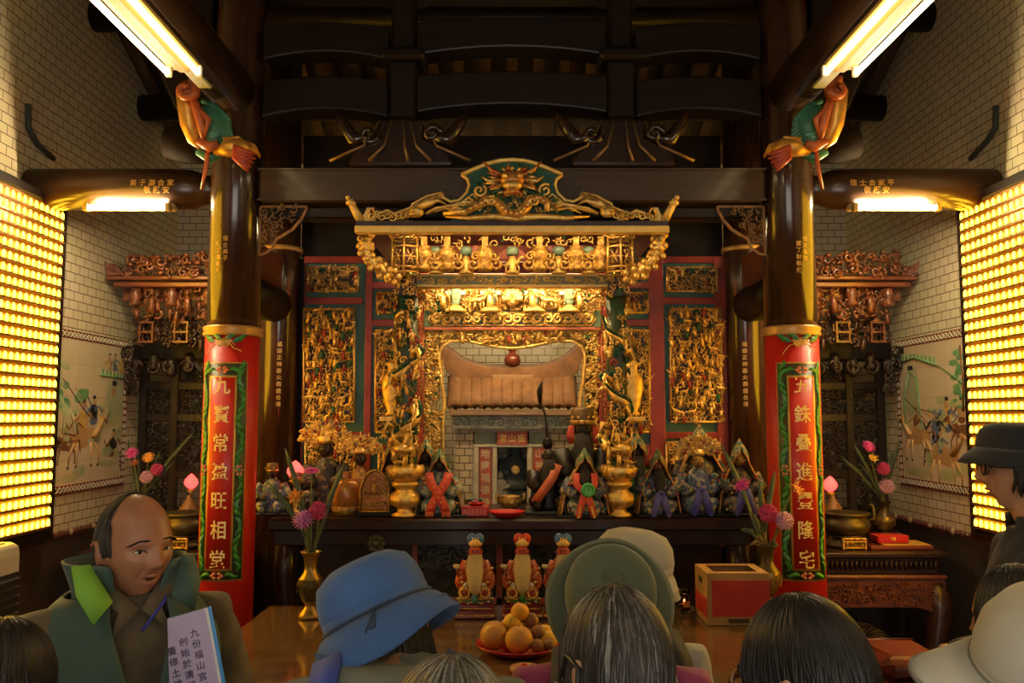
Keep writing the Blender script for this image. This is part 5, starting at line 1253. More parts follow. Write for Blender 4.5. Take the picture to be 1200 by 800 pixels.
# ================================================================== three wealth gods on the lower table
def tbl(px, py):
    ang = math.atan((py - 400) / FPX) - PITCH; Y = (CAMZ - TZ) / math.tan(ang)
    q = P(px, py, Y); q.z = TZ + .002; return q
cap_b = pm('cap_blue', (.06, .19, .46), (.04, .13, .36), 10, .35); cap_r = pm('cap_red', (.60, .05, .03), (.50, .035, .025), 10, .35)
wb = pm('white_beard', (.62, .47, .24), (.50, .36, .16), 30, .65, stretch=(9, 9, .5), bump=.4)
def wealth_god(px, label, cap, skirt, robe):
    c = tbl(px, 722); t = thing('wealth_god_statue', label, 'statue', c, group='bearded wealth god statues')
    b = MB(); b.box(c + EZ * .025, (.225, .17, .05), 0, None, .006); b.box(c + EZ * .022, (.232, .177, .012), 1); b.box(c + EZ * .068, (.20, .15, .034), 0, None, .006); b.box(c + EZ * .058, (.205, .155, .008), 1)
    b.build('plinth', [pm('plinth_red', (.22, .022, .022), (.15, .015, .015), 8, .3, coat=.3), GOLD2], t)
    b = MB(); R = random.Random(int(px))
    b.lathe([(.10, .085), (.105, .10), (.088, .15), (.082, .19)], c, 24, 1, sy=.72, fn=lambda t_, z: 1 + (.03 * math.cos(9 * t_)))
    b.lathe([(.083, .17), (.09, .20), (.088, .25), (.075, .30), (.045, .33), (.03, .345)], c, 24, 0, sy=.7)
    for s in (-1, 1):
        b.tube([c + Vector((s * .055, 0, .315)), c + Vector((s * .082, -.02, .25)), c + Vector((s * .074, -.065, .215))], [.024, .028, .024], 10, 0)
        b.tube([c + Vector((s * .088, -.02, .24)), c + Vector((s * .094, -.045, .20)), c + Vector((s * .096, -.05, .17))], [.024, .026, .012], 8, 0)
        b.ell(c + Vector((s * .055, -.065, .150)), (.042, .03, .045), 0, 12, 8)
    b.build('robe', [robe, skirt], t)
    b = MB()
    for s in (-1, 1):
        for q in range(10): b.ell(c + Vector((s * .058 + .026 * math.cos(q * .628), -.094, .150 + .028 * math.sin(q * .628))), (.009, .006, .009), 0, 6, 4)
        b.ell(c + Vector((s * .058, -.096, .150)), (.014, .006, .016), 1); b.tube([c + Vector((s * .05, -.085, .205)), c + Vector((s * .056, -.095, .185))], [.008, .018], 6, 2)
        for q in range(7): b.ell(c + Vector((s * (.098 - .004 * q), -.03 - .008 * q, .28 - .012 * q)), (.010, .010, .008), q % 2, 6, 4)
    for q in range(13): b.tube([c + Vector((-.10 + .0165 * q, -.062 - .012 * math.cos((q - 6) * .3), .118 + .006 * (q % 2))), c + Vector((-.092 + .0165 * q, -.066 - .012 * math.cos((q - 6) * .3), .108))], .008, 5, 0)
    for q in range(9): b.ell(c + Vector((-.08 + .02 * q, -.074, .093 + .005 * math.cos(q * 1.6))), (.011, .006, .007), q % 3, 6, 4)
    b.tube([c + Vector((0, -.082, .10)), c + Vector((0, -.088, .13)), c + Vector((0, -.084, .16))], [.02, .016, .012], 8, 3)
    b.build('painted_ornament', [GOLDP, MATS['carving_red'], pm('god_white', (.60, .58, .48), rough=.4), GREENB if skirt is GREENB else TEAL], t)
    hc = c + Vector((0, -.022, .372)); b = MB(); b.ell(hc, (.036, .034, .043), 0, 16, 12); b.ell(hc + Vector((0, -.036, -.002)), (.007, .008, .011)); 
    for s in (-1, 1): b.ell(hc + Vector((s * .037, 0, 0)), (.006, .009, .014)); b.ell(hc + Vector((s * .016, -.030, -.008)), (.011, .008, .009))
    b.ell(hc + Vector((0, -.031, .016)), (.026, .008, .005)); b.build('head', pm('god_red_face', (.50, .08, .06), (.42, .06, .05), 15, .4), t)
    b = MB()
    for s in (-1, 1): b.ell(hc + Vector((s * .014, -.036, .006)), (.007, .003, .003), 0, 8, 5); b.tube([hc + Vector((s * .006, -.038, .014)), hc + Vector((s * .024, -.033, .018))], .002, 4, 0)
    b.build('eyes', BLACK, t)
    b = MB(); b.tube([hc + Vector((0, -.026, -.024)), hc + Vector((0, -.050, -.055)), hc + Vector((0, -.075, -.10)), hc + Vector((0, -.088, -.16)), hc + Vector((.004, -.092, -.205)), hc + Vector((.006, -.092, -.232))], [.026, .042, .047, .043, .031, .008], 22, 0, flat=.4, up=(1, 0, 0))
    for k in range(15): b.tube([hc + Vector((-.036 + .0052 * k, -.042, -.01)), hc + Vector((-.046 + .0066 * k, -.088 + .003 * abs(k - 7) * .8, -.09)), hc + Vector((-.032 + .0048 * k, -.110 + .003 * abs(k - 7), -.20 - .02 * math.sin(k * PI / 14)))], [.004, .005, .002], 5)
    b.build('beard', wb, t)
    b = MB(); b.lathe([(.036, 0), (.040, .01), (.038, .03), (.034, .04)], hc + EZ * .036, 20, 1)
    for q in range(7): b.ell(hc + Vector((.037 * math.sin((q - 3) * .4), -.037 * math.cos((q - 3) * .4), .052)), (.007, .005, .009), 1, 6, 5)
    for s in (-1, 1): b.ell(hc + Vector((s * .022, .0, .076)), (.030, .03, .032), 0, 14, 10); b.tube([hc + Vector((s * .004, -.026, .05)), hc + Vector((s * .012, -.032, .075)), hc + Vector((s * .02, -.03, .09))], .0025, 5, 1)
    b.tube([hc + Vector((0, -.03, .05)), hc + Vector((0, -.032, .088))], .003, 5, 1)
    b.build('cap', [cap, GOLDP], t)
    b = MB(); p = c + Vector((-.105, -.05, .292)); b.ell(p, (.020, .015, .014), 0, 10, 7); b.ell(p + Vector((-.012, 0, .003)), (.012, .013, .012), 0); b.tube([p - EZ * .01, c + Vector((-.09, -.06, .235))], [.008, .012], 6, 1); b.build('gold_ingot', [pm('ingot_pale', (.62, .50, .24), rough=.3, metal=.3), SKINR], t); t.scale = (.87, .87, .87)
rob_r = pm('god_orange_robe', (.50, .07, .025), (.58, .26, .06), 60, .35, contrast=(.5, .58))
wealth_god(557, 'wealth god statue in a blue cap closest to the blue bucket hat', cap_b, TEAL, rob_r)
wealth_god(612, 'wealth god statue in a red cap with long cream beard', cap_r, GREENB, rob_r)
wealth_god(660, 'wealth god statue in a blue cap half hidden by the olive hat', cap_b, TEAL, rob_r)

# ================================================================== fruit plate
pc = tbl(608, 764)
t = thing('fruit_plate', 'red plate of oranges and passion fruit on the lower table', 'plate', pc)
b = MB(); b.lathe([(.12, 0), (.13, .006), (.16, .022), (.186, .036), (.188, .041), (.182, .040), (.155, .026), (.12, .012), (0, .010)], pc, 48); b.build('dish', redpl, t)
def peel(n, a, c_): return pm(n, a, c_, 8, .42, bump=.25, bscale=160, coat=.1)
orangem, pomelo, passion, yellowm = peel('orange_peel', (.62, .27, .02), (.68, .32, .03)), peel('tan_citrus_peel', (.56, .27, .05), (.48, .22, .04)), peel('passionfruit_skin', (.26, .12, .04), (.20, .085, .03)), peel('yellow_citrus_peel', (.70, .42, .03), (.64, .36, .03))
stemm = pm('fruit_stem', (.10, .12, .04), rough=.7)
def fruit(name, dx, dy, dz, r, m, label, group, sq=.95):
    c = pc + Vector((dx, dy, dz)); t = thing(name, label, name.split('_')[-1] if name != 'passion_fruit' else 'fruit', c, group=group)
    b = MB(); b.lathe([(.02 * r, -sq * r)] + [(r * math.cos(a), r * sq * math.sin(a)) for a in [(-80 + 160 * k / 15) * PI / 180 for k in range(16)]] + [(.06 * r, .96 * r * sq), (.0, .93 * r * sq)], c, 24); b.build('peel', m, t)
    b = MB(); b.lathe([(.09 * r, 0), (.07 * r, .05 * r), (.03 * r, .07 * r)], c + EZ * .93 * r * sq, 8); b.build('stem_button', stemm, t)
fruit('orange', -.105, -.015, .075, .062, pomelo, 'large tan citrus at the plate edge on the blue hat side', 'tan citrus')
fruit('orange', .0, -.075, .070, .060, pomelo, 'large tan citrus in the middle front of the plate', 'tan citrus')
fruit('orange', -.035, .075, .072, .058, pomelo, 'tan citrus at the back under the top orange', 'tan citrus')
fruit('orange', .005, .015, .165, .040, orangem, 'bright orange on top of the fruit pile', 'oranges')
fruit('orange', -.03, .00, .128, .036, yellowm, 'yellow orange tucked below the top orange', 'oranges')
fruit('orange', .115, .055, .060, .043, yellowm, 'yellow citrus at the back near the olive hat', 'yellow citrus')
fruit('orange', .127, -.03, .058, .040, yellowm, 'yellow citrus at the plate edge near the olive hat', 'yellow citrus')
fruit('passion_fruit', .055, .03, .125, .033, passion, 'brown passion fruit with a pale spot, beside the top orange', 'passion fruit', 1.)
fruit('passion_fruit', .082, -.03, .088, .032, passion, 'brown passion fruit on the pile between tan and yellow citrus', 'passion fruit', 1.)
fruit('passion_fruit', .078, -.105, .052, .028, passion, 'brown passion fruit lowest at the front of the plate', 'passion fruit', 1.)
fruit('passion_fruit', .128, -.092, .054, .026, passion, 'brown passion fruit at the front below the yellow citrus', 'passion fruit', 1.)
b = MB(); b.lathe([(0, 0), (.008, .001), (.008, .002), (0, .003)], pc + Vector((.050, -.004, .129)) + Vector((0, 0, 0)), 10)
dc = tbl(615, 789); t = thing('wooden_dish', 'small round wooden dish with red centre in front of the fruit plate', 'dish', dc)
b = MB(); b.lathe([(.045, 0), (.058, .012), (.06, .024), (.05, .027), (.035, .018), (0, .016)], dc, 28); b.build('dish', pm('dish_wood', (.34, .16, .06), (.26, .11, .04), 10, .35, stretch=(1, 5, 1)), t)
b = MB(); b.tube([dc + Vector((-.018, 0, .024)), dc + Vector((0, 0, .030)), dc + Vector((.018, .004, .024))], [.006, .012, .005], 8); b.build('red_block', redpl, t)

# ================================================================== brass vases and flowers
brass = pm('old_brass', (.40, .25, .07), (.28, .17, .045), 14, .3, .75, coat=.1)
brassd = pm('tarnished_brass', (.10, .075, .03), (.07, .05, .02), 14, .4, .6)
def vase(c, label, h=.33, dark=False, r=1.):
    t = thing('brass_vase', label, 'vase', c, group='brass flower vases'); k = h / .33
    b = MB(); b.lathe([(r_ * k * r, z * k) for r_, z in ((.056, 0), (.060, .008), (.054, .022), (.026, .055), (.024, .066), (.040, .085), (.058, .135), (.064, .165), (.058, .195), (.036, .225), (.030, .25), (.034, .30), (.052, .325), (.054, .33), (.046, .328), (.028, .30), (.024, .26), (.0, .25))], c, 36); b.build('body', brassd if dark else brass, t)
    b = MB(); b.lathe([(.0415 * k * r, .084 * k), (.0605 * k * r, .135 * k), (.0662 * k * r, .165 * k), (.0600 * k * r, .195 * k)], c, 36, 0, cap=False)
    for q in range(18): spiral(b, c + Vector((.0655 * k * r * math.cos(q * PI / 9), .0655 * k * r * math.sin(q * PI / 9), (.135 + .028 * (q % 2)) * k)), .014 * k, 1., .003, 0, Vector((-math.sin(q * PI / 9), math.cos(q * PI / 9), 0)), EZ, Vector((math.cos(q * PI / 9), math.sin(q * PI / 9), 0)), q, 1, 8, 4)
    b.build('chased_band', brassd if not dark else brass, t); return t
stemg = pm('flower_stem', (.14, .15, .05), (.10, .11, .035), 12, .6); leafm = pm('grey_green_leaf', (.075, .105, .055), (.05, .075, .04), 20, .5)
FC = dict(purple=((.42, .09, .46), (.55, .18, .60)), pink=((.60, .03, .30), (.72, .06, .40)), rose=((.52, .02, .16), (.62, .05, .24)), orange=((.72, .26, .03), (.80, .40, .06)), yellow=((.70, .40, .03), (.76, .50, .06)), lilac=((.58, .28, .48), (.68, .42, .58)), rust=((.34, .08, .03), (.42, .14, .05)))
def bloom(mb, c, r, ax, style):
    ax = Vector(ax).normalized(); x, y = frame(ax); R = random.Random(int(c.x * 9999) & 0xffff)
    if style == 'pom':
        N = 110
        for i in range(N):
            z = 1 - 1.75 * (i + .5) / N; a = i * 2.39996; q = math.sqrt(max(0, 1 - z * z)); d = ax * z * .8 + x * q * math.cos(a) + y * q * math.sin(a)
            e = d.normalized(); mb.tube([c + e * r * .45, c + e * r * .8, c + e * r * R.uniform(.97, 1.06)], [r * .07, r * .13, r * .03], 4, i % 2, flat=.45)
        mb.ell(c, r * .55, 0, 10, 8)
    elif style == 'disc':
        for ly, (n, rr, up) in enumerate(((20, 1., .15), (16, .8, .32), (12, .55, .5), (7, .28, .65))):
            for i in range(n):
                a = 2 * PI * i / n + ly; d = x * math.cos(a) + y * math.sin(a)
                mb.tube([c + ax * r * up * .4, c + d * r * rr * .6 + ax * r * up * .7, c + d * r * rr + ax * r * up * R.uniform(.4, .8)], [r * .06, r * .13, r * .07], 5, i % 2, flat=.35)
    else:
        for i in range(60):
            a = i * 2.39996; q = math.sqrt((i + .5) / 60); d = x * math.cos(a) * q + y * math.sin(a) * q
            mb.tube([c, c + d * r * .6 + ax * r * .5, c + d * r * R.uniform(.85, 1.1) + ax * r * R.uniform(.3, 1.0)], [r * .05, r * .10, r * .04], 4, i % 2, flat=.4)
def flower(vc, mouth, tip, r, colour, style, label, ax=(0, -.8, .6), group='flowers in the vase'):
    t = thing('flower', label, 'flower', tip, group=group); a, c_ = FC[colour]
    b = MB(); bloom(b, Vector(tip), r, ax, style); b.build('bloom', [pm('petal_' + colour, a, a, 10, .6, sheen=.2), pm('petal_light_' + colour, c_, c_, 10, .6, sheen=.2)], t)
    b = MB(); m = Vector(mouth); tip = Vector(tip); mid = (m + tip) / 2 + Vector((rnd.uniform(-.01, .01), .015, .0)); b.tube([m - EZ * .05, m + (mid - m) * .3, mid, tip - Vector(ax).normalized() * r * .3], .0045, 6); b.build('stem', stemg, t)
def leafspray(mouth, tips, label, w=.03, mat=None):
    t = thing('leaf_spray', label, 'leaves', mouth)
    b = MB(); m = Vector(mouth)
    for p in tips:
        p = Vector(p); mid = m * .45 + p * .55 + Vector((0, 0, .03)); b.strip([m - EZ * .04, m * .8 + mid * .2, mid, mid * .4 + p * .6, p], [.004, .008, w, w * .8, .003], .003, (0, -1, .35), 0)
    b.build('leaves', mat or leafm, t)
# left vase on the offering table
vc = tbl(363, 724); VY = vc.y
vase(vc, 'brass vase of dahlias standing on the lower table beside the blue bucket hat')
mo = lambda c, dx=0: Vector((c.x + dx, c.y, c.z + .325))
G1 = 'dahlias in the front brass vase'
flower(vc, mo(vc, -.01), P(356, 609, VY - .03), .060, 'purple', 'disc', 'purple dahlia lowest in the brass vase near the blue hat', (0, -.75, .65), G1)
flower(vc, mo(vc, .01), P(373, 598, VY), .050, 'rose', 'pom', 'round magenta dahlia in the brass vase near the blue hat', (0, -.8, .5), G1)
flower(vc, mo(vc, -.02), P(347, 583, VY), .045, 'orange', 'tuft', 'orange marigold in the brass vase near the blue hat', (-.1, -.9, .3), G1)
flower(vc, mo(vc, 0), P(365, 552, VY + .02), .042, 'pink', 'disc', 'hot pink flower highest in the brass vase near the blue hat', (.1, -.3, .9), G1)
flower(vc, mo(vc, .0), P(348, 558, VY + .03), .042, 'rust', 'disc', 'rust brown flower beside the red lotus lamp', (-.1, -.3, .9), G1)
leafspray(mo(vc, .015), [P(404, 541, VY), P(334, 525, VY), P(312, 562, VY)], 'long grey-green leaves in the brass vase near the blue hat')
b = MB()
# right vase
vr = tbl(900, 713); vr.y -= .0
vase(vr, 'dark brass vase of flowers behind the cardboard box, against the pillar', .33, True, 1.1)
G2 = 'flowers in the dark vase behind the box'
flower(vr, mo(vr, 0), P(900, 601, vr.y - .02), .052, 'rose', 'pom', 'round magenta dahlia in the vase behind the cardboard box', (0, -.9, .4), G2)
flower(vr, mo(vr, .02), P(919, 610, vr.y - .04), .052, 'lilac', 'pom', 'pale lilac dahlia in the vase behind the cardboard box', (.3, -.8, .4), G2)
flower(vr, mo(vr, -.02), P(871, 571, vr.y), .050, 'pink', 'tuft', 'hot pink flower leaning over the altar from the vase behind the box', (-.4, -.7, .5), G2)
flower(vr, mo(vr, .03), P(930, 576, vr.y - .08), .052, 'orange', 'tuft', 'orange flower against the red pillar above the box', (.7, -.5, .5), G2)
leafspray(mo(vr, -.015), [P(845, 520, vr.y + .1), P(908, 552, vr.y), P(880, 600, vr.y + .03), P(868, 620, vr.y), P(890, 560, vr.y)], 'grey-green leaves in the vase behind the cardboard box')
leafspray(mo(vr, .0), [P(878, 640, vr.y - .03), P(884, 630, vr.y - .04), P(894, 625, vr.y - .05), P(912, 640, vr.y - .05)], 'dry twiggy leaves at the mouth of the vase behind the box', .02, pm('dry_leaf', (.16, .11, .05), (.11, .08, .04), 20, .6))

# ================================================================== cardboard box with red paper, candle glasses
bc = tbl(866, 733); bw, bd, bh = .305, .27, .245
t = thing('donation_box', 'open-topped cardboard box wrapped in red paper at the table edge by the pillar', 'box', bc)
card = pm('cardboard', (.42, .24, .085), (.36, .20, .07), 6, .7); cb_ = Vector((bc.x, bc.y + bd / 2, bc.z))
b = MB()
for s in (-1, 1):
    b.box(cb_ + Vector((s * (bw / 2 - .003), 0, bh / 2)), (.006, bd, bh)); b.box(cb_ + Vector((0, s * (bd / 2 - .003), bh / 2)), (bw - .012, .006, bh))
b.box(cb_ + EZ * .004, (bw - .012, bd - .012, .006))
for s in (-1, 1):
    b.box(cb_ + Vector((s * (bw / 2 - .022), 0, bh + .002)), (.044, bd, .004)); b.box(cb_ + Vector((0, s * (bd / 2 - .022), bh + .002)), (bw - .088, .044, .004))
b.build('carton', card, t, bevel=.001)
b = MB(); b.box(cb_ + Vector((.012, -bd / 2 - .002, bh * .52)), (bw - .024, .003, bh * .70)); b.box(cb_ + Vector((-bw / 2 - .002, -.01, bh * .33)), (.003, bd - .02, bh * .38)); b.build('red_paper', pm('red_paper', (.46, .03, .02), (.36, .02, .016), 7, .55, bump=.35, bscale=14), t)
b = MB(); b.box(cb_ + Vector((-bw / 2 - .0022, .0, bh * .80)), (.003, .07, .03)); b.build('hand_hole', pm('box_ink', (.05, .035, .02), rough=.7), t)
b = MB(); b.box(cb_ + Vector((.0, -bd / 2 - .0025, bh * .085)), (.10, .002, .020)); b.build('printed_label', MATS['box_ink'], t)
for i in range(7):
    c = cb_ + Vector((rnd.uniform(-.09, .09), rnd.uniform(-.07, .07), .10)); 
    t2 = MB(); t2.tube([c, c + Vector((.01, 0, .09)), c + Vector((.012, 0, .115))], [.022, .02, .008], 10); o = t2.build('packet', pm('packet_red', (.30, .05, .03), (.4, .2, .1), 20, .4), t)
glass = pm('thin_glass', (1, .95, .9), rough=.03, trans=1., ior=1.3)
flame = em('candle_glow', (1., .25, .06), 7.)
for px, py, hh, lb in ((781, 711, .115, 'tall red candle glass closer to the cream hat'), (802, 717, .11, 'glass candle lamp with red heart paper beside the cardboard box')):
    c = tbl(px, py); t = thing('candle_glass', lb, 'candle', c, group='candle glasses'); b = MB()
    b.lathe([(.026, 0), (.03, .004), (.034, hh * .45), (.028, hh * .78), (.038, hh), (.036, hh), (.026, hh * .78), (.031, hh * .45), (.027, .008), (0, .007)], c, 28); b.build('glass', glass, t)
    b = MB(); b.lathe([(.024, .010), (.027, .03), (.026, .038), (0, .037)], c, 20); b.build('wax', pm('red_wax', (.40, .02, .015), rough=.35), t)
    b = MB(); b.lathe([(.002, .037), (.006, .045), (.005, .054), (.0, .066)], c, 10); b.build('flame', flame, t)
    b = MB(); b.box(c + Vector((.005, -.036, hh * .42)), (.034, .003, .030)); b.build('paper_label', pm('label_orange', (.56, .2, .05), rough=.6), t)

# ================================================================== side altars
BACKW = BLACKW
def side_altar(s):
    nm = 'beside the battlement mural' if s < 0 else 'beside the city-gate mural'
    S = lambda x: s * abs(x)
    # carved canopy
    def Q(px, py, Y):   # photo coordinates of the left altar, mirrored for the other one
        q = P(px, py, Y); q.x = s * abs(q.x); return q
    Yc = 6.0
    x_out, x_in = abs(Q(115, 300, Yc).x) - .075, 1.80
    t = thing('carved_side_canopy', 'carved red-brown wooden altar canopy ' + nm, 'altar canopy', (s * (x_out + x_in) / 2, Yc + .3, 2.4), group='side altar canopies')
    z0, z1 = Q(0, 323, Yc).z, Q(0, 297, Yc).z
    b = MB(); wdt = x_out - x_in; cx = s * (x_in + x_out) / 2
    relief(b, (cx - s * .06, Yc, z0), wdt - .14, z1 - z0, 200, .075, 'scroll', CWI, .05, fat=1.9); relief(b, (cx - s * .06, Yc + .02, z0), wdt - .12, z1 - z0 - .02, 201, .055, 'scroll', CWI, .03, fat=1.7)
    relief(b, (s * (x_out - .08), Yc, z0), .16, (z1 - z0) * .55, 202, .06, 'scroll', CWI, .05, fat=1.7)
    b.build('crest_fretwork', CARVEW, t)
    b = MB(); za, zb_ = Q(0, 333, Yc).z, Q(0, 323, Yc).z
    b.box((cx, Yc + .02, (za + zb_) / 2 + .012), (wdt, .10, .028), 0, None, .006); b.box((cx - s * .015, Yc + .04, za), (wdt - .05, .08, .035), 0, None, .006); b.box((cx, Yc + .42, zb_ + .0), (wdt - .04, .72, .03), 0)
    b.prism([(s * x_out, zb_), (s * (x_out + .02), zb_ + .10), (s * (x_out - .09), zb_ + .04), (s * (x_out - .12), zb_)], Yc - .02, Yc + .04)
    b.box((cx, Yc + .14, za - .05), (wdt - .12, .04, .10), 0); b.build('cornice', REDWOOD, t)
    b = MB(); zc1 = Q(0, 372, Yc).z
    relief(b, (cx - s * .05, Yc + .10, zc1), wdt - .22, za - zc1, 210, .07, 'mix', CWI, .06, figs=.5, fat=1.7)
    for k in range(4):
        x = s * (x_out - .18 - k * .26); b.lathe([(.03, 0), (.045, .02), (.03, .05), (.05, .08), (.03, .11), (.035, .13)], (x, Yc + .06, za - .15), 10); figure(b, Vector((x - s * .13, Yc + .05, za - .20)), .17, EX, EZ, EYF, rnd, (0, 0, 0))
    b.build('figure_brackets', CARVEW, t)
    b = MB(); z2 = Q(0, 402, Yc).z
    def taper(x, z): return (x * s) < (wdt / 2 - .10 - .5 * max(0, (za - zc1) * 0 + (zc1 - z2) - z) * .6)
    relief(b, (cx, Yc + .20, z2), wdt - .10, zc1 - z2 + .03, 220, .075, 'mix', CWI, .06, inside=taper, figs=.3, fat=2.)
    relief(b, (cx, Yc + .24, z2 + .02), wdt - .10, zc1 - z2, 221, .06, 'scroll', CWI, .05, inside=taper, fat=1.8)
    b.build('lower_fretwork', pm('dark_carved_wood', (.075, .03, .016), (.03, .012, .007), 20, .35, coat=.3), t)
    for k in range(5):
        b = MB(); x = s * (x_out - .24 - k * .25); c = Vector((x, Yc + .14, z2 + .05))
        for a in range(4): b.box(c + Vector((.045 * (1 if a % 2 else -1), .03 * (1 if a // 2 else -1), .04)), (.012, .012, .15))
        for z in (-.03, .04, .11): b.box(c + EZ * z, (.11, .08, .014))
        b.lathe([(.05, 0), (.02, .03), (.03, .05), (.01, .06)], c + EZ * .11, 8); b.build('carved_lantern', CARVEW, t)
    b = MB(); z3, z4 = Q(0, 436, Yc).z, Q(0, 402, Yc).z
    x3 = abs(Q(176, 420, Yc + .3).x)
    for k in range(9):
        x = s * (x3 + .10 - k * .13); b.lathe([(.02, 0), (.05, .03), (.03, .07), (.045, .10), (.03, .14)], (x, Yc + .30, z3 - .02 + .04 * (k % 2)), 8)
        spiral(b, (x, Yc + .28, z3 + .05), .06, 1.2, .016, 0, EX, EZ, EYF, k, 1 - 2 * (k % 2), 10, 5)
    [spiral(b, (s * (x3 + .16 - .02 * q), Yc + .28, z4 - .05 - .09 * q), .055, 1.3, .015, 0, EX, EZ, EYF, q * 1.3, 1 - 2 * (q % 2), 11, 5) for q in range(4)]
    b.build('hanging_carving', pm('lattice_wood', (.022, .010, .006), (.012, .006, .004), 12, .4), t)
    # lattice screen
    Yl = 6.55; x_o, x_i = abs(Q(165, 450, Yl).x), 1.30; zt_, zb2_ = Q(0, 425, Yl).z, Q(0, 612, Yl).z
    t = thing('lattice_screen', 'dark carved lattice screen standing on the side altar ' + nm, 'screen', (s * x_o, Yl, zb2_), group='side altar lattice screens')
    b = MB()
    for x in (x_o, x_o - .24, x_o - .52, x_o - .95): b.box((s * (x - .03), Yl, (zt_ + zb2_) / 2), (.06, .06, zt_ - zb2_), 0, None, .006)
    for z in (zt_ + .04, zt_ - .18, zt_ - .42, zb2_ + .36, zb2_ + .04): b.box((s * (x_o + x_i) / 2, Yl + .002, z), (x_o - x_i, .05, .06), 0, None, .006)
    b.box((s * (x_o + x_i) / 2, Yl, zt_ + .10), (x_o - x_i + .12, .10, .16), 0, None, .01); b.build('frame', pm('lattice_wood', (.022, .010, .006), (.012, .006, .004), 12, .4), t)
    for (xa, xb, za_, zb__) in ((x_o - .24, x_o - .06, zt_ - .40, zt_ - .20), (x_o - .24, x_o - .06, zb2_ + .40, zt_ - .46), (x_o - .24, x_o - .06, zb2_ + .06, zb2_ + .33), (x_o - .52, x_o - .30, zb2_ + .4, zt_ - .05)):
        b = MB(); relief(b, (s * (xa + xb) / 2, Yl, za_), xb - xa, zb__ - za_, 230, .06, 'scroll', CWI, .02, fat=1.5); relief(b, (s * (xa + xb) / 2, Yl, za_), xb - xa, zb__ - za_, 231, .075, 'scroll', CWI, .02, fat=1.3); b.build('fretwork', pm('lattice_wood', (.022, .010, .006), (.012, .006, .004), 12, .4), t)
    # table of the side altar
    Yt = 5.36; zt = P(0, 648, Yt).z; xo, xi = 2.70, 1.79
    t = thing('side_altar_table', 'dark side altar table with carved red-brown apron ' + nm, 'altar table', (s * (xo + xi) / 2, Yt + .6, 0), group='side altar tables')
    cx = s * (xo + xi) / 2; w_ = xo - xi
    b = MB(); b.box((cx, Yt + .62, zt - .015), (w_, 1.24, .03), 0, None, .006); b.build('tabletop', ALTARW, t)
    b = MB(); b.box((cx, Yt + .62, zt - .085), (w_ - .10, 1.16, .105), 0, None, .006)
    for k in range(26): b.ell((cx - w_ / 2 + .07 + k * (w_ - .14) / 25, Yt + .036, zt - .08), (.014, .01, .03), 0, 6, 5)
    b.build('dark_waist', ALTARW, t)
    b = MB(); b.box((cx, Yt + .62, zt - .15), (w_ - .02, 1.22, .025), 0, None, .006)
    ap = [(-w_ / 2 + .02, 0), (-w_ / 2 + .02, -.22), (-w_ / 2 + .1, -.20), (-w_ / 2 + .2, -.17), (0, -.17), (w_ / 2 - .2, -.17), (w_ / 2 - .1, -.20), (w_ / 2 - .02, -.22), (w_ / 2 - .02, 0)]
    b.prism([(cx + x, zt - .163 + z) for x, z in ap], Yt + .03, Yt + .06); b.box((cx, Yt + .62, zt - .22), (w_ - .06, 1.08, .10))
    relief(b, (cx, Yt + .032, zt - .315), w_ - .16, .13, 240, .05, 'scroll', CWI, .02)
    b.build('carved_apron', REDWOOD, t)
    for sx in (-1, 1):
        for yy in (Yt + .10, Yt + 1.12):
            b = MB(); x = cx + sx * (w_ / 2 - .07)
            b.tube([(x, yy, zt - .2), (x + sx * .03, yy - .02, zt - .34), (x + sx * .0, yy, .45), (x - sx * .03, yy, .2), (x + sx * .02, yy - .02, .05), (x + sx * .05, yy - .03, .0)], [.08, .085, .06, .05, .06, .07], 12)
            b.build('leg', MATS['dark_carved_wood'], t)
    b = MB()
    for k in range(22):
        a = k * PI / 21; p = Vector((cx + s * -.1, Yt + .25, zt - .62)); b.tube([p, p + Vector((.22 * math.cos(a), -.05, .16 * math.sin(a))), p + Vector((.30 * math.cos(a), -.07, .22 * math.sin(a) - .05))], [.006, .014, .003], 5)
    b.box((cx, Yt + .45, zt - .62), (w_ - .2, .04, .5), 1); b.build('gilt_carved_panel', [pm('dim_gilt', (.16, .10, .03), (.10, .06, .02), 20, .4, .4), ALTARW], t)
    return zt, Yt
szt, sYt = side_altar(-1); side_altar(1)
def sd(px, Y): q = P(px, 600, Y); q.z = szt + .002; return q
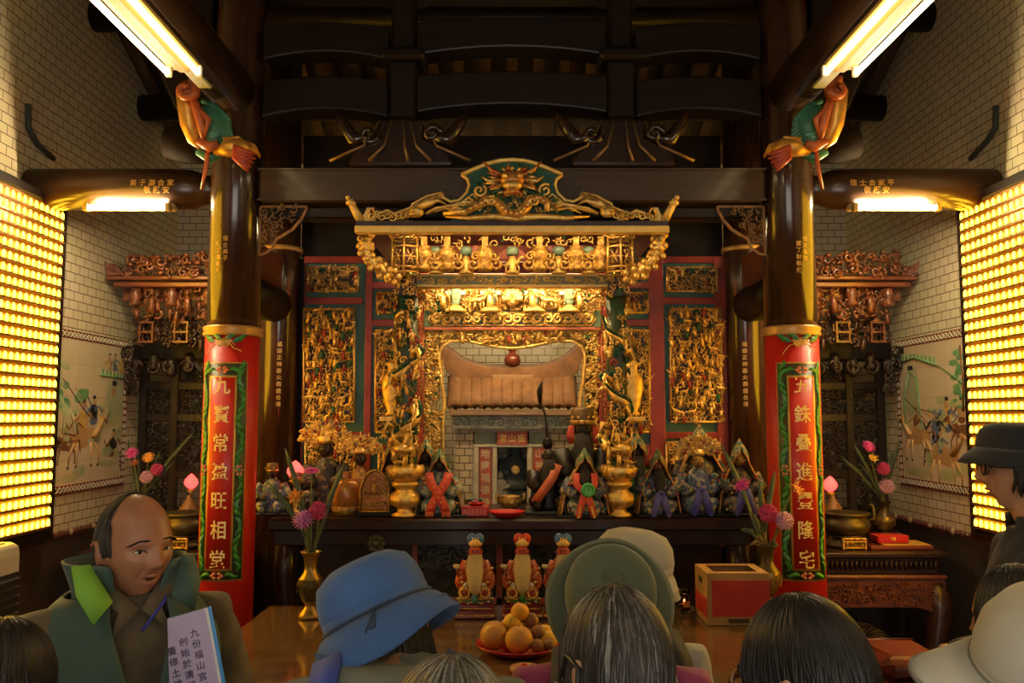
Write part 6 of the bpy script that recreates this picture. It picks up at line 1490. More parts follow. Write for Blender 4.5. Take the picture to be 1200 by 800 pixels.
for s in (-1, 1):
    nm = 'by pillar ' + ('九寶常盈旺相堂' if s < 0 else '五銖叠進豐隆宅')
    c = sd(217 if s < 0 else 990, 5.62); t = thing('bronze_censer', 'wide bronze censer on four feet, on the side altar ' + nm, 'incense burner', c, group='side altar censers')
    b = MB(); b.lathe([(.10, .075), (.14, .10), (.155, .14), (.14, .175), (.12, .19), (.15, .205), (.152, .22), (.135, .222), (.12, .20), (0, .19)], c, 32); b.build('bowl', brassd, t)
    b = MB(); b.lathe([(.125, .0), (.13, .02), (.09, .035), (.085, .06), (.12, .078)], c, 24); b.build('foot', brassd, t)
    b = MB(); f = c + Vector((0, -.14, .0))
    for x in (-.07, .07): b.box(f + Vector((x, 0, .035)), (.014, .02, .07), 0, None, .003)
    for z in (.012, .05, .068): b.box(f + Vector((0, 0, z)), (.15, .018, .012), 0, None, .003)
    for k in range(4): spiral(b, f + Vector((-.045 + .03 * k, -.005, .031)), .013, 1.1, .004, 0, EX, EZ, EYF, k, 1, 8, 4)
    b.build('gilt_rail', GOLD2, t)
    for s2 in (-1, 1):
        b = MB(); b.tube([c + Vector((s2 * .14, 0, .16)), c + Vector((s2 * .19, 0, .18)), c + Vector((s2 * .185, 0, .25)), c + Vector((s2 * .165, 0, .27))], .013, 8); b.build('handle', brassd, t)
    c2 = sd(221 if s < 0 else 976, 5.98); t = thing('offering_pagoda', 'small stepped gilt offering cone on dish behind the censer ' + nm, 'offering', c2, group='gilt offering cones')
    b = MB(); b.lathe([(.05, 0), (.02, .03), (.10, .15), (.12, .17), (.12, .18), (0, .175)], c2, 24); b.build('raised_dish', GOLD2, t)
    b = MB(); pr = []
    for k in range(5): pr += [(.075 - .014 * k, .178 + k * .022), (.075 - .014 * k, .196 + k * .022)]
    b.lathe(pr + [(.0, .30)], c2, 18); b.build('cone', pm('cone_brown', (.28, .13, .05), (.2, .09, .03), 25, .5), t)
    # flowers in a vase
    vx = 163 if s < 0 else 1036; v = sd(vx, 5.95)
    vase(v, 'brass vase of flowers on the side altar ' + nm, .26, True, 1.3)
    G3 = 'side altar flowers by the ' + ('cooler side' if s < 0 else 'dark hat side')
    m = v + EZ * .25
    L = (((172, 559, 'lilac', 'pom', .048), (184, 550, 'rose', 'pom', .045), (154, 531, 'pink', 'disc', .05), (174, 536, 'orange', 'disc', .045), (158, 544, 'rust', 'tuft', .035)) if s < 0 else ((1039, 570, 'lilac', 'pom', .055), (1035, 549, 'rose', 'pom', .048), (1018, 523, 'pink', 'disc', .05), (1022, 539, 'yellow', 'tuft', .042)))
    nmz = 'on side altar near battlement mural' if s < 0 else 'on side altar near the dark hat'
    for px, py, cl, st, r in L: flower(v, m, P(px, py, v.y - .02), r, cl, st, {'lilac': 'pale lilac', 'rose': 'round magenta', 'pink': 'hot pink', 'orange': 'orange', 'rust': 'rust brown', 'yellow': 'yellow'}[cl] + ' flower ' + nmz, (.1, -.7, .6), G3)
    tp = [(150, 515), (188, 528), (228, 505), (205, 540), (160, 520)] if s < 0 else [(1000, 520), (985, 535), (1055, 515), (1045, 530), (1010, 545)]
    leafspray(m, [P(a, b_, v.y + .02) for a, b_ in tp], 'long dark leaves in the vase ' + nmz.replace('near the', 'by'), .03, pm('dark_leaf', (.035, .05, .03), (.025, .035, .02), 20, .5))
    # back wall tile picture
    x = s * abs(P(954, 500, BY).x - .12); t = thing('back_tile_picture', 'pale tile picture with teal sprays on back wall, ' + ('cooler side' if s < 0 else 'dark hat side'), 'mural', (x, BY - .03, 2.), group='tile pictures on the back wall')
    b = MB(); b.box((x, BY - .005, 2.05), (.62, .008, 1.05)); b.build('picture_field', pm('pale_glaze', (.62, .66, .62), (.55, .60, .57), 6, .2), t)
    b = MB()
    for k in range(26): spiral(b, (x + rnd.uniform(-.24, .24), BY - .011, 2.05 + rnd.uniform(-.45, .45)), .05, 1.1, .008, k % 3, EX, EZ, EYF, k, 1 - 2 * (k % 2), 10, 5)
    for sx in (-1, 1): b.box((x + sx * .30, BY - .011, 2.05), (.03, .006, 1.05), 3); b.box((x, BY - .011, 2.05 + sx * .51), (.62, .006, .03), 3)
    b.build('painted_sprays', [TEAL, pm('spray_orange', (.5, .2, .06), rough=.3), GREENL, MATS['border_brown']], t)
c = sd(974, 6.15); lotus_lamp(c, 'glowing red lotus lamp on the side altar near the dark hat', stand=.30)
c = sd(223, 6.4); lotus_lamp(c, 'glowing red lotus lamp on the side altar by the bald man', stand=.30)
c = sd(1046, 5.60); t = thing('offering_tray', 'dark red tray with yellow paper on the side altar', 'tray', c)
b = MB(); b.box(c + EZ * .012, (.40, .24, .024), 0, None, .004); b.build('tray', pm('tray_red', (.16, .03, .02), rough=.35), t)
b = MB(); b.box(c + Vector((.04, 0, .027)), (.30, .20, .004)); b.build('yellow_paper', pm('joss_paper', (.62, .36, .06), (.54, .30, .05), 10, .6), t)
c = c + Vector((-.03, .0, .031)); t = thing('red_case', 'flat red case lying on the yellow paper tray', 'case', c)
b = MB(); b.box(c + EZ * .026, (.20, .13, .05), 0, None, .006); b.box(c + EZ * .03, (.204, .134, .004), 1); b.build('case_body', [redpl, REDD], t)
b = MB(); b.box(c + Vector((0, -.067, .03)), (.03, .004, .02)); b.build('clasp', GOLD2, t)

# ================================================================== carved phoenix fish on the pillar heads
for s in (-1, 1):
    Yf = 4.62
    def Q(px, py, Y=Yf):
        q = P(px, py, Y); q.x *= -1 if s > 0 else 1; return q
    t = thing('painted_carving', 'orange, gold and green fish-dragon carving on top of pillar ' + ('九寶常盈旺相堂' if s < 0 else '五銖叠進豐隆宅'), 'carving', Q(250, 150), group='fish-dragon pillar brackets')
    og = pm('carving_orange', (.50, .13, .04), (.36, .08, .03), 12, .35); gd = pm('carving_gold_belly', (.62, .34, .06), (.48, .24, .05), 25, .35, .5)
    b = MB(); b.tube([Q(217, 106, 4.5), Q(219, 125, 4.5), Q(222, 145, 4.52), Q(229, 163, 4.55), Q(238, 174, 4.58)], [.05, .05, .05, .045, .02], 12); b.build('gilt_belly', gd, t)
    b = MB(); spiral(b, Q(219, 106, 4.44), .062, 1.1, .026, 0, EX, EZ, EYF, 1.2, s, 16, 8); b.ell(Q(221, 107, 4.47), (.06, .05, .065), 0, 12, 8)
    b.tube([Q(226, 115, 4.46), Q(232, 132, 4.46), Q(236, 150, 4.47), Q(240, 168, 4.5)], [.022, .026, .022, .012], 8); b.tube([Q(233, 128, 4.45), Q(244, 140, 4.47), Q(240, 160, 4.48)], [.014, .018, .008], 7)
    b.tube([Q(244, 175, 4.5), Q(241, 200, 4.5), Q(236, 222, 4.52)], [.012, .012, .006], 6); b.tube([Q(232, 165, 4.46), Q(246, 172, 4.46), Q(256, 168, 4.46)], [.02, .03, .02], 8)
    b.build('orange_crest', og, t)
    b = MB()
    for k in range(7): b.tube([Q(238 + k * 1.5, 118 + k * 8, 4.58), Q(252 + k * 2, 125 + k * 7, 4.55), Q(268 + k * 1, 140 + k * 6, 4.56), Q(272, 152 + k * 5, 4.58)], [.016, .022, .014, .004], 7)
    b.ell(Q(247, 150, 4.56), (.10, .05, .13), 0, 12, 8); b.tube([Q(232, 178, 4.55), Q(246, 185, 4.53), Q(262, 178, 4.55)], [.02, .035, .02], 8); b.ell(Q(251, 158, 4.49), (.035, .02, .018), 1); b.build('green_scales', [pm('carving_green', (.03, .14, .09), (.05, .2, .12), 18, .4), TEAL], t)
    b = MB(); b.tube([Q(252, 178, 4.5), Q(268, 174, 4.47), Q(282, 172, 4.5), Q(300, 176, 4.56)], [.02, .045, .05, .02], 10); 
    for k in range(4): b.tube([Q(262, 168 - k * 2, 4.5), Q(280, 164 - k, 4.49), Q(298, 170 + k * 2, 4.53), Q(305, 182 + k, 4.56)], [.008, .010, .008, .003], 6)
    b.build('gilt_wing', gd, t)
    b = MB()
    for k in range(5): b.tube([Q(274, 172 + k * 3, 4.45), Q(288, 178 + k * 4.5, 4.45), Q(303 - k * 3, 181 + k * 5, 4.47)], [.016, .018, .004], 6)
    b.build('red_feathers', pm('feather_red', (.40, .06, .03), (.3, .04, .02), 12, .4), t)

# ================================================================== air cooler, stool
fx = P(32, 632, 4.2).x; zt = P(32, 634, 4.2).z
t = thing('air_cooler', 'cream upright air cooler with dark louvres beside the man in the green vest', 'air cooler', (fx - .19, 4.02, 0))
b = MB(); rings = []; ya, yb = 3.82, 4.2
for z, q in ((.06, 0), (zt - .05, 0), (zt - .012, .004), (zt, .02)): rings.append([Vector(p) for p in ((fx - .38 + q, ya + q, z), (fx - .05 - q, ya + q, z), (fx - q, ya + .06 + q, z), (fx - q, yb - .06 - q, z), (fx - .05 - q, yb - q, z), (fx - .38 + q, yb - q, z))])
b.ring_surface(rings, 0, False); b.build('housing', pm('cooler_cream', (.50, .47, .38), rough=.45), t, bevel=.006)
b = MB(); ym = (ya + yb) / 2; b.box((fx + .001, ym, zt - .38), (.006, .25, .50), 0)
for q in range(12): b.box((fx + .008, ym, zt - .16 - q * .04), (.018, .24, .008), 0, (0, .5, 0))
b.build('louvre_grille', pm('cooler_dark', (.02, .022, .022), rough=.5), t)
b = MB(); b.box((fx - .19, ym, zt + .002), (.26, .22, .006), 0, None, .002); b.build('top_panel', pm('cooler_grey', (.22, .22, .20), rough=.4), t)
for a in (-.14, .14):
    for q in (-.12, .12):
        b = MB(); b.cyl((fx - .19 + a - .008, ym + q, .03), (fx - .19 + a + .008, ym + q, .03), .03, n=14); b.box((fx - .19 + a, ym + q, .05), (.03, .04, .02)); b.build('caster', BLACK, t)
sx0, sY = P(1056, 775, 3.9).x, 3.9; zs = P(0, 770, 3.75).z
t = thing('kneeling_stool', 'dark red padded kneeling stool beside the offering table', 'stool', (sx0, sY, 0))
b = MB(); b.box((sx0, sY, zs - .05), (.30, .36, .10), 0, None, .035); b.build('cushion', pm('red_leather', (.20, .035, .022), (.15, .025, .018), 8, .3, bump=.15, bscale=60, coat=.2), t, bevel=.012)
b = MB(); b.box((sx0, sY, zs - .125), (.28, .34, .05), 0, None, .006); b.build('seat_frame', REDWOOD, t)
for a in (-1, 1):
    for b_ in (-1, 1):
        b = MB(); b.tube([(sx0 + a * .115, sY + b_ * .145, zs - .15), (sx0 + a * .13, sY + b_ * .16, 0)], [.025, .018], 8); b.build('leg', REDWOOD, t)
# ================================================================== people
def sm(t): t = max(0., min(1., t)); return t * t * (3 - 2 * t)
def gs(x, z, cx, cz, sx, sz): return math.exp(-((x - cx) / sx) ** 2 - ((z - cz) / sz) ** 2)
def head_pt(th, ph, face):
    """th from the crown, ph from the nose; head height is 1, eyes at z = 0"""
    dx, dy, dz = math.sin(th) * math.sin(ph), math.sin(th) * math.cos(ph), math.cos(th)
    x, y, z = .335 * dx, .42 * dy, .5 * dz
    t = sm(-z / .5)
    x *= 1 - face.get('jaw', .30) * t
    if y < 0: y *= 1 - .42 * t
    else: y *= 1 - .06 * t
    if z > .15: x *= 1 + .03 * sm((z - .15) / .2)
    if y > 0:
        w = sm(dy / .35); a = abs(x)
        d = .105 * gs(a, z, 0, -.125, .052, .05) + .055 * gs(a, z, 0, -.035, .036, .075) + .032 * gs(a, z, .058, -.15, .03, .028)
        d += -.055 * gs(a, z, .135, .0, .075, .045) + .026 * gs(a, z, .135, -.008, .050, .026) + .024 * gs(a, z, .125, .075, .095, .028) + .008 * gs(a, z, .13, -.05, .05, .015)
        d += .022 * gs(a, z, .21, -.10, .07, .07) + .045 * gs(a, z, 0, -.43, .085, .05)
        d += .028 * gs(a, z, 0, -.245, .085, .02) + .034 * gs(a, z, 0, -.305, .07, .024) - .02 * gs(a, z, 0, -.275, .09, .010)
        d -= face.get('fold', .014) * gs(a, z, .105 + .02 * (-z - .2) / .1, -.22, .016, .07)
        d -= face.get('open', 0.) * gs(a, z, 0, -.278, .062, .028)
        d -= face.get('wr', 0.) * (gs(a, z, 0, .20, .2, .010) + gs(a, z, 0, .25, .2, .010) + gs(a, z, .02, .06, .008, .03))
        y += w * d
    return Vector((x, y, z))
def add_head(mb, hh, T, face, nu=72, nv=64):
    V = []; F = []
    for i in range(1, nv):
        for j in range(nu): V.append(T @ (head_pt(PI * i / nv, 2 * PI * j / nu, face) * hh))
    V.append(T @ (head_pt(0, 0, face) * hh)); V.append(T @ (head_pt(PI, 0, face) * hh)); A, B = (nv - 1) * nu, (nv - 1) * nu + 1
    for i in range(nv - 2):
        for j in range(nu):
            k = (j + 1) % nu; F.append((i * nu + j, (i + 1) * nu + j, (i + 1) * nu + k, i * nu + k))
    for j in range(nu):
        k = (j + 1) % nu; F.append((A, j, k)); F.append((B, (nv - 2) * nu + k, (nv - 2) * nu + j))
    mb.add(V, F, 0)
    R3 = T.to_3x3()
    for s in (-1, 1):
        e = Vector((s * .335, -.05, -.045)) * hh
        mb.ell(T @ e, (.028 * hh, .065 * hh, .125 * hh), 0, 12, 10, R3 @ Euler((.15, 0, s * -.35)).to_matrix())
        mb.tube([T @ (e + Vector((s * .03, -.03 + .055 * math.cos(a), .02 + .10 * math.sin(a))) * hh) for a in [-.6 + k * .42 for k in range(9)]], .014 * hh, 6)
        mb.ell(T @ (e + Vector((s * .012, .02, -.10)) * hh), (.02 * hh, .03 * hh, .035 * hh), 0, 8, 6)
def add_hand(mb, wrist, d, nrm, L=.175, curl=.5, side=1, grip=False):
    """palm along d, palm faces nrm; side: which way the thumb leaves"""
    d = Vector(d).normalized(); n = Vector(nrm); n = (n - d * n.dot(d)).normalized(); x = d.cross(n) * side; w = Vector(wrist)
    pl = L * .52
    mb.tube([w - d * .02, w + d * pl * .25, w + d * pl * .65, w + d * pl], [.024, .034, .040, .036], 12, 0, flat=.42, up=x)
    lens = (.40, .45, .42, .33)
    for k in range(4):
        p = w + d * pl * .96 + x * (.030 - .020 * k) ; l = L * lens[k]; pts = [p - d * .02, p]; a = curl * .35; dirv = d
        for q, fr in enumerate((.45, .3, .25)):
            a += curl * (.9 if q else .45); dirv = d * math.cos(a) + n * math.sin(a); pts.append(pts[-1] + dirv * l * fr)
        mb.tube(pts, [.0095, .0095, .0088, .0078, .0055], 8)
        mb.ell(pts[-1], .0056, 0, 8, 6)
    p = w + d * pl * .30 + x * .030; q1 = p + (x * .75 + d * .65).normalized() * .036 + n * .010; q2 = q1 + (x * .25 + d * .9 + n * (.5 + curl * .4)).normalized() * .032; q3 = q2 + (d * .9 + n * (.4 + curl * .5)).normalized() * .024
    mb.tube([w + d * pl * .2 + x * .012, p, q1, q2, q3], [.014, .014, .0108, .0095, .0065], 8); mb.ell(q3, .0066, 0, 8, 6)
def remeshed(mb, name, mats, parent, vox, smooth=2, disp=0.):
    o = mb.build('work', mats[0] if isinstance(mats, list) else mats, None)
    o.data.polygons.foreach_set('material_index', [0] * len(o.data.polygons))
    r = o.modifiers.new('r', 'REMESH'); r.mode = 'VOXEL'; r.voxel_size = vox; r.use_smooth_shade = True
    if smooth: s = o.modifiers.new('s', 'SMOOTH'); s.factor = .5; s.iterations = smooth
    dg = bpy.context.evaluated_depsgraph_get(); dg.update()
    me = bpy.data.meshes.new_from_object(o.evaluated_get(dg)); me.name = name
    me.polygons.foreach_set('use_smooth', [True] * len(me.polygons))
    if disp:
        n = len(me.vertices); co = np.empty(n * 3, np.float32); me.vertices.foreach_get('co', co); co = co.reshape(-1, 3)
        nn = np.empty(n * 3, np.float32); me.vertices.foreach_get('normal', nn); nn = nn.reshape(-1, 3)
        ph = co[:, 0] * 23 + co[:, 1] * 31; w = np.sin(co[:, 2] * 38 + np.sin(ph) * 2.2) * np.sin(ph * .9 + co[:, 2] * 14) + .5 * np.sin(co[:, 2] * 85 + ph * 2.3)
        co = co + nn * (disp * w)[:, None]; me.vertices.foreach_set('co', co.ravel())
    bpy.data.objects.remove(o)
    q = bpy.data.objects.new(name, me); COL.objects.link(q); q.parent = parent
    return q
SKIN = pm('skin', (.42, .22, .13), (.36, .17, .10), 9, .48, sss=.15, bump=.05, bscale=180)
SKIN2 = pm('skin_pale', (.46, .26, .16), (.40, .21, .12), 9, .48, sss=.15, bump=.05, bscale=180)
SKINO = pm('skin_weathered', (.37, .165, .085), (.28, .115, .06), 11, .42, sss=.15, bump=.12, bscale=120)
EYEW = pm('eye_white', (.52, .46, .40), rough=.25); IRIS = pm('iris_dark', (.018, .010, .007), rough=.15); LIP = pm('lip_colour', (.34, .12, .085), (.28, .09, .07), 20, .4); MOUTH = pm('mouth_inside', (.05, .012, .010), rough=.5)
def cloth(n, a, b_, sc=14, rough=.8, bump=.15): return pm(n, a, b_, sc, rough, bump=bump, bscale=220, sheen=.15)
def hairm(n, a, b_): return pm(n, a, b_, 26, .42, spec=.35, stretch=(7, 7, .45), contrast=(.35, .7))
HB1, HB2, HB3 = hairm('black_hair', (.005, .0045, .0045), (.010, .009, .009)), hairm('black_hair_sheen', (.008, .008, .009), (.016, .015, .015)), hairm('brown_black_hair', (.011, .008, .006), (.02, .015, .011))
HG1, HG2, HG3 = hairm('iron_grey_hair', (.05, .045, .04), (.10, .092, .085)), hairm('silver_hair', (.13, .128, .12), (.22, .215, .20)), hairm('dark_grey_hair', (.02, .016, .014), (.042, .036, .032))
TROU = cloth('dark_trousers', (.03, .03, .038), (.02, .02, .026)); SHOE = pm('shoe_dark', (.02, .018, .017), rough=.5)
def person(label, X, Y, H, face_dir, top, skin=SKIN, face=None, head=(0, 0, 0), arms=None, hair=None, vox=.006, trousers=TROU, features=False, build=1., sleeve=True, sleeves_to=1., hair_len=.0, brows=HB1, glasses=None, topdisp=.0025, eyes_z=0., sink=0., fwd=0.):
    """head = (pitch down, roll, yaw) of the head on the neck; arms = {side: (elbow, wrist, palm dir, palm normal, curl)}"""
    a = math.atan2(face_dir[1], face_dir[0]) - PI / 2
    t = thing('person', label, 'person', (X, Y, 0), a, kind='thing'); face = face or {}
    hh = H / 7.35; zc = H - .5 * hh - sink; k = H
    HT = Matrix.Translation((0, .012 * k + fwd, zc - .42 * hh)) @ Euler((-head[0], head[1], head[2])).to_matrix().to_4x4() @ Matrix.Translation((0, .01 * k, .42 * hh))
    W = wm(t)
    class LB(MB):
        def world(s):
            s.V = [tuple(W @ Vector(v)) for v in s.V]; return s
    def sec(rows, mb, off=0., dep=0., n=28):
        mb.ring_surface([[Vector(((rx * build * k + off) * math.cos(q) * 1., (ry * build * k + off + dep) * math.sin(q) + oy * k, z * k)) for q in [2 * PI * j / n for j in range(n)]] for z, rx, ry, oy in rows], 0)
    torso = [(.47, .085, .062, -.004), (.50, .098, .070, -.006), (.54, .098, .070, -.004), (.60, .086, .062, 0), (.66, .088, .063, .002), (.72, .100, .068, .002), (.765, .106, .066, -.002), (.80, .098, .056, -.006), (.822, .072, .046, -.008), (.84, .040, .040, -.006)]
    A = {}
    for s in (-1, 1):
        d = dict(el=Vector((s * .148 * build * k, -.02 * k, .625 * k)), wr=Vector((s * .145 * build * k, .05 * k, .475 * k)), pd=Vector((0, .25, -1)), pn=Vector((-s, 0, 0)), curl=.5)
        if arms and s in arms:
            e_, w_, pd, pn, cu = arms[s]; d = dict(el=Vector(e_), wr=Vector(w_), pd=Vector(pd), pn=Vector(pn), curl=cu)
        A[s] = d
    shd = lambda s: Vector((s * .112 * build * k, -.004 * k, .795 * k))
    # body
    b = LB(); sec(torso, b)
    chin = HT @ Vector((0, -.06 * hh, -.30 * hh))
    b.tube([Vector((0, -.008 * k, .80 * k)), Vector((0, -.004 * k + fwd * .55, .845 * k - sink * .5)), chin + Vector((0, fwd * .1, 0)), HT @ Vector((0, -.05 * hh, -.1 * hh))], [.042 * k, .034 * k, .034 * k, .03 * k], 18)
    add_head(b, hh, HT, face)
    for s in (-1, 1):
        d = A[s]; b.tube([shd(s) - Vector((s * .03 * k, 0, 0)), shd(s), (shd(s) + d['el']) / 2, d['el'], (d['el'] * .6 + d['wr'] * .4), d['wr']], [.03 * k, .031 * k, .027 * k, .0225 * k, .022 * k, .0155 * k], 12)
        add_hand(b, d['wr'], d['pd'], d['pn'], .105 * k, d['curl'], -s)
        b.tube([(s * .048 * k, 0, .50 * k), (s * .05 * k, .004 * k, .40 * k), (s * .047 * k, .006 * k, .275 * k), (s * .046 * k, -.006 * k, .2 * k), (s * .045 * k, -.004 * k, .045 * k)], [.058 * k, .05 * k, .034 * k, .033 * k, .021 * k], 14)
        b.tube([(s * .046 * k, -.022 * k, .026 * k), (s * .048 * k, .03 * k, .024 * k), (s * .052 * k, .085 * k, .014 * k)], [.022 * k, .024 * k, .014 * k], 10)
    remeshed(b, 'body', skin, t, vox, 1)
    # trousers, shoes
    b = LB(); sec([(.44, .088, .068, -.004), (.48, .099, .074, -.006), (.52, .101, .073, -.006), (.575, .093, .068, -.002), (.585, .092, .067, -.002)], b, .006)
    for s in (-1, 1): b.tube([(s * .048 * k, 0, .50 * k), (s * .05 * k, .004 * k, .40 * k), (s * .048 * k, .006 * k, .275 * k), (s * .047 * k, -.004 * k, .2 * k), (s * .046 * k, -.004 * k, .05 * k)], [.064 * k, .058 * k, .045 * k, .043 * k, .038 * k], 16)
    remeshed(b, 'trousers', trousers, t, .011, 2, .002)
    for s in (-1, 1):
        b = LB(); b.tube([(s * .046 * k, -.035 * k, .026 * k), (s * .047 * k, .0 * k, .030 * k), (s * .050 * k, .05 * k, .026 * k), (s * .053 * k, .10 * k, .017 * k)], [.024 * k, .028 * k, .029 * k, .0155 * k], 12); b.tube([(s * .046 * k, 0, .02 * k), (s * .046 * k, -.002 * k, .05 * k)], [.028 * k, .028 * k], 12)
        b.box((s * .05 * k, .035 * k, .006 * k), (.056 * k, .15 * k, .012 * k), 0, None, .004); remeshed(b, 'shoe', SHOE, t, .008, 1)
    # top
    b = LB(); sec([(.455, .102, .078, -.004)] + [(z, rx + .006, ry + .006, oy) for z, rx, ry, oy in torso[1:8]] + [(.826, .070, .050, -.006), (.842, .050, .046, -.006)], b, .008)
    for s in (-1, 1):
        d = A[s]; e = d['el'] * (1 - sleeves_to * 0) ; wv = d['el'].lerp(d['wr'], .93 if sleeve else .05)
        b.tube([shd(s) - Vector((s * .05 * k, 0, -.0)), shd(s), (shd(s) + d['el']) / 2, d['el'], d['el'].lerp(wv, .5), wv], [.036 * k, .040 * k, .036 * k, .032 * k, .029 * k, .025 * k], 14)
    remeshed(b, 'top', top, t, .009, 3, topdisp)
    hd = dict(t=t, HT=HT, hh=hh, W=W, k=k, LB=LB, A=A, face=face, sec=sec, torso=torso, build=build)
    if features:
        for s in (-1, 1):
            b = LB(); e2 = LB(); l = LB(); br = LB()
            fy = lambda x, z: head_pt(math.acos(max(-1, min(1, z / .5))), math.atan2(x / .335, math.sqrt(max(1e-6, 1 - (x / .335) ** 2 - (z / .5) ** 2))) if abs(x) < .3 else 0, face)
            p = fy(s * .135, eyes_z); R3 = HT.to_3x3()
            b.ell(HT @ ((p + Vector((0, -.012, -.004))) * hh), (.052 * hh, .022 * hh, .017 * hh), 0, 14, 8, R3)
            e2.ell(HT @ ((p + Vector((.004, .004, -.003))) * hh), (.021 * hh, .010 * hh, .017 * hh), 0, 12, 8, R3)
            l.tube([HT @ ((fy(s * x, z) + Vector((0, .006, 0))) * hh) for x, z in ((.082, -.010), (.105, .010), (.135, .017), (.165, .010), (.188, -.006))], [.002, .006 * hh / .23 * .23 * 1. + .0005, .0022, .0020, .0012], 6)
            n = 26
            for q in range(n):
                u = q / (n - 1); x = .065 + .15 * u; z = .072 + .03 * math.sin(u * PI * .8) + face.get('frown', 0) * (u - .5) * .06
                c = fy(s * x, z); br.tube([HT @ (c * hh), HT @ ((c + Vector((s * .022, .010, .006))) * hh), HT @ ((c + Vector((s * .045, .006, -.002))) * hh)], [.0013, .0016, .0006], 4)
            oe = b.world().build('eye', EYEW, t); e2.world().build('iris', IRIS, oe); l.world().build('eyelid', pm('lid_line', (.035, .018, .012), rough=.5), t); br.world().build('eyebrow', brows, t)
        m_ = LB(); op = face.get('open', 0)
        for z, w_ in ((-.250 + op * .16, .085), (-.302 - op * .34, .075)):
            pts = [HT @ ((fy(w_ * u, z - (.010 * u * u if z > -.28 else -.012 * u * u)) + Vector((0, .004, 0))) * hh) for u in (-1, -.6, -.25, 0, .25, .6, 1)]
            m_.tube(pts, [.001, .0035, .0045, .0042, .0045, .0035, .001], 7, 0)
        m_.world().build('lips', LIP, t)
        if op:
            m_ = LB(); c = fy(0, -.278); m_.ell(HT @ ((c + Vector((0, .048, 0))) * hh), (.060 * hh, .020 * hh, .034 * hh), 0, 14, 8, HT.to_3x3()); m_.world().build('open_mouth', MOUTH, t)
    if glasses:
        g = LB(); fz = -.015
        fyy = .435
        for s in (-1, 1):
            c = Vector((s * .145, fyy, fz)); pts = [HT @ ((c + Vector((.105 * math.cos(a), -.03 * abs(math.cos(a)) * (1 if s * math.cos(a) > 0 else 0), .075 * math.sin(a)))) * hh) for a in [2 * PI * q / 20 for q in range(21)]]
            g.tube(pts, .0022, 6, cap=False)
            g.tube([HT @ (Vector((s * .25, fyy - .03, fz + .02)) * hh), HT @ (Vector((s * .345, .25, fz + .03)) * hh), HT @ (Vector((s * .355, -.03, fz + .02)) * hh), HT @ (Vector((s * .34, -.12, fz - .06)) * hh)], .0022, 6)
        g.tube([HT @ (Vector((-.04, fyy + .005, fz + .02)) * hh), HT @ (Vector((0, fyy + .012, fz + .035)) * hh), HT @ (Vector((.04, fyy + .005, fz + .02)) * hh)], .002, 6)
        fr = g.world().build('glasses', glasses, t)
        for s in (-1, 1):
            g = LB(); c = Vector((s * .145, fyy, fz)); R3 = HT.to_3x3(); g.ell(HT @ (c * hh), (.10 * hh, .006 * hh, .072 * hh), 0, 18, 6, R3)
            g.world().build('lens', glass, fr)
    return hd
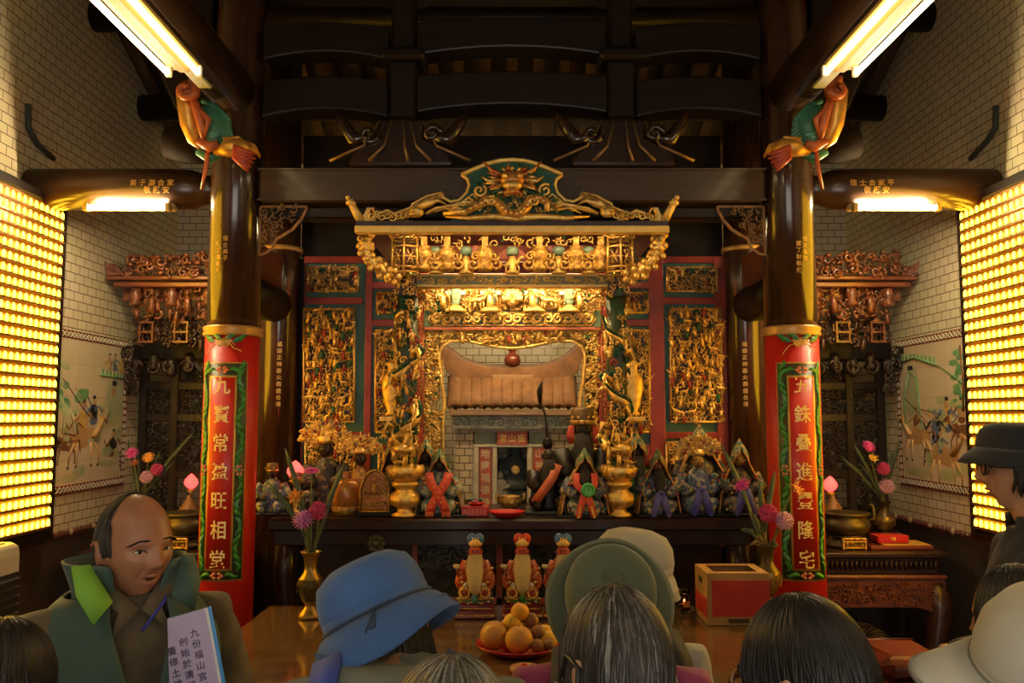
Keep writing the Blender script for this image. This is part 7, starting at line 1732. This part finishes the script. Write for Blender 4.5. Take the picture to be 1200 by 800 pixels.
def hair(hd, mats, share, end, seed=1, n=420, fringe=-.9, thick=.045, bald=None, width=.0048, spread=1., crown=(0, -.12), name='hair', part=None):
    """locks flowing from the crown; end(ph) -> z (head units) where they stop; fringe: face half-angle kept clear"""
    R = random.Random(seed); HT, hh, face, LB = hd['HT'], hd['hh'], hd['face'], hd['LB']
    fr = abs(fringe)
    def surf(th, ph, ex=0.):
        p = head_pt(min(th, PI * .58), ph, {}); q = p * (1 + thick + ex)
        return q
    def path(ph, ex, e, jo=0.):
        pts = []; N = 14 if bald else 11; p0 = None
        zt = e
        for i in range(N + 8):
            th = .10 + ((i + jo) / N) * (PI * .56)
            if th > PI * .56: break
            q = surf(th, ph, ex)
            if q.z < zt: break
            pts.append(q)
        if pts and pts[-1].z > zt:
            last = pts[-1]; m = 5
            for i in range(1, m + 1):
                u = i / m; pts.append(Vector((last.x * (1 - .10 * u * u) * spread, last.y * (1 - .06 * u * u) * spread, last.z + (zt - last.z) * u)))
        return pts
    # base shell
    b = LB(); nph = 64
    cols = []
    for j in range(nph + 1):
        ph = fr + (2 * PI - 2 * fr) * j / nph
        e = end(ph); pts = path(ph, -.012, e)
        if len(pts) < 2: pts = [surf(.1, ph), surf(.2, ph)]
        L = [0]
        for p, q in zip(pts, pts[1:]): L.append(L[-1] + (q - p).length)
        out = []
        for s in range(13):
            d = L[-1] * s / 12; i = 0
            while i < len(L) - 2 and L[i + 1] < d: i += 1
            f = (d - L[i]) / max(1e-6, L[i + 1] - L[i]); out.append(pts[i].lerp(pts[i + 1], f))
        cols.append(out)
    V = [HT @ (p * hh) for c in cols for p in c]; F = [(j * 13 + i, j * 13 + i + 1, (j + 1) * 13 + i + 1, (j + 1) * 13 + i) for j in range(nph) for i in range(12)]
    if not bald: b.add(V, F, 0)
    # top cap
    cap = [HT @ (surf(.10, 2 * PI * j / 24, -.012) * hh) for j in range(24)] + [HT @ (surf(0, 0, -.012) * hh)]
    if not bald: b.add(cap, [(24, j, (j + 1) % 24) for j in range(24)], 0)
    for i in range(n):
        ph = fr + (2 * PI - 2 * fr) * R.random(); ex = R.uniform(-.008, .022); e = end(ph) + R.uniform(-.06, .05)
        pts = path(ph + R.uniform(-.05, .05), ex, e, R.random() if bald else 0.)
        if bald: jt = R.gauss(0, .025); pts = [p for p in pts if bald(p + Vector((0, jt, jt)))]
        if len(pts) < 3: continue
        st = R.randint(0, max(0, min(4, len(pts) - 4))) if not bald else 0
        pts = pts[st:]; w1, w2 = R.uniform(-.12, .12), R.uniform(0, 6.28); sw = R.uniform(-.10, .10)
        P_ = []
        for q, p in enumerate(pts):
            u = q / max(1, len(pts) - 1); a = sw * u + .03 * math.sin(w2 + q * 1.1); ca, sa = math.cos(a), math.sin(a)
            P_.append(HT @ (Vector((p.x * ca - p.y * sa, p.x * sa + p.y * ca, p.z)) * hh))
        m = 0; r = R.random(); acc = 0
        for q, s in enumerate(share):
            acc += s
            if r < acc: m = q; break
        nseg = len(P_); mid = HT @ Vector((0, 0, 0))
        b.tube(P_, [width * (.35 + .65 * math.sin(PI * min(1, (q + 1) / nseg * .75))) for q in range(nseg - 1)] + [width * .15], 5, m, flat=.35, up=(P_[0] - mid).cross(P_[1] - P_[0]))
    return b.world().build(name, mats, hd['t'])
def hat(hd, mats, name, crown, brim, pos=(0, -.02, .17), tilt=(0, 0, 0), oval=1.18, wave=.0, seed=1, bandm=None, cord=None, crease=.0):
    """crown, brim: (radius, height) profiles in metres, head-sized"""
    HT, hh, LB = hd['HT'], hd['hh'], hd['LB']; T = HT @ Matrix.Translation(Vector(pos) * hh) @ Euler(tilt).to_matrix().to_4x4(); R = random.Random(seed); p1, p2 = R.uniform(0, 6), R.uniform(0, 6)
    n = 56
    def ringset(prof, wv):
        rings = []
        for i, (r, z) in enumerate(prof):
            ring = []
            for j in range(n):
                a = 2 * PI * j / n; w_ = wv * (r - prof[0][0]) / max(1e-6, abs(prof[-1][0] - prof[0][0])) if wv else 0
                zz = z + w_ * (math.sin(2 * a + p1) + .5 * math.sin(3 * a + p2)); rr = r * (1 + crease * math.sin(5 * a + i * 1.7 + p1) * math.sin(i * 1.3))
                ring.append(T @ Vector((rr * math.cos(a), rr * math.sin(a) * oval, zz)))
            rings.append(ring)
        return rings
    b = LB(); b.ring_surface(ringset(crown, 0), 0, True, False); top = ringset(crown[-1:], 0)[0]
    b.add(top, [tuple(range(n))], 0); o1 = b.world().build(name, mats[0], hd['t'], solid=.003)
    b = LB(); b.ring_surface(ringset(brim, wave), 0, True, False); o2 = b.world().build('brim', mats[-1], o1, solid=.003)
    b = LB()
    for r, z in (brim[-1], brim[len(brim) // 2]):
        rg = ringset([brim[0], (r, z)], wave if r > brim[0][0] else 0)[1]; b.tube(rg + [rg[0]], .0018, 5, cap=False)
    b.world().build('stitching', mats[-1], o2)
    if bandm:
        b = LB(); b.ring_surface(ringset([(crown[0][0] + .003, crown[0][1] + .002), (crown[0][0] + .003, crown[0][1] + .02), (crown[0][0] - .001, crown[0][1] + .021)], 0), 0, True, False); b.world().build('hat_band', bandm, o1)
    return T, o1
def strap(hd, mats, side, off=.022, w=.06, name='backpack_strap', x0=.62):
    LB, k = hd['LB'], hd['k']; b = LB(); s = side; bd = hd['build']
    pts = [Vector((s * .075 * k * bd, -.085 * k, .66 * k)), Vector((s * .078 * k * bd, -.086 * k - off, .74 * k)), Vector((s * .075 * k * bd, -.055 * k - off, .815 * k)), Vector((s * .072 * k * bd, -.005, .842 * k + off * .5)), Vector((s * .072 * k * bd, .055 * k + off, .81 * k)), Vector((s * .078 * k * bd, .085 * k + off, .72 * k)), Vector((s * .09 * k * bd, .075 * k + off, .60 * k))]
    cen = Vector((0, 0, .70 * k))
    b.strip(pts, w, .010, lambda p: (p - cen), 0); o = b.world().build(name, mats, hd['t']); return o
def backpack(hd, m, m2=None):
    LB, k = hd['LB'], hd['k']; b = LB(); b.box((0, -.155 * k, .655 * k), (.29, .15, .42), 0, None, .045); o = b.world().build('backpack', m, hd['t'], bevel=.02)
    b = LB(); b.box((0, -.155 * k - .085, .60 * k), (.22, .03, .20), 0, None, .012); b.world().build('pocket', m2 or m, o); return o

# ---- the man in the green vest
Z = lambda px, py, Y: P(px, py, Y)
gY = 2.10; gx = P(150, 640, gY).x
shirt_o = cloth('olive_brown_shirt', (.12, .088, .045), (.085, .062, .032)); vestm = cloth('green_vest_cloth', (.045, .092, .072), (.035, .072, .058), 8, .7, .08)
H = 1.765; k = H
g = person('balding man in a green vest over olive shirt, speaking and holding a lilac page', gx, gY, H, (.64, -.77), shirt_o, SKINO, dict(open=.085, fold=.045, wr=.012, frown=-1, jaw=.19), (.04, .03, .22), {-1: ((-.175 * k, .02, .60 * k), (-.165 * k, .16, .50 * k), (.1, 1, -.1), (0, 0, 1), .5), 1: ((.165 * k, .0, .62 * k), (.06 * k, .235, .575 * k), (-.75, .55, .1), (0, -.3, 1), .8)}, vox=.0042, features=True, build=1.0, brows=HB1, sink=.05)
def gend(ph): a = abs(((ph + PI) % (2 * PI)) - PI); return -.02 if a < 1.75 else -.36
hair(g, [HG3, HB1, HG1], (.55, .2, .25), gend, 3, 1500, 1.05, .022, bald=lambda p: p.y < .13 - .50 * max(0, p.z - .10), width=.0022)
def vest(hd):
    LB, k = hd['LB'], hd['k']; n = 44; b = LB(); rows = []
    prof = [(.44, .108, .082, 2), (.50, .112, .086, 2), (.58, .106, .080, 2), (.66, .106, .080, 3), (.71, .113, .083, 6), (.755, .117, .081, 11), (.79, .110, .072, 16), (.815, .090, .064, 22), (.838, .062, .056, 27)]
    for z, rx, ry, gap in prof:
        row = []
        for j in range(n):
            a = math.radians(90 + gap + (360 - 2 * gap) * j / (n - 1)); fo = 1 + .012 * math.sin(9 * a + z * 40)
            row.append(Vector((((rx * 1.04 + .004) * k + .012) * math.cos(a) * fo, ((ry * 1.04 + .004) * k + .014) * math.sin(a) * fo - .004 * k, z * k)))
        rows.append(row)
    V = [v for r in rows for v in r]; F = [(i * n + j, i * n + j + 1, (i + 1) * n + j + 1, (i + 1) * n + j) for i in range(len(rows) - 1) for j in range(n - 1)]
    b.add(V, F, 0); o = b.world().build('vest', vestm, hd['t'], solid=.008, subsurf=1)
    c = LB(); r2 = []
    for z, m_, gap in ((.828, 1.0, 27), (.845, 1.02, 26), (.866, 1.14, 26), (.884, 1.24, 27)):
        r2.append([Vector((.064 * k * m_ * math.cos(a), .058 * k * m_ * math.sin(a) - .004 * k, z * k + .012 * k * -math.sin(a) * 0)) for a in [math.radians(90 + gap + (360 - 2 * gap) * j / 30) for j in range(31)]])
    V = [v for r in r2 for v in r]; c.add(V, [(i * 31 + j, i * 31 + j + 1, (i + 1) * 31 + j + 1, (i + 1) * 31 + j) for i in range(3) for j in range(30)], 0); c.world().build('collar', vestm, o, solid=.005, subsurf=1)
    for s in (-1, 1):   # fold-down lapels, lime inside
        c = LB(); a0 = math.radians(90 - s * 27)
        p = [Vector((s * .036 * k, .070 * k, .840 * k)), Vector((s * .058 * k, .046 * k, .886 * k)), Vector((s * .078 * k, .034 * k, .884 * k)), Vector((s * .078 * k, .064 * k, .852 * k)), Vector((s * .062 * k, .086 * k, .818 * k))]
        cc = sum(p, Vector()) / 5 + Vector((0, .008, 0)); c.add(p + [cc], [(i, (i + 1) % 5, 5) for i in range(5)], 0)
        c.world().build('lapel', pm('lime_lining', (.20, .45, .05), (.16, .38, .04), 10, .7) if s > 0 else vestm, o, solid=.006)
    c = LB(); pts = [Vector((0, .098 * k, .44 * k)), Vector((0, .102 * k, .5 * k)), Vector((0, .096 * k, .6 * k)), Vector((0, .099 * k, .70 * k))]
    c.strip(pts, .012, .004, (0, 1, 0), 0); c.box(pts[-1] + Vector((0, .006, -.01)), (.012, .006, .03), 0); c.world().build('zipper', pm('zip_dark', (.05, .06, .05), rough=.35, metal=.5), o)
    c = LB()
    for q in range(4): c.tube([Vector((-.042 * k - .006 * q, .0985 * k, .715 * k + .006 * q)), Vector((-.052 * k - .005 * q, .0955 * k, .722 * k + .006 * q)), Vector((-.064 * k, .0915 * k, .722 * k + .007 * q))], .0016, 5)
    c.world().build('chest_emblem', pm('emblem_green', (.25, .52, .14), rough=.6), o)
    c = LB(); c.tube([Vector((-.05 * k, .03 * k, .86 * k)), Vector((-.03 * k, .062 * k, .83 * k)), Vector((.0, .075 * k, .80 * k))], .004, 6); c.world().build('blue_lanyard', pm('lanyard_blue', (.03, .03, .28), rough=.6), o)
    c = LB()
    for s in (-1, 1): c.strip([Vector((s * .045 * k, .02 * k, .862 * k)), Vector((s * .036 * k, .048 * k, .848 * k)), Vector((s * .014 * k, .064 * k, .825 * k)), Vector((s * .034 * k, .072 * k, .800 * k))], [.02, .04, .045, .006], .005, (0, 1, .4), 0)
    c.world().build('shirt_collar', shirt_o, hd['t'])
vest(g)
# lilac page in his hand
pY = 1.93; c0, c1, c2, c3 = P(196, 725, pY), P(240, 713, pY + .03), P(262, 830, pY + .03), P(200, 850, pY)
t = thing('page_folder', 'lilac handwritten page in a blue folder held by the man in green vest', 'paper', (c0 + c2) / 2)
def quad(b, a, bb, c, d, off, th, m):
    n = (bb - a).cross(d - a).normalized()
    if n.y > 0: n = -n
    V = [p + n * (off + th) for p in (a, bb, c, d)] + [p + n * off for p in (a, bb, c, d)]
    b.add(V, [(0, 1, 2, 3), (7, 6, 5, 4), (0, 4, 5, 1), (1, 5, 6, 2), (2, 6, 7, 3), (3, 7, 4, 0)], m, False); return n
b = MB(); n_ = quad(b, c0, c1, c2, c3, 0, .0015, 0); b.build('lilac_page', pm('lilac_paper', (.40, .33, .50), (.36, .29, .46), 5, .6), t)
b = MB(); ex_ = (c1 - c0).normalized(); quad(b, c0 + ex_ * .0, c1 + ex_ * .006, c2 + ex_ * .006, c3, -.004, .003, 0); b.build('white_sheets', pm('white_paper', (.62, .62, .60), rough=.6), t)
b = MB(); quad(b, c0 + ex_ * .0, c1 + ex_ * .014, c2 + ex_ * .014, c3, -.009, .004, 0); b.build('blue_cover', pm('blue_cover', (.03, .22, .55), rough=.35), t)
b = MB(); ez_ = (c1 - c2).normalized(); 
cols = ('九份福山宮需知', '創始於清朝嘉慶', '重修土地公廟')
for ci, cc in enumerate(cols): write(b, [(ch, ci, i) for i, ch in enumerate(cc)], lambda a, z: None, .02) if False else None
for ci, cc in enumerate(cols):
    for i, ch in enumerate(cc):
        V, F, _, _ = glyph(ch, .012); o = c1 - ex_ * (.030 + .026 * ci) - ez_ * (.045 + .024 * i + .012 * ci) + n_ * .0022
        b.add([o + ex_ * (x * .019) + ez_ * (y * .019) for x, y in V], F, 0, False)
b.build('handwriting', pm('purple_ink', (.03, .015, .06), rough=.6), t)

# ---- person in the blue bucket hat
hatb = cloth('blue_hat_cloth', (.045, .115, .30), (.035, .095, .25), 10, .85, .3)
p = person('person from behind in a blue bucket hat and grey top with blue strap', P(468, 720, 1.62).x, 1.56, 1.745, (-.1, 1), cloth('grey_green_top', (.14, .15, .12), (.11, .12, .095)), SKIN2, None, (.20, -.33, -.1), build=.92, vox=.008, sink=.118, fwd=.075)
hair(p, [HB1, HB3], (.6, .4), lambda ph: -.46, 5, 420, 1.0)
T, o = hat(p, [hatb, hatb], 'bucket_hat', [(.104, .0), (.105, .03), (.102, .06), (.092, .085), (.066, .102), (.03, .108)], [(.103, .002), (.118, -.012), (.134, -.034), (.147, -.060)], (0, -.04, .09), (-.02, -.12, 0), 1.12, .012, 3, hatb, crease=.012)
b = p['LB'](); 
rg = [T @ Vector((.108 * math.cos(a), .108 * math.sin(a) * 1.12, .004)) for a in [2 * PI * j / 40 for j in range(41)]]
b.tube(rg, .003, 6, cap=False); q0 = T @ Vector((.02, -.125, .0)); b.tube([q0, q0 + Vector((-.012, -.02, -.03)), q0 + Vector((-.014, -.028, -.055)), q0 + Vector((.004, -.028, -.058)), q0 + Vector((.006, -.02, -.03)), q0], .0028, 6); b.box(q0 + Vector((-.002, -.018, -.022)), (.014, .012, .016), 0, None, .003)
b.world().build('chin_cord', cloth('hat_cord', (.02, .04, .09), (.015, .03, .07)), o)
strap(p, cloth('royal_blue_strap', (.03, .06, .38), (.025, .05, .30)), -1, .010, .055); strap(p, cloth('navy_strap', (.02, .022, .04), (.015, .016, .03)), 1, .010, .05)
backpack(p, cloth('navy_pack', (.02, .03, .10), (.015, .022, .07)), cloth('blue_pocket', (.03, .06, .30), (.025, .05, .25)))

# ---- grey-haired person
p = person('person from behind with short silver-grey hair, lowest head beside the blue bucket hat', P(517, 775, .98).x, .98, 1.615, (.15, 1), cloth('dark_teal_top', (.03, .06, .065), (.025, .05, .05)), SKIN2, None, (.10, .0, 0), build=.86, vox=.008)
hair(p, [HG1, HG2, HG3], (.45, .35, .20), lambda ph: -.26 if abs(ph - PI) > 1.1 else -.44, 11, 1700, .85, .07, width=.003)

# ---- woman with dark grey bob, pink jacket
p = person('woman from behind with greying bob and a black ear receiver', P(735, 760, 1.30).x, 1.30, 1.635, (-.25, 1), cloth('dark_plum_top', (.05, .02, .035), (.035, .015, .028), 6, .7), SKIN2, None, (.06, .03, .25), build=.80, vox=.007)
hair(p, [HG3, HG1, HG2], (.74, .19, .07), lambda ph: -.44 if abs(ph - PI) < 1.9 else -.32, 17, 1900, .95, .06, width=.003)
HT, hh = p['HT'], p['hh']
b = p['LB'](); e = HT @ (Vector((-.47, -.06, -.10)) * hh); b.box(e + Vector((-.004, -.012, -.01)), (.022, .04, .045), 0, None, .006); b.tube([e + Vector((0, .0, .02)), e + Vector((.006, -.005, .05)), e + Vector((.008, -.05, .045)), e + Vector((.004, -.06, .01))], .004, 7); b.tube([e + Vector((-.005, .02, -.02)), e + Vector((-.01, .06, -.05))], .004, 7); ob = b.world().build('ear_receiver', BLACK, p['t'])
b = p['LB'](); b.ell(e + Vector((-.006, -.034, 0)), .0035, 0, 8, 6); b.world().build('green_led', em('led_green', (.1, 1., .45), 3.), ob)
cloth('grey_strap', (.16, .19, .20), (.13, .15, .16))

# ---- olive hat
oliv = cloth('olive_hat_cloth', (.095, .115, .072), (.080, .10, .062), 8, .8, .12)
p = person('person from behind in a broad olive sun hat and pink jacket', P(714, 720, 1.98).x, 1.96, 1.635, (.05, 1), cloth('magenta_jacket', (.36, .05, .17), (.28, .04, .15), 6, .7), SKIN, None, (-.15, 0, 0), build=.90, vox=.009, sink=.06, fwd=.02)
hair(p, [HB1, HB3], (.6, .4), lambda ph: -.35, 23, 220, .9)
T, o = hat(p, [oliv, oliv], 'sun_hat', [(.100, .0), (.101, .03), (.097, .065), (.082, .09), (.05, .10), (.02, .102)], [(.099, .003), (.118, -.004), (.134, -.008), (.145, -.014)], (0, -.14, .13), (.80, 0, 0), 1.05, .008, 6, crease=.01)
b = p['LB']()
for a in (-.5, -1.1): b.lathe([(.004, 0), (.004, .002), (.002, .003)], T @ Vector((.13 * math.cos(a), .13 * math.sin(a) * 1.05, .0)), 10)
b.world().build('snap', WHITE, o)
strap(p, MATS['grey_strap'], 1, .024, .055); strap(p, MATS['navy_strap'], -1, .024, .05)

# ---- cream hat
cream_h = cloth('cream_hat_cloth', (.50, .45, .33), (.44, .39, .28), 8, .85, .12)
p = person('person from behind in a cream bucket hat and white shirt with dark strap', P(741, 690, 2.36).x, 2.36, 1.565, (-.15, 1), cloth('white_shirt', (.55, .54, .50), (.48, .47, .43)), SKIN2, None, (.05, .12, 0), build=.86, vox=.009)
hair(p, [HB1, HG3], (.6, .4), lambda ph: -.35, 29, 220, .9)
hat(p, [cream_h, cream_h], 'bucket_hat', [(.104, .0), (.106, .03), (.100, .065), (.080, .092), (.045, .104), (.015, .107)], [(.104, .002), (.114, -.02), (.124, -.045), (.13, -.066)], (0, -.02, .12), (.05, 0, 0), 1.1, .007, 9, cream_h, crease=.02)
strap(p, pm('charcoal_strap', (.05, .05, .055), rough=.8), 1, .02, .06); strap(p, MATS['charcoal_strap'], -1, .02, .06)

# ---- black-haired woman with glasses
p = person('woman from behind with smooth black hair and glasses, turned toward the cardboard box', P(985, 770, 1.20).x, 1.20, 1.645, (-.62, .78), cloth('black_jacket', (.02, .02, .024), (.015, .015, .018)), SKIN2, None, (.16, 0, 0), build=.80, vox=.006, glasses=pm('thin_gilt_frame', (.55, .42, .28), rough=.3, metal=.7), features=True)
hair(p, [HB1, HB2, HB3], (.5, .4, .1), lambda ph: -.40, 31, 1800, .80, .06, width=.003)

# ---- man in the dark bucket hat
navy = cloth('navy_hat_cloth', (.010, .011, .017), (.008, .009, .013)); mY = 2.50
p = person('man in profile with dark bucket hat, glasses and navy jacket by the lamp panel', P(1216, 560, mY).x, mY, 1.875, (-1, .22), cloth('navy_jacket', (.013, .015, .028), (.010, .011, .020)), SKIN, dict(fold=.02, jaw=.26), (-.04, 0, -.05), vox=.0046, features=True, glasses=pm('dark_tortoise', (.05, .025, .015), rough=.25), arms={1: ((.16 * 1.82, .04, 1.16), (.03, .23, 1.20), (-.8, .5, .1), (0, -1, .2), .6)})
hair(p, [HB1, HB3], (.6, .4), lambda ph: -.26, 37, 320, 1.25, .03)
T, o = hat(p, [navy, navy], 'bucket_hat', [(.106, .0), (.107, .025), (.102, .048), (.088, .066), (.06, .076), (.02, .079)], [(.105, .002), (.120, -.012), (.136, -.030), (.147, -.048)], (0, .0, .20), (.05, 0, 0), 1.14, .006, 12, navy)
b = p['LB'](); HT, hh = p['HT'], p['hh']; e = HT @ (Vector((.36, -.02, -.10)) * hh); e2 = HT @ (Vector((-.37, -.02, -.10)) * hh); b.box(e2, (.02, .032, .05), 0, None, .006); b.tube([e2 + Vector((0, .01, .02)), e2 + Vector((0, -.02, .04)), e2 + Vector((0, -.04, .0))], .004, 6); b.world().build('ear_receiver', BLACK, p['t'])
kk = p['k']; b = p['LB'](); r2 = []
for z, m_, gap in ((.826, 1.0, 20), (.846, .96, 22), (.862, 1.0, 25)): r2.append([Vector((.056 * kk * m_ * math.cos(a), .052 * kk * m_ * math.sin(a) - .006 * kk, z * kk)) for a in [math.radians(90 + gap + (360 - 2 * gap) * j / 30) for j in range(31)]])
b.add([v for q in r2 for v in q], [(i * 31 + j, i * 31 + j + 1, (i + 1) * 31 + j + 1, (i + 1) * 31 + j) for i in range(2) for j in range(30)], 0); b.world().build('jacket_collar', MATS['navy_jacket'], p['t'], solid=.005, subsurf=1)
b = p['LB'](); b.strip([Vector((-.105 * kk, .0, .833 * kk)), Vector((-.085 * kk, .0, .848 * kk))], .02, .004, (0, 0, 1), 0); b.world().build('shoulder_tab', pm('tab_tan', (.30, .22, .08), rough=.6), p['t'])

# ---- dark-haired person and white cap at the corner
hx = P(1200, 700, 1.72).x; kx = 1.585
wr = P(1118, 775, 1.62)
p = person('bare-headed person with dark hair behind the pale cap', P(1222, 700, 1.80).x, 1.80, kx, (-.6, .8), cloth('black_top', (.018, .018, .02), (.013, .013, .015)), SKIN, None, (.12, 0, 0), build=.86, vox=.006)
hair(p, [HB1, HG3, HB3], (.4, .4, .2), lambda ph: -.42, 41, 1300, .85, .06, width=.003)
capm = cloth('white_cap_cloth', (.44, .43, .36), (.38, .37, .31), 8, .8, .1)
p2 = person('person in a pale cap with long visor pointing at the stool, in the corner', P(1258, 770, 1.18).x, 1.18, 1.66, (-1, .12), cloth('grey_top', (.10, .10, .10), (.08, .08, .08)), SKIN, None, (-.04, -.42, 0), build=.86, vox=.008, arms={1: ((.17, .06, 1.19), (.15, .11, 1.41), (0, .25, 1), (-.5, -.6, .1), .6)})
hair(p2, [HB1, HB3], (.6, .4), lambda ph: -.35, 43, 240, 1.1, .03)
T, o = hat(p2, [capm, capm], 'cap', [(.096, .0), (.098, .03), (.094, .06), (.079, .088), (.047, .102), (.01, .107)], [(.096, .001), (.0975, .006), (.098, .012)], (0, -.0, .14), (-.02, 0, 0), 1.18, 0, 14)
b = p2['LB'](); V = []; nr = 9
for i in range(nr):
    u = i / (nr - 1)
    for j in range(17):
        a = math.radians(90 + (j - 8) * 8.2); w_ = math.cos((j - 8) / 8 * PI / 2) ** .6
        V.append(T @ Vector((.096 * math.cos(a) * (1 - .1 * u), .096 * 1.18 * math.sin(a) + u * .080 * w_, .006 - .014 * u * u - .030 * u * abs((j - 8) / 8) ** 2)))
b.add(V, [(i * 17 + j, i * 17 + j + 1, (i + 1) * 17 + j + 1, (i + 1) * 17 + j) for i in range(nr - 1) for j in range(16)], 0); b.world().build('visor', capm, o, solid=.004)
b = p2['LB'](); b.tube([T @ Vector((.0995 * math.cos(a), .0995 * 1.18 * math.sin(a), .007)) for a in [math.radians(90 + (j - 8) * 8.2) for j in range(17)]], .003, 6); b.tube([V[8 * 17 + j] for j in range(17)], .0035, 6); b.world().build('visor_seam', cloth('cap_seam', (.20, .19, .15), (.16, .15, .12)), o)
b = p2['LB'](); w_ = p2['A'][1]['wr']; d_ = Vector((0, .2, 1)).normalized(); x_, y_ = frame(d_)
b.tube([w_ - d_ * .03 + (x_ * math.cos(a) + y_ * math.sin(a)) * .030 for a in [2 * PI * q / 20 for q in range(21)]], .006, 7, cap=False); b.world().build('wristband', BLACK, p2['t'])

# ---- black-haired head in the near corner
p = person('person from behind with black hair, nearest the cream air cooler', P(-22, 790, 1.40).x, 1.40, 1.565, (.2, 1), MATS['black_top'], SKIN, None, (.05, 0, 0), build=.86, vox=.009)
hair(p, [HB1, HB3], (.6, .4), lambda ph: -.42, 47, 700, .9, .06)
# ================================================================== sky at the open front, view
w = bpy.data.worlds.new('world'); SC.world = w; w.use_nodes = True
bg = w.node_tree.nodes['Background']; bg.inputs[0].default_value = (1., .93, .82, 1); bg.inputs[1].default_value = 1.6
SC.view_settings.view_transform = 'Standard'; SC.view_settings.look = 'None'; SC.view_settings.gamma = 1; SC.view_settings.exposure = 1.15
SC.view_settings.use_curve_mapping = False
SC.cycles.use_denoising = True
SC.cycles.max_bounces = 6; SC.cycles.diffuse_bounces = 3; SC.cycles.glossy_bounces = 3; SC.cycles.transmission_bounces = 6
SC.cycles.caustics_reflective = False; SC.cycles.caustics_refractive = False
SC.cycles.sample_clamp_indirect = 4.
